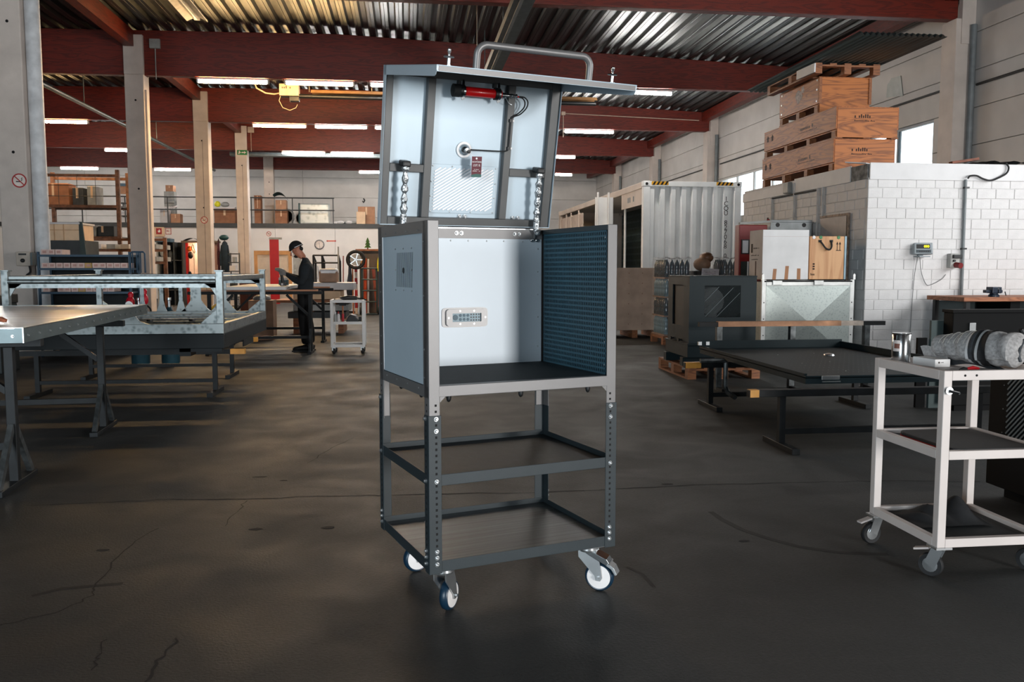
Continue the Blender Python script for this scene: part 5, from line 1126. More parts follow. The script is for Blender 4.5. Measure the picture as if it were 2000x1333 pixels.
for x, y in ((.03, .03), (w-.03, .03), (.03, l-.03), (w-.03, l-.03)):
    part('corner_post', B().box((x-.03, y-.03, .092), (x+.03, y+.03, H1+.04)), M_gal, t, bev=.003); part('post_cap', B().box((x-.04, y-.04, H1+.04), (x+.04, y+.04, H1+.052)), M_gal, t)
    d = 1 if x < 1 else -1
    part('gusset', B().prism([(0, 0), (d*.15, 0), (d*.12, .03), (d*.05, .09), (0, .13)], (x+d*.03, y-.006, .092), (1, 0, 0), (0, 0, 1), (0, .012, 0)), M_gal, t)
    part('gusset', B().prism([(0, 0), (d*.12, 0), (d*.05, -.05), (0, -.13)], (x+d*.03, y-.006, H1-.06), (1, 0, 0), (0, 0, 1), (0, .012, 0)), M_gal, t)
for y in (.03, l-.03):
    part('top_rail', B().box((.06, y-.025, H1-.055), (w-.06, y+.025, H1)), M_gal, t, bev=.006); part('rail_plate', B().box((.06, y-.006, H1-.11), (w-.06, y+.006, H1-.055)), M_gal, t); part('rail_tube', B().cyl((.06, y-.025, H1-.05), (w-.06, y-.025, H1-.05), .022, 10), M_gal, t, smooth=True)
for x in (.03, w-.03): part('top_rail', B().box((x-.022, .06, H1-.05), (x+.022, l-.06, H1)), M_gal, t, bev=.006)
for x in (.48, .70, .92): flare(x+.02, l-.02, H1-.06-.092, .022, 'x', .06)
flare(w*.58, l-.02, H1-.06-.092, .06, 'x', .17); flare(w*.62+.24, l-.02, H1-.06-.092, .035, 'x', .15)
part('foot_plate', B().prism([(-.2, 0), (.2, 0), (.12, .03), (.05, .12), (-.05, .12), (-.12, .03)], (w*.55, .0, .092), (1, 0, 0), (0, 0, 1), (0, .012, 0)), M_gal, t)
# blue parts rack with small cartons
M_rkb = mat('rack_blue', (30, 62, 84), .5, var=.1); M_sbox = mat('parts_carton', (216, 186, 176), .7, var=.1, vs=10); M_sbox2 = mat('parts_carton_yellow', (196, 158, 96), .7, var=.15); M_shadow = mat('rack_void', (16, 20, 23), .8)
RX0, RX1, RY = -5.22, -3.95, 12.95
t = thing('parts_rack', 'dark blue parts rack with rows of small cartons beside the first column', 'rack', (RX0, RY, 0))
w = RX1-RX0
for x in (0, w-.03):
    for y in (0, .42): part('upright', B().box((x, y, 0), (x+.03, y+.03, 1.50)), M_rkb, t)
levels = [.62, .93, 1.27, 1.46]
for i, z in enumerate(levels): part('shelf', B().box((.03, .0, z-.03), (w-.03, .45, z)), M_rkb, t)
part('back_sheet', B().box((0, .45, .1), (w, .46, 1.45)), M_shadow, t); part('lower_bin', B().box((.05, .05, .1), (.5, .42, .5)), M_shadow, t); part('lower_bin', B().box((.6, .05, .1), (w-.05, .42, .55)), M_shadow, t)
for k in range(4): part('end_bar', B().tube([(w+.03+.055*k, .0, 1.2), (w+.03+.055*k, .0, 1.49)], .009, 6), M_rkb, t)
part('end_hoop', B().tube([(w, 0, 1.2), (w, 0, 1.47), (w+.02, 0, 1.5), (w+.18, 0, 1.5), (w+.2, 0, 1.47), (w+.2, 0, 1.2)], .012, 8), M_rkb, t, smooth=True)
t2 = None; kk = 0
for z, xs in [(1.461, [0, 1, 2]), (1.271, [0, 1, 2, 3, 4, 5, 6, 7, 8, 9, 10, 11]), (.931, [0, 1, 2, 3, 4, 5, 6, 7, 8, 9])]:
    for x in xs:
        if z == .931 and x in (1,): continue
        lab = {1.461: 'small pink carton on the top shelf of the blue parts rack', 1.271: 'small pink carton in the full row of the blue parts rack', .931: 'small pink carton on the lower shelf of the blue parts rack'}[z]
        ye = (z == 1.271 and x == 6) or (z == .931 and x in (5,))
        if ye: lab = 'yellowed carton in the full row of the blue parts rack' if z > 1 else 'yellowed carton on the lower shelf of the blue parts rack'
        solid('parts_carton', B().box((0, 0, 0), (.092, .3, .072)).mat(1).box((.02, -.001, .02), (.072, 0, .055)), [M_sbox2 if ye else M_sbox, mat('carton_print', (196, 150, 140), .7)], lab, 'carton', 'cartons in the blue rack', loc=(RX0+.045+.098*x+RND.uniform(-.003, .003), RY+.02+RND.uniform(0, .03), z))
solid('parts_carton', B().box((0, 0, 0), (.12, .3, .08)), M_sbox, 'single pale carton left of the dark gap in the blue rack', 'carton', loc=(RX0+.05, RY+.02, 1.09-.0)) if False else None
# gas cylinders with red regulators
M_cyl = mat('gas_cylinder_teal', (38, 72, 84), .4, metal=.2); M_rg = mat('regulator_red', (190, 18, 40), .4)
for i, (x, lab) in enumerate([(-3.50, 'blue gas cylinder with red regulators behind the white table'), (-3.12, 'blue gas cylinder with a plain neck beside the red regulators')]):
    t = thing('gas_cylinder', lab, 'cylinder', (x, 11.75, 0))
    part('body', B().lathe([(.10, 0), (.115, .03), (.115, .55), (.09, .66), (.04, .72), (.03, .76)], n=20), M_cyl, t, smooth=True); part('valve', B().lathe([(.02, .76), (.02, .84), (.03, .85), (.03, .88)], n=10), M_zinc, t, smooth=True)
    if i == 0:
        for dx, dz in ((-.09, .82), (.08, .86)):
            part('regulator', B().ball((dx, -.05, dz), .07, 12, 9, (.8, .9, 1.2)), M_rg, t, smooth=True); part('regulator_knob', B().lathe([(.03, 0), (.035, .05), (.02, .07)], (dx+.01, -.06, dz+.07), n=10), M_rg, t, smooth=True)
        part('gauge', B().lathe([(.045, 0), (.045, .02), (.04, .022)], (-.085, -.115, .80), (0, -1, 0), 18), M_zinc, t); part('gauge_face', B().lathe([(.038, 0), (.038, .001)], (-.085, -.1375, .80), (0, -1, 0), 18), M_hub, t)
        part('hose', B().tube(curve([(.1, -.06, .8), (.17, -.08, .72), (.15, -.08, .55), (.16, -.05, .3)]), .012, 6), M_rubr, t, smooth=True)
# switch box and signs on the first column
t = thing('switch_box', 'cream isolator switch box on the first concrete column', 'switch box', (-5.66, 13.7, 1.41))
part('box', B().box((-.10, -.14, -.11), (.10, 0, .10)), mat('switch_cream', (198, 184, 170), .6), t, bev=.01); part('cover_side', B().box((.10, -.135, -.10), (.13, -.005, .09)), mat('switch_grey', (96, 104, 104), .6), t)
part('rotary_switch', B().lathe([(.03, 0), (.03, .02), (.012, .03)], (0, -.14, -.03), (0, -1, 0), 12), M_blkp, t); part('label_plate', B().box((-.06, -.142, .05), (.05, -.14, .075)), M_blkp, t); part('cable', B().tube(curve([(.05, -.05, -.11), (.06, -.06, -.2), (0, -.06, -.26), (-.05, -.04, -.36)]), .015, 8), M_rubr, t, smooth=True)
M_signw = mat('sign_white', (226, 214, 206), .6); M_signr = mat('sign_red', (170, 26, 26), .5)
def no_smoking(label, p, r):
    t = thing('no_smoking_sign', label, 'sign', p)
    part('disc', B().lathe([(r*.86, 0), (r*.86, .003)], (0, 0, 0), (0, -1, 0), 28), M_signw, t)
    n = 32; b = B(); vs = []
    for k in range(n):
        a = 2*math.pi*k/n; vs += [(r*math.cos(a), -.004, r*math.sin(a)), (r*.82*math.cos(a), -.004, r*.82*math.sin(a))]
    b.add(vs, [(2*k, 2*((k+1) % n), 2*((k+1) % n)+1, 2*k+1) for k in range(n)]); part('ring', b, M_signr, t)
    part('slash', B().bar((-r*.6, -.005, r*.6), (r*.6, -.005, -r*.6), r*.14, .002, up=(0, 1, 0)), M_signr, t); part('cigarette', B().box((-r*.45, -.0045, -r*.22), (r*.2, -.0038, -r*.08)), M_blkp, t); part('smoke', B().tube([(r*.25, -.0045, -r*.05), (r*.4, -.0045, r*.1), (r*.3, -.0045, r*.25), (r*.42, -.0045, r*.42)], r*.05, 5), M_blkp, t)
p = Yp(38, 353, 13.7); no_smoking('large no smoking sign on the first concrete column', (p.x, 13.697, p.z), .105)
p = Yp(399, 430, 25.7); no_smoking('no smoking sign on the column by the lit clothes corner', (p.x, 25.697, p.z), .10)
p = Yp(525, 457, 36.6); no_smoking('small no smoking sign on the white wall above the red panel', (p.x, 36.595, p.z), .10)
p = Yp(473, 298, 31.7); t = thing('exit_sign', 'green emergency exit arrow sign on a concrete column', 'sign', (p.x, 31.697, p.z))
part('plate', B().box((-.17, -.006, -.085), (.17, 0, .085)), mat('exit_green', (14, 120, 60), .5), t); part('arrow', B().prism([(-.02, -.02), (.07, -.02), (.07, -.05), (.14, 0), (.07, .05), (.07, .02), (-.02, .02)], (0, -.008, 0), (1, 0, 0), (0, 0, 1), (0, .002, 0)), M_signw, t); part('running_figure', B().prism([(-.13, -.06), (-.10, -.06), (-.08, -.01), (-.05, -.03), (-.04, -.01), (-.07, .03), (-.08, .06), (-.11, .06), (-.12, .02)], (0, -.008, 0), (1, 0, 0), (0, 0, 1), (0, .002, 0)), M_signw, t)
p = Yp(310, 452, 25.7)
# items left of the first column and behind the frame
t = thing('dark_toolbox', 'dark toolbox with a wooden plank on it at the hall left edge', 'toolbox', (-5.6, 10.9, 0))
part('body', B().box((0, 0, 0), (.75, .5, .84)), mat('toolbox_dark', (28, 38, 40), .5), t, bev=.01); part('lid', B().box((-.01, -.01, .84), (.76, .51, .95)), mat('toolbox_dark2', (22, 30, 33), .5), t, bev=.008); part('handle', B().tube([(.1, -.04, .78), (.1, -.06, .8), (.65, -.06, .8), (.65, -.04, .78)], .01, 6), M_steel, t)
solid('steel_flask', B().lathe([(.07, 0), (.075, .02), (.075, .5), (.06, .56), (.03, .58)], n=18), mat('flask_green', (96, 120, 112), .35, metal=.4), 'grey green steel cylinder standing behind the white table', 'cylinder', loc=(-4.62, 11.9, .4), smooth=True) if False else None
p = Zp(66, 640, 0); 
t = thing('shop_vacuum', 'yellow and black power tool case on the floor behind the frame', 'vacuum', (-3.05, 14.6, 0))
M_yel = mat('plastic_yellow', (214, 178, 30), .45)
part('drum', B().lathe([(.2, 0), (.22, .05), (.22, .42), (.2, .45)], n=20), M_blkp, t, smooth=True); part('head', B().lathe([(.22, .45), (.23, .5), (.2, .62), (.1, .68)], n=20), M_yel, t, smooth=True); part('motor_cap', B().ball((.03, -.06, .66), .09, 12, 8), M_blkp, t, smooth=True); part('handle', B().tube([(-.1, 0, .62), (-.1, 0, .85), (.1, 0, .85), (.1, 0, .62)], .018, 8), M_hub, t, smooth=True); part('hose', B().tube(curve([(-.2, -.05, .5), (-.35, -.05, .75), (-.42, -.02, 1.0), (-.5, .05, 1.2)]), .025, 8), M_rubr, t, smooth=True)
t = thing('cardboard_box', 'open brown cardboard box on the floor behind the galvanised frame', 'carton', (-2.78, 15.5, 0))
part('body', B().box((0, 0, 0), (.42, .4, .70)), M_card, t); part('flap', B().bar((.0, -.005, .70), (.42, -.005, .70), .12, .006), mat('cardboard_light', (190, 140, 106), .7), t); part('bag', B().ball((.2, .2, .72), .16, 12, 8, (1, 1, .5)), mat('bag_grey', (120, 128, 132), .5), t, smooth=True)
solid('broom_handle', B().cyl((-4.35, 15.2, 0), (-4.6, 15.35, 1.35), .016, 8), M_bench, 'wooden pole leaning beside the second concrete column', 'pole', smooth=True)
# ================================================================== gallery and back of the hall
MY, MZ = 36.6, 3.08
M_mez = mat('gallery_steel_dark', (62, 64, 65), .6, var=.1)
struct('floor_gallery', B().box((XL, MY-.1, MZ-.17), (1.9, YF, MZ)), M_mez)
wu = struct('wall_under_gallery', B().box((XL, MY+.06, 0), (1.9, MY+.2, MZ-.17)), M_white)
for k in range(9):
    x0 = XL+k*2.43; part('wall_panel', B().box((x0+.004, MY, .0), (x0+2.426, MY+.06, MZ-.17)), M_white, wu, bev=.01)
t = thing('guard_rail', 'dark guard rail with mesh posts along the storage gallery edge', 'railing', (-14.6, MY+.02, MZ))
for z in (.55, 1.05): part('rail', B().cyl((0, 0, z), (11.6, 0, z), .025, 8), M_mez, t, smooth=True)
for k in range(8): part('post', B().box((1.65*k-.02, -.02, 0), (1.65*k+.02, .02, 1.05)), M_mez, t)
M_c = [mat('carton_a', (176, 130, 100), .7, var=.1), mat('carton_b', (150, 100, 70), .7, var=.12), mat('carton_w', (208, 204, 204), .6, var=.06), mat('store_dark', (52, 56, 58), .6), mat('store_grey', (150, 152, 150), .55), mat('store_teal', (30, 72, 74), .5), mat('store_yellow', (226, 222, 40), .5), mat('store_red', (150, 44, 40), .6), mat('store_cream', (222, 190, 156), .6, var=.06), mat('store_blue', (60, 92, 112), .5)]
def carton(u0, v0, u1, v1, Y, m, label, depth=.45, z0=None, cat='carton', name='storage_carton', group=None, tape=True):
    a, c = Yp(u0, v0, Y), Yp(u1, v1, Y); zb = c.z if z0 is None else z0
    w, h = max(.05, c.x-a.x), max(.03, a.z-zb)
    t = thing(name, label, cat, (a.x, Y, zb), 0, group)
    part('body', B().box((0, 0, 0), (w, depth, h)), M_c[m], t, bev=.008)
    if tape: part('tape', B().box((w*.45, -.002, h*.55), (w*.55, 0, h)), M_c[8], t); part('flap', B().box((-.004, -.006, h-.02), (w+.004, depth*.5, h+.004)), M_c[m], t)
    return t
G = MY+.25
for a in [(323, 362, 338, 374, 0, 'cardboard carton on a stack of papers on the storage gallery', None), (312, 410, 329, 432, 2, 'white carton between the first columns on the gallery', None), (333, 418, 352, 432, 0, 'open cardboard carton beside the third column on the gallery', None),
          (418, 408, 459, 427, 1, 'long brown carton under a white board on the gallery', None), (496, 382, 510, 430, 1, 'tall narrow brown carton next to the gallery column', None),
          (538, 391, 559, 410, 0, 'upper cardboard carton under a dark tarp on the gallery', None), (537, 411, 561, 431, 1, 'lower cardboard carton of the pair on the gallery', None), (699, 404, 732, 433, 0, 'cardboard carton with a black handle mark on the gallery', None), (696, 414, 713, 426, 8, 'small pale carton before the marked one on the gallery', None)]:
    carton(*a[:4], G+{699: .5, 323: .57}.get(a[0], .0), a[4], a[5], z0=MZ+.002 if a[3] > 424 else None)
carton(323, 374, 338, 411, G+.0, 4, 'stack of crumpled papers under a carton on the gallery', z0=None, cat='papers', name='paper_stack') if False else None
p = Yp(331, 432, G+.5); t = thing('paper_stack', 'bundle of rolled papers under the small carton on the gallery', 'papers', (p.x, G+.55, MZ))
q = Yp(331, 374, G+.57)
part('bundle', B().box((-.2, 0, 0), (.2, .4, q.z-MZ-.004)), M_c[4], t)
for k in range(5): part('roll', B().cyl((-.18+.09*k, -.02, (q.z-MZ)*.5), (-.18+.09*k, .35, (q.z-MZ)*.55), .05, 10), M_c[2], t)
solid('white_board', B().box((0, 0, 0), (Yp(459, 405, G).x-Yp(418, 405, G).x, .5, .07)), M_c[2], 'white board lying on the long brown carton', 'board', loc=(Yp(418, 408, G).x, G, Yp(418, 408, G).z+.008))
p = Yp(422, 396, G); t = thing('yellow_ball', 'bright yellow ball on the white board of the gallery', 'ball', (p.x, G+.25, Yp(418, 408, G).z+.08+.128)); part('ball', B().ball((0, 0, 0), .125, 16, 12), M_c[6], t, smooth=True)
p = Yp(437, 402, G); solid('dark_heap', B().ball((0, 0, 0), .16, 12, 8, (1.1, .8, .7)), M_c[4], 'grey bundle beside the yellow ball on the gallery', 'bundle', loc=(p.x, G+.25, Yp(418, 408, G).z+.08+.11), smooth=True)
p = Yp(547, 391, G); solid('dark_tarp', B().grid(lambda u, v: (p.x-.3+.6*u, G+.45*v, p.z+.01+.32*math.sin(min(1, .15+u*.9)*math.pi)**.6*(1-.3*v)), 12, 6), M_c[5], 'dark green tarp heaped on the upper carton', 'tarp', smooth=True)
a, c = Yp(584, 397, G), Yp(643, 427, G); t = thing('foil_bale', 'long bale wrapped in silver film on the gallery', 'bale', (a.x, G+.1, MZ)); part('core', B().box((0, 0, 0), (c.x-a.x, .6, a.z-MZ)), galvmat('film_silver', (190, 194, 190), (140, 146, 142), .3, .3, 6), t, bev=.06); part('green_strap', B().box((-.04, -.01, 0), (.0, .61, a.z-MZ+.01)), M_c[5], t)
for u, r in ((553, 16), (583, 13)):
    p = Yp(u, 387, G); solid('drum_ring', B().lathe([(r/46, 0), (r/46, .1), (r/60, .1), (r/60, 0)], n=20, ax=(0, -1, 0)), M_c[4 if u < 575 else 2], ['round grey duct ring behind the silver bale', 'round white duct ring behind the silver bale'][u > 575], 'ring', loc=(p.x, G+.9, MZ+r/46), smooth=True)
a = Yp(628, 383, G); solid('grey_canister', B().lathe([(.14, 0), (.14, .55), (.1, .6), (.05, .62)], n=16), M_c[4], 'grey canister behind the silver bale on the gallery', 'canister', loc=(a.x, G+.9, MZ), smooth=True)
for k, (u, v, m, lab, dy, sx) in enumerate([(655, 420, 2, 'pink and white rags in a heap on the gallery', .6, .22), (682, 424, 3, 'dark tangled cables in a heap on the gallery', .7, .2), (677, 430, 2, 'flat white cartons strewn along the gallery edge', .0, .3)]):
    p = Yp(u, v, G); t = thing('gallery_heap', lab, 'heap', (p.x, G+dy, MZ)); r = random.Random(k)
    for j in range(5): part('piece', B().ball((r.uniform(-sx, sx), r.uniform(.1, .2), .075), .13, 9, 6, (1.2, .7, .55)), M_c[m if j % 2 else (4 if m != 3 else 3)], t, smooth=True)
solid('hung_hook', B().tube([(0, 0, 0), (.06, 0, -.1), (0, 0, -.2), (-.05, 0, -.12)], .03, 8), M_blkp, 'black hook on the far wall above the marked carton', 'hook', loc=(Yp(710, 388, YF-.03).x, YF-.05, Yp(710, 388, YF).z), smooth=True)
# left part of the gallery: brown storage rack standing before it
M_rkr = mat('rack_rust', (120, 82, 60), .6, var=.3, vs=8)
t = thing('storage_rack', 'tall rusty brown storage rack filled with cartons behind the columns', 'rack', (-10.3, 26.0, 0))
w = 2.1
for x in (0, w):
    for y in (0, .9): part('upright', B().box((x-.05, y-.05, 0), (x+.05, y+.05, 4.05)), M_rkr, t)
for z in (1.3, 2.16, 3.05, 3.92): part('beam', B().box((.05, -.05, z-.08), (w-.05, .0, z)), M_rkr, t); part('beam', B().box((.05, .9, z-.08), (w-.05, .95, z)), M_rkr, t)
for z in (2.16, 3.05): part('shelf_board', B().box((.05, .0, z-.04), (w-.05, .9, z-.0)), M_mez, t)
for z in (3.3, 3.6): part('wire_rail', B().cyl((.05, -.03, z), (w-.05, -.03, z), .008, 6), M_mez, t)
for x in (.5, 1.0, 1.5): part('wire_post', B().cyl((x, -.03, 3.06), (x, -.03, 3.92), .008, 6), M_mez, t)
for (x0, x1, h, z, m, lab) in [(.15, .7, .62, 3.052, 1, 'large brown carton on the upper level of the rusty rack'), (.8, 1.1, .5, 3.052, 3, 'dark canister on the upper level of the rusty rack'), (1.2, 1.45, .55, 3.052, 4, 'grey tall carton on the upper level of the rusty rack'), (.25, .75, .32, 2.162, 1, 'brown carton on the lower level of the rusty rack'), (.95, 1.4, .33, 2.162, 4, 'grey wrapped bundle on the lower level of the rusty rack'), (1.45, 1.9, .3, 2.162, 3, 'dark wrapped bundle on the lower level of the rusty rack')]:
    t = thing('storage_carton', lab, 'carton', (-10.3+x0, 26.15, z)); part('body', B().box((0, 0, 0), (x1-x0, .6, h)), M_c[m], t, bev=.02); part('tape', B().box((.1, -.003, h*.4), (.16, 0, h)), M_c[8], t)
a, c = Yp(235, 365, 33.0), Yp(255, 398, 33.0)
for k, (u0, v0, u1, v1, m, lab) in enumerate([(229, 358, 254, 364, 9, 'blue lid on the cartons right of the rusty rack'), (229, 364, 252, 379, 0, 'brown carton right of the rusty rack on the gallery'), (229, 379, 247, 399, 2, 'white carton right of the rusty rack on the gallery'), (232, 412, 258, 421, 2, 'stack of white boards right of the rusty rack'), (232, 424, 258, 434, 2, 'lower white boards right of the rusty rack')]):
    t = carton(u0, v0, u1, v1, G+.55, m, lab, tape=False, z0=[None, None, MZ+.851, MZ+.331, MZ+.051][k], depth=.4, group='stored goods right of the rusty rack')
t = thing('steel_shelf', 'dark shelf carrying cartons at the gallery behind the rusty rack', 'shelf', (Yp(228, 430, G+.2).x, G+.5, MZ))
w = Yp(260, 430, G+.3).x-Yp(228, 430, G+.3).x
for z in (.02, .30, .82): part('board', B().box((0, .0, z), (w, .55, z+.03)), M_mez, t)
for x in (0, w-.04): part('upright', B().box((x, .5, 0), (x+.04, .55, 1.6)), M_mez, t)
a, c = Yp(92, 438, 18.0), Yp(155, 470, 18.0)
t = thing('tipping_skip', 'cream tipping container on a dark stand behind the first column', 'container', (a.x, 18.0, 0)); w = c.x-a.x; zc0, zc1 = c.z, a.z
part('trough', B().box((0, 0, zc0), (w, .8, zc1)), M_c[8], t, bev=.01); part('rim', B().box((-.02, -.02, zc1), (w+.02, .82, zc1+.035)), M_c[2], t)
for x in (.12, w*.5): part('rib', B().box((x, -.008, zc0), (x+.02, 0, zc1)), mat('rib_tan', (190, 150, 112), .6), t)
part('mid_seam', B().box((0, -.006, zc1-.12), (w, 0, zc1-.105)), mat('rib_tan', (190, 150, 112), .6), t)
part('stand', B().box((0, .03, 0), (w+.1, .77, zc0-.0)), M_c[3], t); part('side_arm', B().prism([(0, 0), (.25, 0), (.06, zc1+.05), (0, zc1+.05)], (w+.0, .0, 0), (1, 0, 0), (0, 0, 1), (0, .04, 0)), mat('arm_dark', (40, 54, 52), .5), t)
# long shelf rows behind the blue rack
t = thing('profile_rack', 'rusty rack holding bundles of bright profiles behind the blue rack', 'rack', (-8.3, 22.0, 0)); w = 2.4
for x in (0, w): part('upright', B().box((x-.04, 0, 0), (x+.04, .08, 2.0)), M_rkr, t)
for z in (1.42, 1.72, 1.98): part('beam', B().box((0, -.03, z-.06), (w, .05, z)), M_rkr, t)
for z in (1.43, 1.73):
    for k in range(7): part('profile', B().box((.1+.32*k, -.05, z), (.1+.32*k+.2, 1.2, z+.11)), M_c[2 if k % 3 else 4], t)
# signs under the gallery
p = Yp(312, 452, MY); t = thing('fire_alarm_box', 'cream fire alarm box with a red sign on the white wall', 'alarm', (p.x, MY-.002, p.z)); part('box', B().box((-.2, -.08, -.22), (.2, 0, .2)), M_c[8], t); part('red_plate', B().box((-.12, -.085, -.12), (.1, -.08, .12)), M_signr, t); part('flame', B().prism([(-.04, -.05), (.04, -.05), (.05, .02), (0, .08), (-.02, .02), (-.05, .03)], (0, -.09, 0), (1, 0, 0), (0, 0, 1), (0, .003, 0)), M_signw, t)
p = Yp(329, 452, MY); t = thing('notice_sign', 'small white notice with red border beside the alarm box', 'sign', (p.x, MY-.002, p.z)); part('plate', B().box((-.11, -.01, -.13), (.11, 0, .13)), M_signr, t); part('paper', B().box((-.09, -.013, -.11), (.09, -.01, .11)), M_signw, t); part('print', scribble(B(), (-.06, -.0145, -.02), (1, 0, 0), (0, 0, 1), .1, 3, .06, 7, -.001), M_signr, t, kind='stuff')
p = Yp(624, 478, MY); t = thing('wall_clock', 'round grey rimmed wall clock on the white wall behind the worker', 'clock', (p.x, MY-.002, p.z))
part('rim', B().lathe([(.2, 0), (.2, .05), (.17, .06), (.165, .03)], (0, 0, 0), (0, -1, 0), 32), mat('clock_grey', (86, 90, 96), .4), t, smooth=True); part('dial', B().lathe([(.168, .0), (.168, .031)], (0, 0, 0), (0, -1, 0), 32), M_signw, t)
for k in range(12): a = math.pi*k/6; part('hour_mark', B().bar((.13*math.sin(a), -.033, .13*math.cos(a)), (.155*math.sin(a), -.033, .155*math.cos(a)), .012, .002, up=(0, 1, 0)), M_blkp, t)
part('hour_hand', B().bar((0, -.035, 0), (-.015, -.035, .085), .012, .002, up=(0, 1, 0)), M_blkp, t); part('minute_hand', B().bar((0, -.036, 0), (.012, -.036, -.12), .008, .002, up=(0, 1, 0)), M_blkp, t)
p = Yp(647, 471, MY); t = thing('strip_sign', 'narrow red strip sign on the white wall beside the clock', 'sign', (p.x, MY-.002, p.z)); part('plate', B().box((-.19, -.008, -.025), (.19, 0, .025)), mat('sign_salmon', (220, 110, 90), .6), t); part('end_block', B().box((-.19, -.011, -.03), (-.15, -.008, .03)), M_signr, t); part('end_block', B().box((.15, -.011, -.03), (.19, -.008, .03)), M_signr, t)
# lit clothes corner
a, c = Yp(357, 474, 30.0), Yp(418, 560, 30.0)
t = thing('clothes_locker', 'brightly lit open locker with hanging clothes beside the third column', 'locker', (a.x, 30.0, 0)); w = c.x-a.x; h = a.z
M_lk = mat('locker_lit_white', (240, 214, 196), .6, var=.05)
part('back', B().box((0, .5, 0), (w, .53, h)), M_lk, t); part('side', B().box((-.03, .44, 0), (.05, .53, h)), M_signr, t); part('side', B().box((w, 0, 0), (w+.04, .53, h)), M_bench, t); part('roof', B().box((-.06, 0, h), (w+.15, .55, h+.06)), mat('locker_roof', (110, 96, 84), .7), t)
part('lamp_tube', B().cyl((w*.55, .25, h-.1), (w*.95, .25, h-.1), .045, 10), mat('locker_lamp', (255, 214, 176), .4, emit=130.0, var=0), t, smooth=True)
for k in range(5): part('door_panel', B().box((w*.08+w*.18*k, .44-.01*(k % 2), .0), (w*.08+w*.17*(k+1), .47, h-.25)), M_lk, t)
part('orange_vest', B().ball((w*.14, .3, h-.2), .09, 10, 8, (1, .6, 1)), mat('vest_orange', (220, 110, 24), .6), t, smooth=True); part('dark_cap', B().ball((w*.17, .3, h-.42), .1, 10, 8, (.9, .6, 1.2)), M_blkp, t, smooth=True); part('strap', B().tube([(w*.25, .28, h-.02), (w*.22, .28, h-.2), (w*.3, .28, h-.36), (w*.33, .28, h-.3), (w*.27, .28, h-.06)], .012, 6), M_blkp, t)
part('roof_tarp', B().grid(lambda u, v: (.0+u*w, v*.5, h+.062+.09*abs(math.sin(u*6.0))), 14, 4), M_blkp, t, smooth=True)
def coat(label, u0, v0, u1, v1, Y, m, sleeve=True):
    a, c = Yp(u0, v0, Y), Yp(u1, v1, Y); w = (c.x-a.x)/2; h = a.z-c.z
    t = thing('hanging_coat', label, 'coat', ((a.x+c.x)/2, Y, c.z))
    part('body', B().tube([(0, 0, 0), (0, 0, h*.3), (0, 0, h*.65), (0, 0, h*.85), (0, 0, h*.97)], w, 14, rs=[w, w*.92, w*.82, w*.75, w*.3]), m, t, smooth=True)
    for s in (-1, 1): part('sleeve', B().tube([(s*w*.6, -.02, h*.85), (s*w*.95, -.04, h*.5), (s*w*.9, -.05, h*.2)], w*.25, 8), m, t, smooth=True)
    part('hanger', B().tube([(-w*.6, 0, h*.9), (0, 0, h*1.0), (w*.6, 0, h*.9)], .015, 6), M_blkp, t)
    return t
coat('plum checked shirt hanging beside the lit locker', 424, 466, 431, 530, 30.0, mat('shirt_plum', (84, 44, 60), .9, var=.4, vs=20))
coat('dark teal work coat hanging beside the checked shirt', 430, 470, 449, 532, 29.9, mat('coat_teal', (26, 44, 58), .9, var=.2)); 
p = Yp(437, 472, 29.9); solid('cap', B().ball((0, 0, 0), .16, 12, 8, (1, 1, .6)), M_c[5], 'dark teal cap above the hanging work coat', 'cap', loc=(p.x, 29.95, p.z+.13), smooth=True)
t = thing('dark_shelving', 'dark shelving with hanging gear left of the lit locker', 'shelving', (Yp(306, 475, 30.3).x, 30.3, 0)); w = Yp(355, 475, 30.3).x-Yp(306, 475, 30.3).x; h = Yp(306, 473, 30.3).z
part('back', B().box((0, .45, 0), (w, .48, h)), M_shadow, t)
for k in range(4): part('divider', B().box((w*k/3-.02, 0, 0), (w*k/3+.02, .45, h)), M_c[4 if k == 0 else 3], t)
for z in (.5, 1.0, 1.5): part('shelf', B().box((0, 0, z), (w, .45, z+.03)), M_mez, t)
part('top_sheet', B().box((-.05, -.05, h), (w*.55, .5, h+.12)), M_c[9], t); part('hung_bag', B().ball((w*.5, .1, h-.5), .12, 10, 8, (.8, .6, 1.8)), M_c[3], t, smooth=True); part('hung_bag', B().ball((w*.18, .1, h-.35), .1, 10, 8, (.8, .6, 1.6)), M_c[4], t, smooth=True)
# boards, red panel and odds under the gallery behind the worker
def board(u0, v0, u1, v1, Y, m, label, frame=None, cat='board', lean=.0, name='leaning_board'):
    a, c = Yp(u0, v0, Y), Yp(u1, v1, Y); w, h = c.x-a.x, a.z
    t = thing(name, label, cat, (a.x, Y, 0)); part('panel', B().box((0, 0, 0), (w, .05, h)), m, t)
    if frame:
        for q in (((0, h-.15), (w, h)), ((0, 0), (.12, h-.15)), ((w-.12, 0), (w, h-.15))): part('batten', B().box((q[0][0], -.03, q[0][1]), (q[1][0], 0, q[1][1])), frame, t)
    return t
M_bd = mat('board_cream', (206, 190, 172), .7, var=.05); M_bt = mat('batten_tan', (190, 140, 90), .7, var=.1)
board(496, 490, 572, 600, 33.0, M_bd, 'large cream board in a tan timber frame behind the red panel', M_bt)
board(572, 493, 590, 600, 33.3, M_c[4], 'grey board standing behind the worker at the wall')
t = board(526, 468, 547, 600, 31.0, mat('panel_red', (168, 16, 28), .4, var=.05), 'tall red panel with a grey top edge leaning behind the worker', None, 'panel', name='red_metal_panel'); part('top_edge', B().box((-.01, -.01, Yp(526, 468, 31).z), (.42, .06, Yp(526, 464, 31).z)), M_c[4], t)
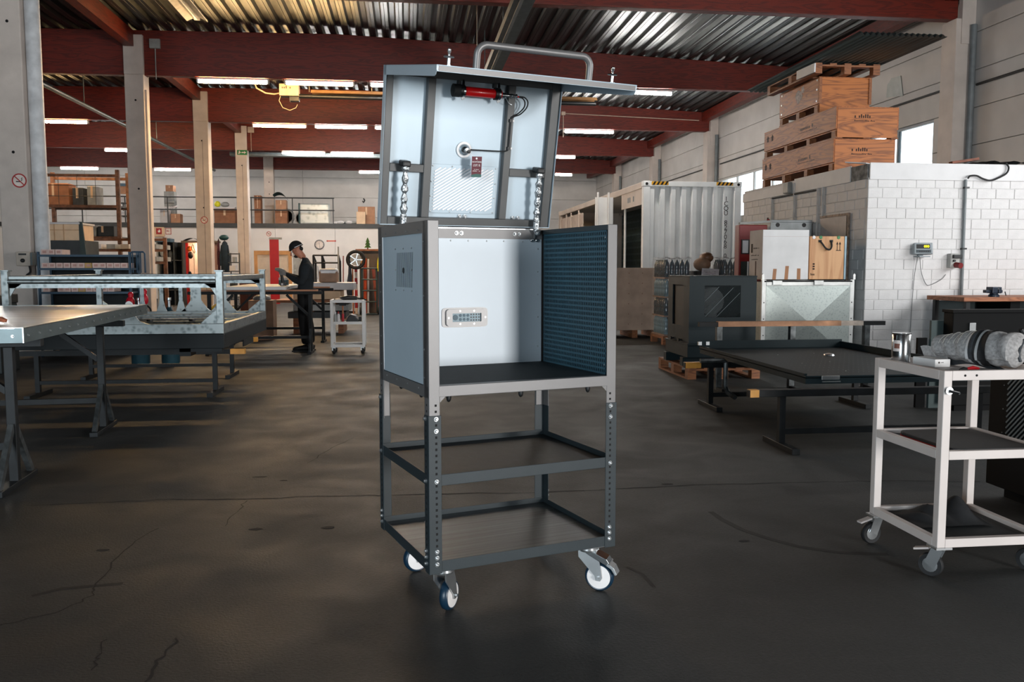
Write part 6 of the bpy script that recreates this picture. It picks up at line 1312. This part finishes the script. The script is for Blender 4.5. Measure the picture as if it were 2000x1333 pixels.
carton(499, 474, 517, 489, 33.0, 4, 'open grey carton on top of the cream board frame', tape=False) if False else None
a = Yp(470, 545, 22.0); t = thing('wooden_cabinet', 'reddish brown wooden cabinet standing behind the galvanised frame', 'cabinet', (Yp(468, 545, 20).x, 20.0, 0)); w = Yp(500, 545, 20).x-Yp(468, 545, 20).x; part('body', B().box((0, 0, 0), (w, .5, Yp(468, 543, 20).z)), mat('cabinet_redbrown', (112, 58, 36), .6, var=.12), t, bev=.01); part('door_seam', B().box((w*.5-.005, -.004, .05), (w*.5+.005, 0, Yp(468, 545, 20).z-.05)), M_blkp, t)
t = thing('small_parts_shelf', 'narrow shelf crammed with small parts beside the exit column', 'shelf', (Yp(445, 500, 29).x, 29.0, 0)); w = Yp(464, 500, 29).x-Yp(445, 500, 29).x; h = Yp(445, 497, 29).z
for k in range(7): part('shelf', B().box((0, 0, h*k/6), (w, .4, h*k/6+.03)), M_mez, t)
for x in (0, w-.03): part('upright', B().box((x, .35, 0), (x+.03, .4, h+.05)), M_mez, t)
for k in range(6): part('bin', B().box((.04+.1*(k % 2), 0, h*k/6+.032), (w-.08, .3, h*k/6+.2)), M_c[[2, 4, 3, 1, 2, 4][k]], t)
t = thing('black_rack_frame', 'black tubular rack frame standing behind the worker', 'rack', (Yp(612, 500, 26).x, 26.0, 0)); w = Yp(661, 500, 26).x-Yp(612, 500, 26).x; h = Yp(640, 499, 26).z
for x in (0, w*.35, w): part('upright', B().cyl((x, 0, 0), (x, 0, h), .03, 8), M_blkp, t); part('upright', B().cyl((x, .6, 0), (x, .6, h*.9), .03, 8), M_blkp, t)
for z in (h, h-.22): part('rail', B().cyl((0, 0, z), (w, 0, z), .025, 8), M_blkp, t)
for x in (0, w*.35, w): part('rail', B().cyl((x, 0, h), (x, .6, h*.9), .025, 8), M_blkp, t)
t = thing('foil_parcel', 'film wrapped parcel on the board stack behind the worker', 'parcel', (Yp(624, 552, 17.2).x, 17.1, .985)); w = Yp(660, 552, 17.2).x-Yp(624, 552, 17.2).x
part('core', B().box((0, 0, 0), (w, .35, .24)), M_card, t, bev=.03); part('film', B().box((-.005, -.005, .14), (w+.005, .355, .27)), mat('film_white', (214, 210, 210), .3, var=.1), t, bev=.05)
t = thing('board_stack', 'stack of wrapped boards on timber bearers behind the worker', 'boards', (-2.2, 16.9, 0))
for k, (z, h_, m, x0, x1) in enumerate([(.30, .12, 3, -.1, 1.0), (.44, .12, 4, .0, 1.05), (.60, .05, 1, -.35, 1.1), (.66, .16, 8, .0, .9), (.84, .14, 2, .1, 1.15)]): part('board', B().box((x0, .02*k, z), (x1, 1.0, z+h_)), M_c[m], t, bev=.01)
for x in (0.0, .85): part('bearer', B().box((x, .0, 0), (x+.1, 1.0, .30)), M_pal, t)
for x in (.2, .7): part('spacer', B().box((x, .1, .56), (x+.1, .9, .60)), M_pal, t)
for x in (.3, .7): part('spacer', B().box((x, .1, .82), (x+.08, .9, .84)), M_pal, t)
for x in (.3, .7): part('spacer', B().box((x, .1, .42), (x+.08, .9, .44)), M_pal, t)
# tool corner beside the cabinet edge: brooms, poles, wheel, shelf
bar_specs = [(660, 482, 662, 560, 'grey mop handle with an orange foot in the tool corner', M_c[4], .02), (670, 500, 670, 575, 'thin red pole in the tool corner', mat('pole_red', (150, 84, 70), .6), .015), (688, 518, 690, 580, 'wooden pole in the tool corner', M_bench, .02), (706, 507, 706, 578, 'tan lath hanging in the tool corner', M_bt, .022), (713, 505, 713, 575, 'orange strap hanging in the tool corner', mat('strap_orange', (190, 70, 30), .6), .04), (719, 506, 719, 600, 'pale tube standing in the tool corner', M_c[2], .025), (729, 525, 738, 600, 'reddish plank leaning in the tool corner', mat('plank_salmon', (150, 76, 62), .6), .045)]
for k_, (u0, v0, u1, v1, lab, m, r) in enumerate(bar_specs):
    yy = 23.75+.3*(k_ % 2); a = Yp(u0, v0, yy); q = Yp(u1, v1, yy)
    solid('tool_pole', B().cyl((a.x, yy+.1, a.z), (q.x, yy, 0.0), r, 8).cyl((q.x, yy, .0), (q.x, yy, .03), r*1.5, 8), m, lab, 'pole', smooth=True)
a = Yp(680, 497, 24); t = thing('garden_umbrella', 'folded dark blue parasol standing in the tool corner', 'parasol', (a.x, 24.6, 0)); h = a.z; part('cloth', B().lathe([(.05, .3), (.10, .55), (.11, .75), (.05, 1.1), (.02, h)], n=12), M_c[9] if False else mat('parasol_navy', (30, 44, 64), .8), t, smooth=True); part('pole', B().cyl((0, 0, 0), (0, 0, h), .018, 8), M_zinc, t); part('base', B().lathe([(.16, 0), (.16, .05), (.04, .08)], n=14), M_blkp, t)
a = Yp(695, 520, 24); t = thing('warning_pole', 'red and white striped warning pole in the tool corner', 'pole', (a.x, 24.0, 0)); h = a.z
for k in range(8): part('stripe', B().cyl((0, 0, h*k/8), (0, 0, h*(k+1)/8), .04, 10), M_signr if k % 2 else M_signw, t)
a = Yp(697, 508, 24); t = thing('spoked_wheel', 'small black spoked wheel hung in the tool corner', 'wheel', (a.x, 23.5, a.z)); n = 24; part('tyre', B().tube([(.22*math.cos(2*math.pi*k/n), 0, .22*math.sin(2*math.pi*k/n)) for k in range(n)], .045, 8, closed=True), M_rubr, t, smooth=True); part('disc', B().lathe([(.15, -.01), (.15, .01)], (0, 0, 0), (0, 1, 0), 20), M_c[4], t)
for k in range(5): part('spoke', B().bar((0, -.015, 0), (.18*math.cos(k*1.257), -.015, .18*math.sin(k*1.257)), .02, .01, up=(0, 1, 0)), M_zinc, t)
part('axle_bracket', B().bar((0, .0, 0), (.12, .12, -.05), .04, .04), M_blkp, t)
a = Yp(695, 487, 24.6); c = Yp(740, 487, 24.6); t = thing('tool_shelf', 'dark wooden tool shelf with a small green tree on it', 'shelf', (a.x, 24.4, 0)); w = c.x-a.x+.4
part('top', B().box((0, 0, a.z-.05), (w, .45, a.z)), M_bench, t); part('panel', B().box((.12, .1, 0), (w-.05, .15, a.z-.05)), mat('panel_brown', (88, 78, 72), .7), t); part('side', B().box((w-.06, 0, 0), (w, .45, a.z-.05)), M_blkp, t); part('side', B().box((.1, .15, 0), (.16, .45, a.z-.05)), M_blkp, t)
a2 = Yp(718, 480, 24.5); t = thing('small_tree', 'tiny green decorative conifer on the tool shelf', 'tree', (a2.x, 24.55, a.z)); 
for k in range(3): part('branch_tier', B().lathe([(.10-.022*k, .04+.08*k), (.01, .16+.08*k)], n=10), mat('conifer_green', (60, 100, 40), .8, var=.3, vs=30), t)
part('stem', B().cyl((0, 0, 0), (0, 0, .06), .02, 8), M_bench, t)
a = Yp(733, 491, 23.8); t = thing('safety_vest', 'bright yellow safety vest hanging on the tool shelf side', 'vest', (a.x+.2, 24.25, a.z-.55)); part('body', B().tube([(0, 0, 0), (0, 0, .3), (0, 0, .55)], .16, 12, rs=[.19, .17, .1]), M_c[6], t, smooth=True); part('hem', B().tube([(.02, 0, -.2), (.0, 0, .0)], .15, 10, rs=[.12, .17]), mat('vest_red', (150, 30, 50), .7), t, smooth=True)
t = thing('hand_truck', 'dark green hand truck standing in the tool corner', 'hand truck', (Yp(722, 590, 23.6).x, 23.5, 0)); M_ht = mat('truck_teal', (34, 60, 64), .5)
for x in (-.2, .2): part('frame_tube', B().tube([(x, 0, .05), (x, .05, .9), (x, .1, 1.25)], .025, 8), M_ht, t, smooth=True); part('wheel', B().lathe([(.05, -.02), (.11, -.025), (.11, .025), (.05, .02)], (x*1.2, .05, .11), (1, 0, 0), 16), M_rubr, t, smooth=True)
for z in (.35, .65, .95, 1.25): part('cross_bar', B().cyl((-.2, .05*z, z), (.2, .05*z, z), .018, 8), M_ht, t, smooth=True)
part('toe_plate', B().box((-.22, -.25, .02), (.22, .0, .04)), M_ht, t)
# ================================================================== the worker at his table
for i, (y, lab) in enumerate([(13.06, 'steel trestle with wooden pad in front of the worker'), (15.03, 'steel trestle with wooden pad on the far side of the worker')]):
    a_trestle(lab, (-1.45, y, 0), .925, 1.45, True, 0, 'trestles of the worker', foot=.22)
t = thing('panel_element', 'white panel element lying across the worker trestles', 'panel', (-2.62, 12.75, .952))
part('slab', B().box((0, 0, 0), (.86, 2.0, .05)), mat('panel_white', (214, 212, 210), .5, var=.04), t, bev=.006)
part('side_label', B().box((.862, .06, .012), (.866, .5, .04)), mat('label_white', (226, 224, 222), .5), t)
sl = B(); scribble(sl, (.867, .08, .016), (0, 1, 0), (0, 0, 1), .36, 7, .022, 33, .0006); part('side_print', sl, M_ink, t, kind='stuff')
t = thing('small_parts_box', 'small dark box with a white lid on the white panel element', 'box', (-2.02, 13.9, 1.004)); part('tub', B().box((0, 0, 0), (.14, .12, .08)), M_c[5], t); part('lid', B().box((-.0, -.004, .075), (.12, .12, .115)), M_c[2], t)
# white service trolley
t = thing('service_trolley', 'small white service trolley with tools beside the worker', 'trolley', (-1.14, 12.84, 0)); w, l, q = .50, .45, .04
M_wt2 = mat('service_white', (214, 212, 210), .5, var=.03)
for x in (0, w-q):
    for y in (0, l-q): part('post', B().box((x, y, .10), (x+q, y+q, .80)), M_wt2, t, bev=.004)
for z in (.10, .44, .76):
    for y in (0, l-q): part('rail', B().box((q, y, z), (w-q, y+.03, z+.04)), M_wt2, t)
    for x in (0, w-q): part('rail', B().box((x, q, z), (x+.03, l-q, z+.04)), M_wt2, t)
    if z > .2: part('shelf', B().box((.02, .02, z+.01), (w-.02, l-.02, z+.02)), M_wt2, t)
for x in (.04, w-.04):
    for y in (.05, l-.05): g = part('caster', B().lathe([(.02, -.014), (.045, -.016), (.045, .016), (.02, .014)], (x, y, .045), (1, .3, 0), 16), M_rubr, t, smooth=True); part('caster_fork', B().box((x-.025, y-.02, .05), (x+.025, y+.02, .10)), M_zinc, g)
for i, (x, lab) in enumerate([(.07, 'grey spray bottle on the middle shelf of the service trolley'), (.115, 'white spray bottle on the middle shelf of the service trolley')]):
    o = thing('spray_bottle', lab, 'bottle', (-1.14+x, 12.90, .461)); part('body', B().lathe([(.022, 0), (.024, .01), (.024, .11), (.012, .135)], n=12), M_c[4 if i == 0 else 2], o, smooth=True); part('cap', B().lathe([(.012, .135), (.012, .165), (.006, .17)], n=10), M_c[2 if i == 0 else 7], o, smooth=True)
o = thing('red_hammer', 'hammer with a red grip standing in the service trolley', 'hammer', (-.965, 12.98, .461)); part('grip', B().cyl((0, 0, .0), (0, 0, .13), .018, 10), M_rg, o, smooth=True); part('handle', B().cyl((0, 0, .13), (0, 0, .27), .012, 10), M_bench, o); part('head', B().box((-.05, -.018, .25), (.05, .018, .285)), M_steel, o, bev=.004)
o = thing('tool_bag', 'black rounded tool case on the middle shelf of the service trolley', 'case', (-.905, 12.87, .461)); part('body', B().prism([(0, 0), (.17, 0), (.175, .03), (.13, .10), (.06, .125), (.02, .09), (-.01, .03)], (0, 0, 0), (1, 0, 0), (0, 0, 1), (0, .3, 0)), mat('bag_black', (22, 22, 24), .5), o, bev=.012); part('side_pouch', B().box((.175, .02, .02), (.215, .1, .09)), M_blkp, o, bev=.01)
o = thing('angle_grinder', 'black and white angle grinder on top of the service trolley', 'grinder', (-.90, 12.98, .781)); part('body', B().tube([(-.1, 0, .04), (0, .02, .045), (.14, .05, .04)], .03, 10, rs=[.022, .035, .028]), M_blkp, o, smooth=True); part('guard', B().lathe([(.055, 0), (.055, .02), (.02, .03)], (-.13, 0, .01), n=16), M_c[2], o, smooth=True); part('tail', B().tube([(.14, .05, .04), (.22, .06, .03), (.28, .03, .012)], .01, 6), M_blkp, o, smooth=True)
o = thing('folded_rag', 'pale folded rag on top of the service trolley', 'rag', (-1.10, 12.9, .781)); part('rag', B().grid(lambda u, v: (u*.16, v*.25, .012+.02*math.sin(u*3)*math.sin(v*5+1)**2), 8, 8), M_c[2], o, smooth=True)
solid('spirit_level', B().box((0, 0, 0), (.2, .05, .03)), M_rg, 'short red spirit level under the top of the service trolley', 'level', loc=(-.82, 12.93, .461+.0)) if False else None
# ------------------------------------------------------------------ person (local: x back to front = -x forward, z up)
M_skin = mat('skin', (176, 112, 86), .55, var=.08, vs=20); M_swt = mat('sweater_black', (24, 30, 35), .9, var=.2, vs=14, bump=.3, bs=60); M_pant = mat('trousers_black', (12, 12, 14), .9, var=.2, vs=10); M_glv = mat('glove_grey', (130, 126, 122), .8, var=.15)
def skin_mesh(name, chains, root, sub=2):
    bm = bmesh.new(); ly = bm.verts.layers.skin.verify(); V = {}
    for key, (p, r) in root.items():
        v = bm.verts.new(p); v[ly].radius = (r, r); V[key] = v
    first = next(iter(V.values())); first[ly].use_root = True
    for a, b in chains: bm.edges.new((V[a], V[b]))
    me = bpy.data.meshes.new(name); bm.to_mesh(me); bm.free()
    o = bpy.data.objects.new(name, me); COL.objects.link(o)
    sk = o.modifiers.new('skin', 'SKIN'); sk.use_smooth_shade = True; sk.branch_smoothing = .6
    sb = o.modifiers.new('sub', 'SUBSURF'); sb.levels = sub; sb.render_levels = sub
    bpy.context.view_layer.update()
    out = bpy.data.meshes.new_from_object(o.evaluated_get(bpy.context.evaluated_depsgraph_get()))
    bpy.data.objects.remove(o); out.name = name; return out
J = {}
def J_(k, x, y, z, r): J[k] = (Vector((x, y, z)), r)
J_('pelvis', .03, 0, .93, .14); J_('waist', .04, 0, 1.06, .15); J_('chest', .055, 0, 1.21, .17); J_('upper', .055, 0, 1.33, .135); J_('neck', .025, 0, 1.425, .066); J_('jaw', -.045, 0, 1.48, .066); J_('skull', -.085, 0, 1.55, .088); J_('crown', -.09, 0, 1.61, .075)
E_ = []
for a, b in (('pelvis', 'waist'), ('waist', 'chest'), ('chest', 'upper'), ('upper', 'neck'), ('neck', 'jaw'), ('jaw', 'skull'), ('skull', 'crown')): E_.append((a, b))
for s, n, dx, lean in ((-1, 'l', .0, 0), (1, 'r', .05, .05)):
    J_('hip'+n, .03, s*.095, .86, .12); J_('thigh'+n, .02+lean*.3, s*.10, .68, .105); J_('knee'+n, .01+lean*.6, s*.10, .49, .088); J_('calf'+n, .03+lean, s*.10, .30, .082); J_('ankle'+n, .04+lean, s*.10, .10, .068)
    E_ += [('pelvis', 'hip'+n), ('hip'+n, 'thigh'+n), ('thigh'+n, 'knee'+n), ('knee'+n, 'calf'+n), ('calf'+n, 'ankle'+n)]
    J_('shoulder'+n, .06, s*.185, 1.325, .092); J_('arm'+n, .05, s*.245, 1.18, .078); J_('elbow'+n, .02, s*.245, 1.045, .066); J_('fore'+n, -.11, s*.17, 1.11, .058); J_('wrist'+n, -.215, s*.09, 1.165, .033); J_('palm'+n, -.275, s*.065, 1.195, .032)
    E_ += [('upper', 'shoulder'+n), ('shoulder'+n, 'arm'+n), ('arm'+n, 'elbow'+n), ('elbow'+n, 'fore'+n), ('fore'+n, 'wrist'+n), ('wrist'+n, 'palm'+n)]
    for f in range(4):   # four fingers curled around the device, unequal lengths
        yy = s*(.05+.0)-.0; L_ = [.055, .065, .062, .048][f]
        b0 = Vector((-.300, s*(.062), 1.225-.018*f)); b1 = b0+Vector((-L_*.55, -s*.008, .004)); b2 = b1+Vector((-L_*.25, -s*.030, 0))
        J[f'f{f}a'+n] = (b0, .0105); J[f'f{f}b'+n] = (b1, .0095); J[f'f{f}c'+n] = (b2, .008)
        E_ += [('palm'+n, f'f{f}a'+n), (f'f{f}a'+n, f'f{f}b'+n), (f'f{f}b'+n, f'f{f}c'+n)]
    J['tha'+n] = (Vector((-.265, s*.03, 1.225)), .012); J['thb'+n] = (Vector((-.305, s*.018, 1.250)), .0095); E_ += [('palm'+n, 'tha'+n), ('tha'+n, 'thb'+n)]
pme = skin_mesh('person', E_, J)
for m in (M_swt, M_pant, M_skin, M_glv): pme.materials.append(m)
mi = []
for p_ in pme.polygons:
    c = p_.center
    if c.x < -.235 and 1.0 < c.z < 1.30: k = 3
    elif c.z > 1.425 or (c.z > 1.40 and c.x < .0): k = 2
    elif c.z < .915: k = 1
    else: k = 0
    mi.append(k)
pme.polygons.foreach_set('material_index', mi)
person = part('person', pme, None, loc=(-1.59, 13.42, 0)); tag(person, 'worker in black sweatshirt, black trousers and backwards cap looking down at his hands', 'person')
HC = Vector((-.088, 0, 1.565))
tilt = Euler((0, math.radians(-26), 0)).to_matrix()
def hp_(p): return HC+tilt @ Vector(p)
cap = B(); cap.grid(lambda u, v: hp_((.108*math.sin(u*1.62)*math.cos(2*math.pi*v)+.004, .092*math.sin(u*1.62)*math.sin(2*math.pi*v), .015+.105*math.cos(u*1.62))), 8, 24)
part('cap', cap, mat('cap_black', (10, 10, 12), .9), person, smooth=True, label='black backwards cap')
part('cap_band', B().tube([hp_((.112*math.cos(a), .096*math.sin(a), .012)) for a in [2*math.pi*k/24 for k in range(24)]], .006, 6, closed=True), mat('cap_black', (10, 10, 12), .9), person, smooth=True)
part('cap_strap', B().tube([hp_((-.112*math.cos(a)*-1, .097*math.sin(a), .016)) for a in [math.radians(d) for d in range(-95, -10, 12)]], .006, 6), M_c[2], person, smooth=True)
part('cap_label', B().ball(hp_((-.108, -.02, .02)), .016, 8, 6, (.4, 1, 1)), M_c[2], person, smooth=True)
part('hair', B().ball(hp_((.055, 0, -.03)), .05, 12, 8, (.8, 1.3, .8)), mat('hair_black', (14, 11, 10), .8), person, smooth=True)
part('beard', B().ball(hp_((-.055, 0, -.108)), .040, 12, 8, (.9, 1.1, .6)), mat('beard_dark', (36, 24, 20), .9), person, smooth=True)
part('nose', B().tube([hp_((-.092, 0, -.015)), hp_((-.112, 0, -.045)), hp_((-.120, 0, -.058)), hp_((-.100, 0, -.066))], .012, 8, rs=[.008, .012, .014, .009]), M_skin, person, smooth=True)
part('mouth', B().tube([hp_((-.098, -.022, -.088)), hp_((-.104, 0, -.088)), hp_((-.098, .022, -.088))], .005, 6), mat('lip', (120, 66, 58), .6), person, smooth=True)
for s in (-1, 1):
    part('ear', B().ball(hp_((.008, s*.088, -.03)), .026, 10, 8, (.75, .4, 1.2)), M_skin, person, smooth=True)
    part('eye', B().ball(hp_((-.084, s*.036, -.018)), .011, 8, 6), M_hub, person, smooth=True); part('iris', B().ball(hp_((-.092, s*.036, -.020)), .005, 6, 5), M_blkp, person, smooth=True); part('eyebrow', B().tube([hp_((-.092, s*.02, .002)), hp_((-.090, s*.05, .004))], .005, 6), mat('hair_black', (14, 11, 10), .8), person, smooth=True)
for s, lean in ((-1, 0), (1, .05)):
    x = .04+lean; y = s*.10
    part('shoe', B().tube([(x+.06, y, .045), (x+.0, y, .06), (x-.08, y, .05), (x-.16, y, .038), (x-.20, y, .03)], .045, 10, rs=[.036, .05, .046, .038, .018]), mat('shoe_black', (12, 12, 13), .6), person, smooth=True, label='black work shoe'); part('shoe_sole', B().prism(rrect(x-.07, y, .29, .085, .035), (0, 0, 0), (1, 0, 0), (0, 1, 0), (0, 0, .018)), M_rubr, person)
part('back_print', B().grid(lambda u, v: (.222+.012*math.sin(v*math.pi), -.075+.15*u, 1.10+.2*v), 6, 6), M_c[2], person, smooth=True, label='white round print on the back')
bp_ = B()
part('chest_print', B().box((-.108, -.09, 1.23), (-.095, -.06, 1.245)), M_c[2], person)
part('sweater_hem', B().lathe([(.162, 0), (.168, .02), (.165, .06)], (.03, 0, .90), (0, 0, 1), 20), M_swt, person, smooth=True)
t = thing('cordless_driver', 'black cordless driver held in the hands of the worker', 'tool', (-1.93, 13.42, 1.03))
part('housing', B().tube([(.05, 0, .20), (-.02, 0, .215), (-.07, 0, .225)], .03, 10, rs=[.026, .032, .02]), mat('driver_grey', (120, 118, 114), .5), t, smooth=True); part('grip', B().tube([(.01, 0, .2), (.03, 0, .1), (.04, 0, .02)], .022, 8), M_blkp, t, smooth=True); part('battery', B().box((.0, -.035, -.035), (.09, .035, .02)), M_blkp, t, bev=.006); part('stripe', B().box((.02, -.037, -.02), (.05, -.035, .01)), M_c[2], t)
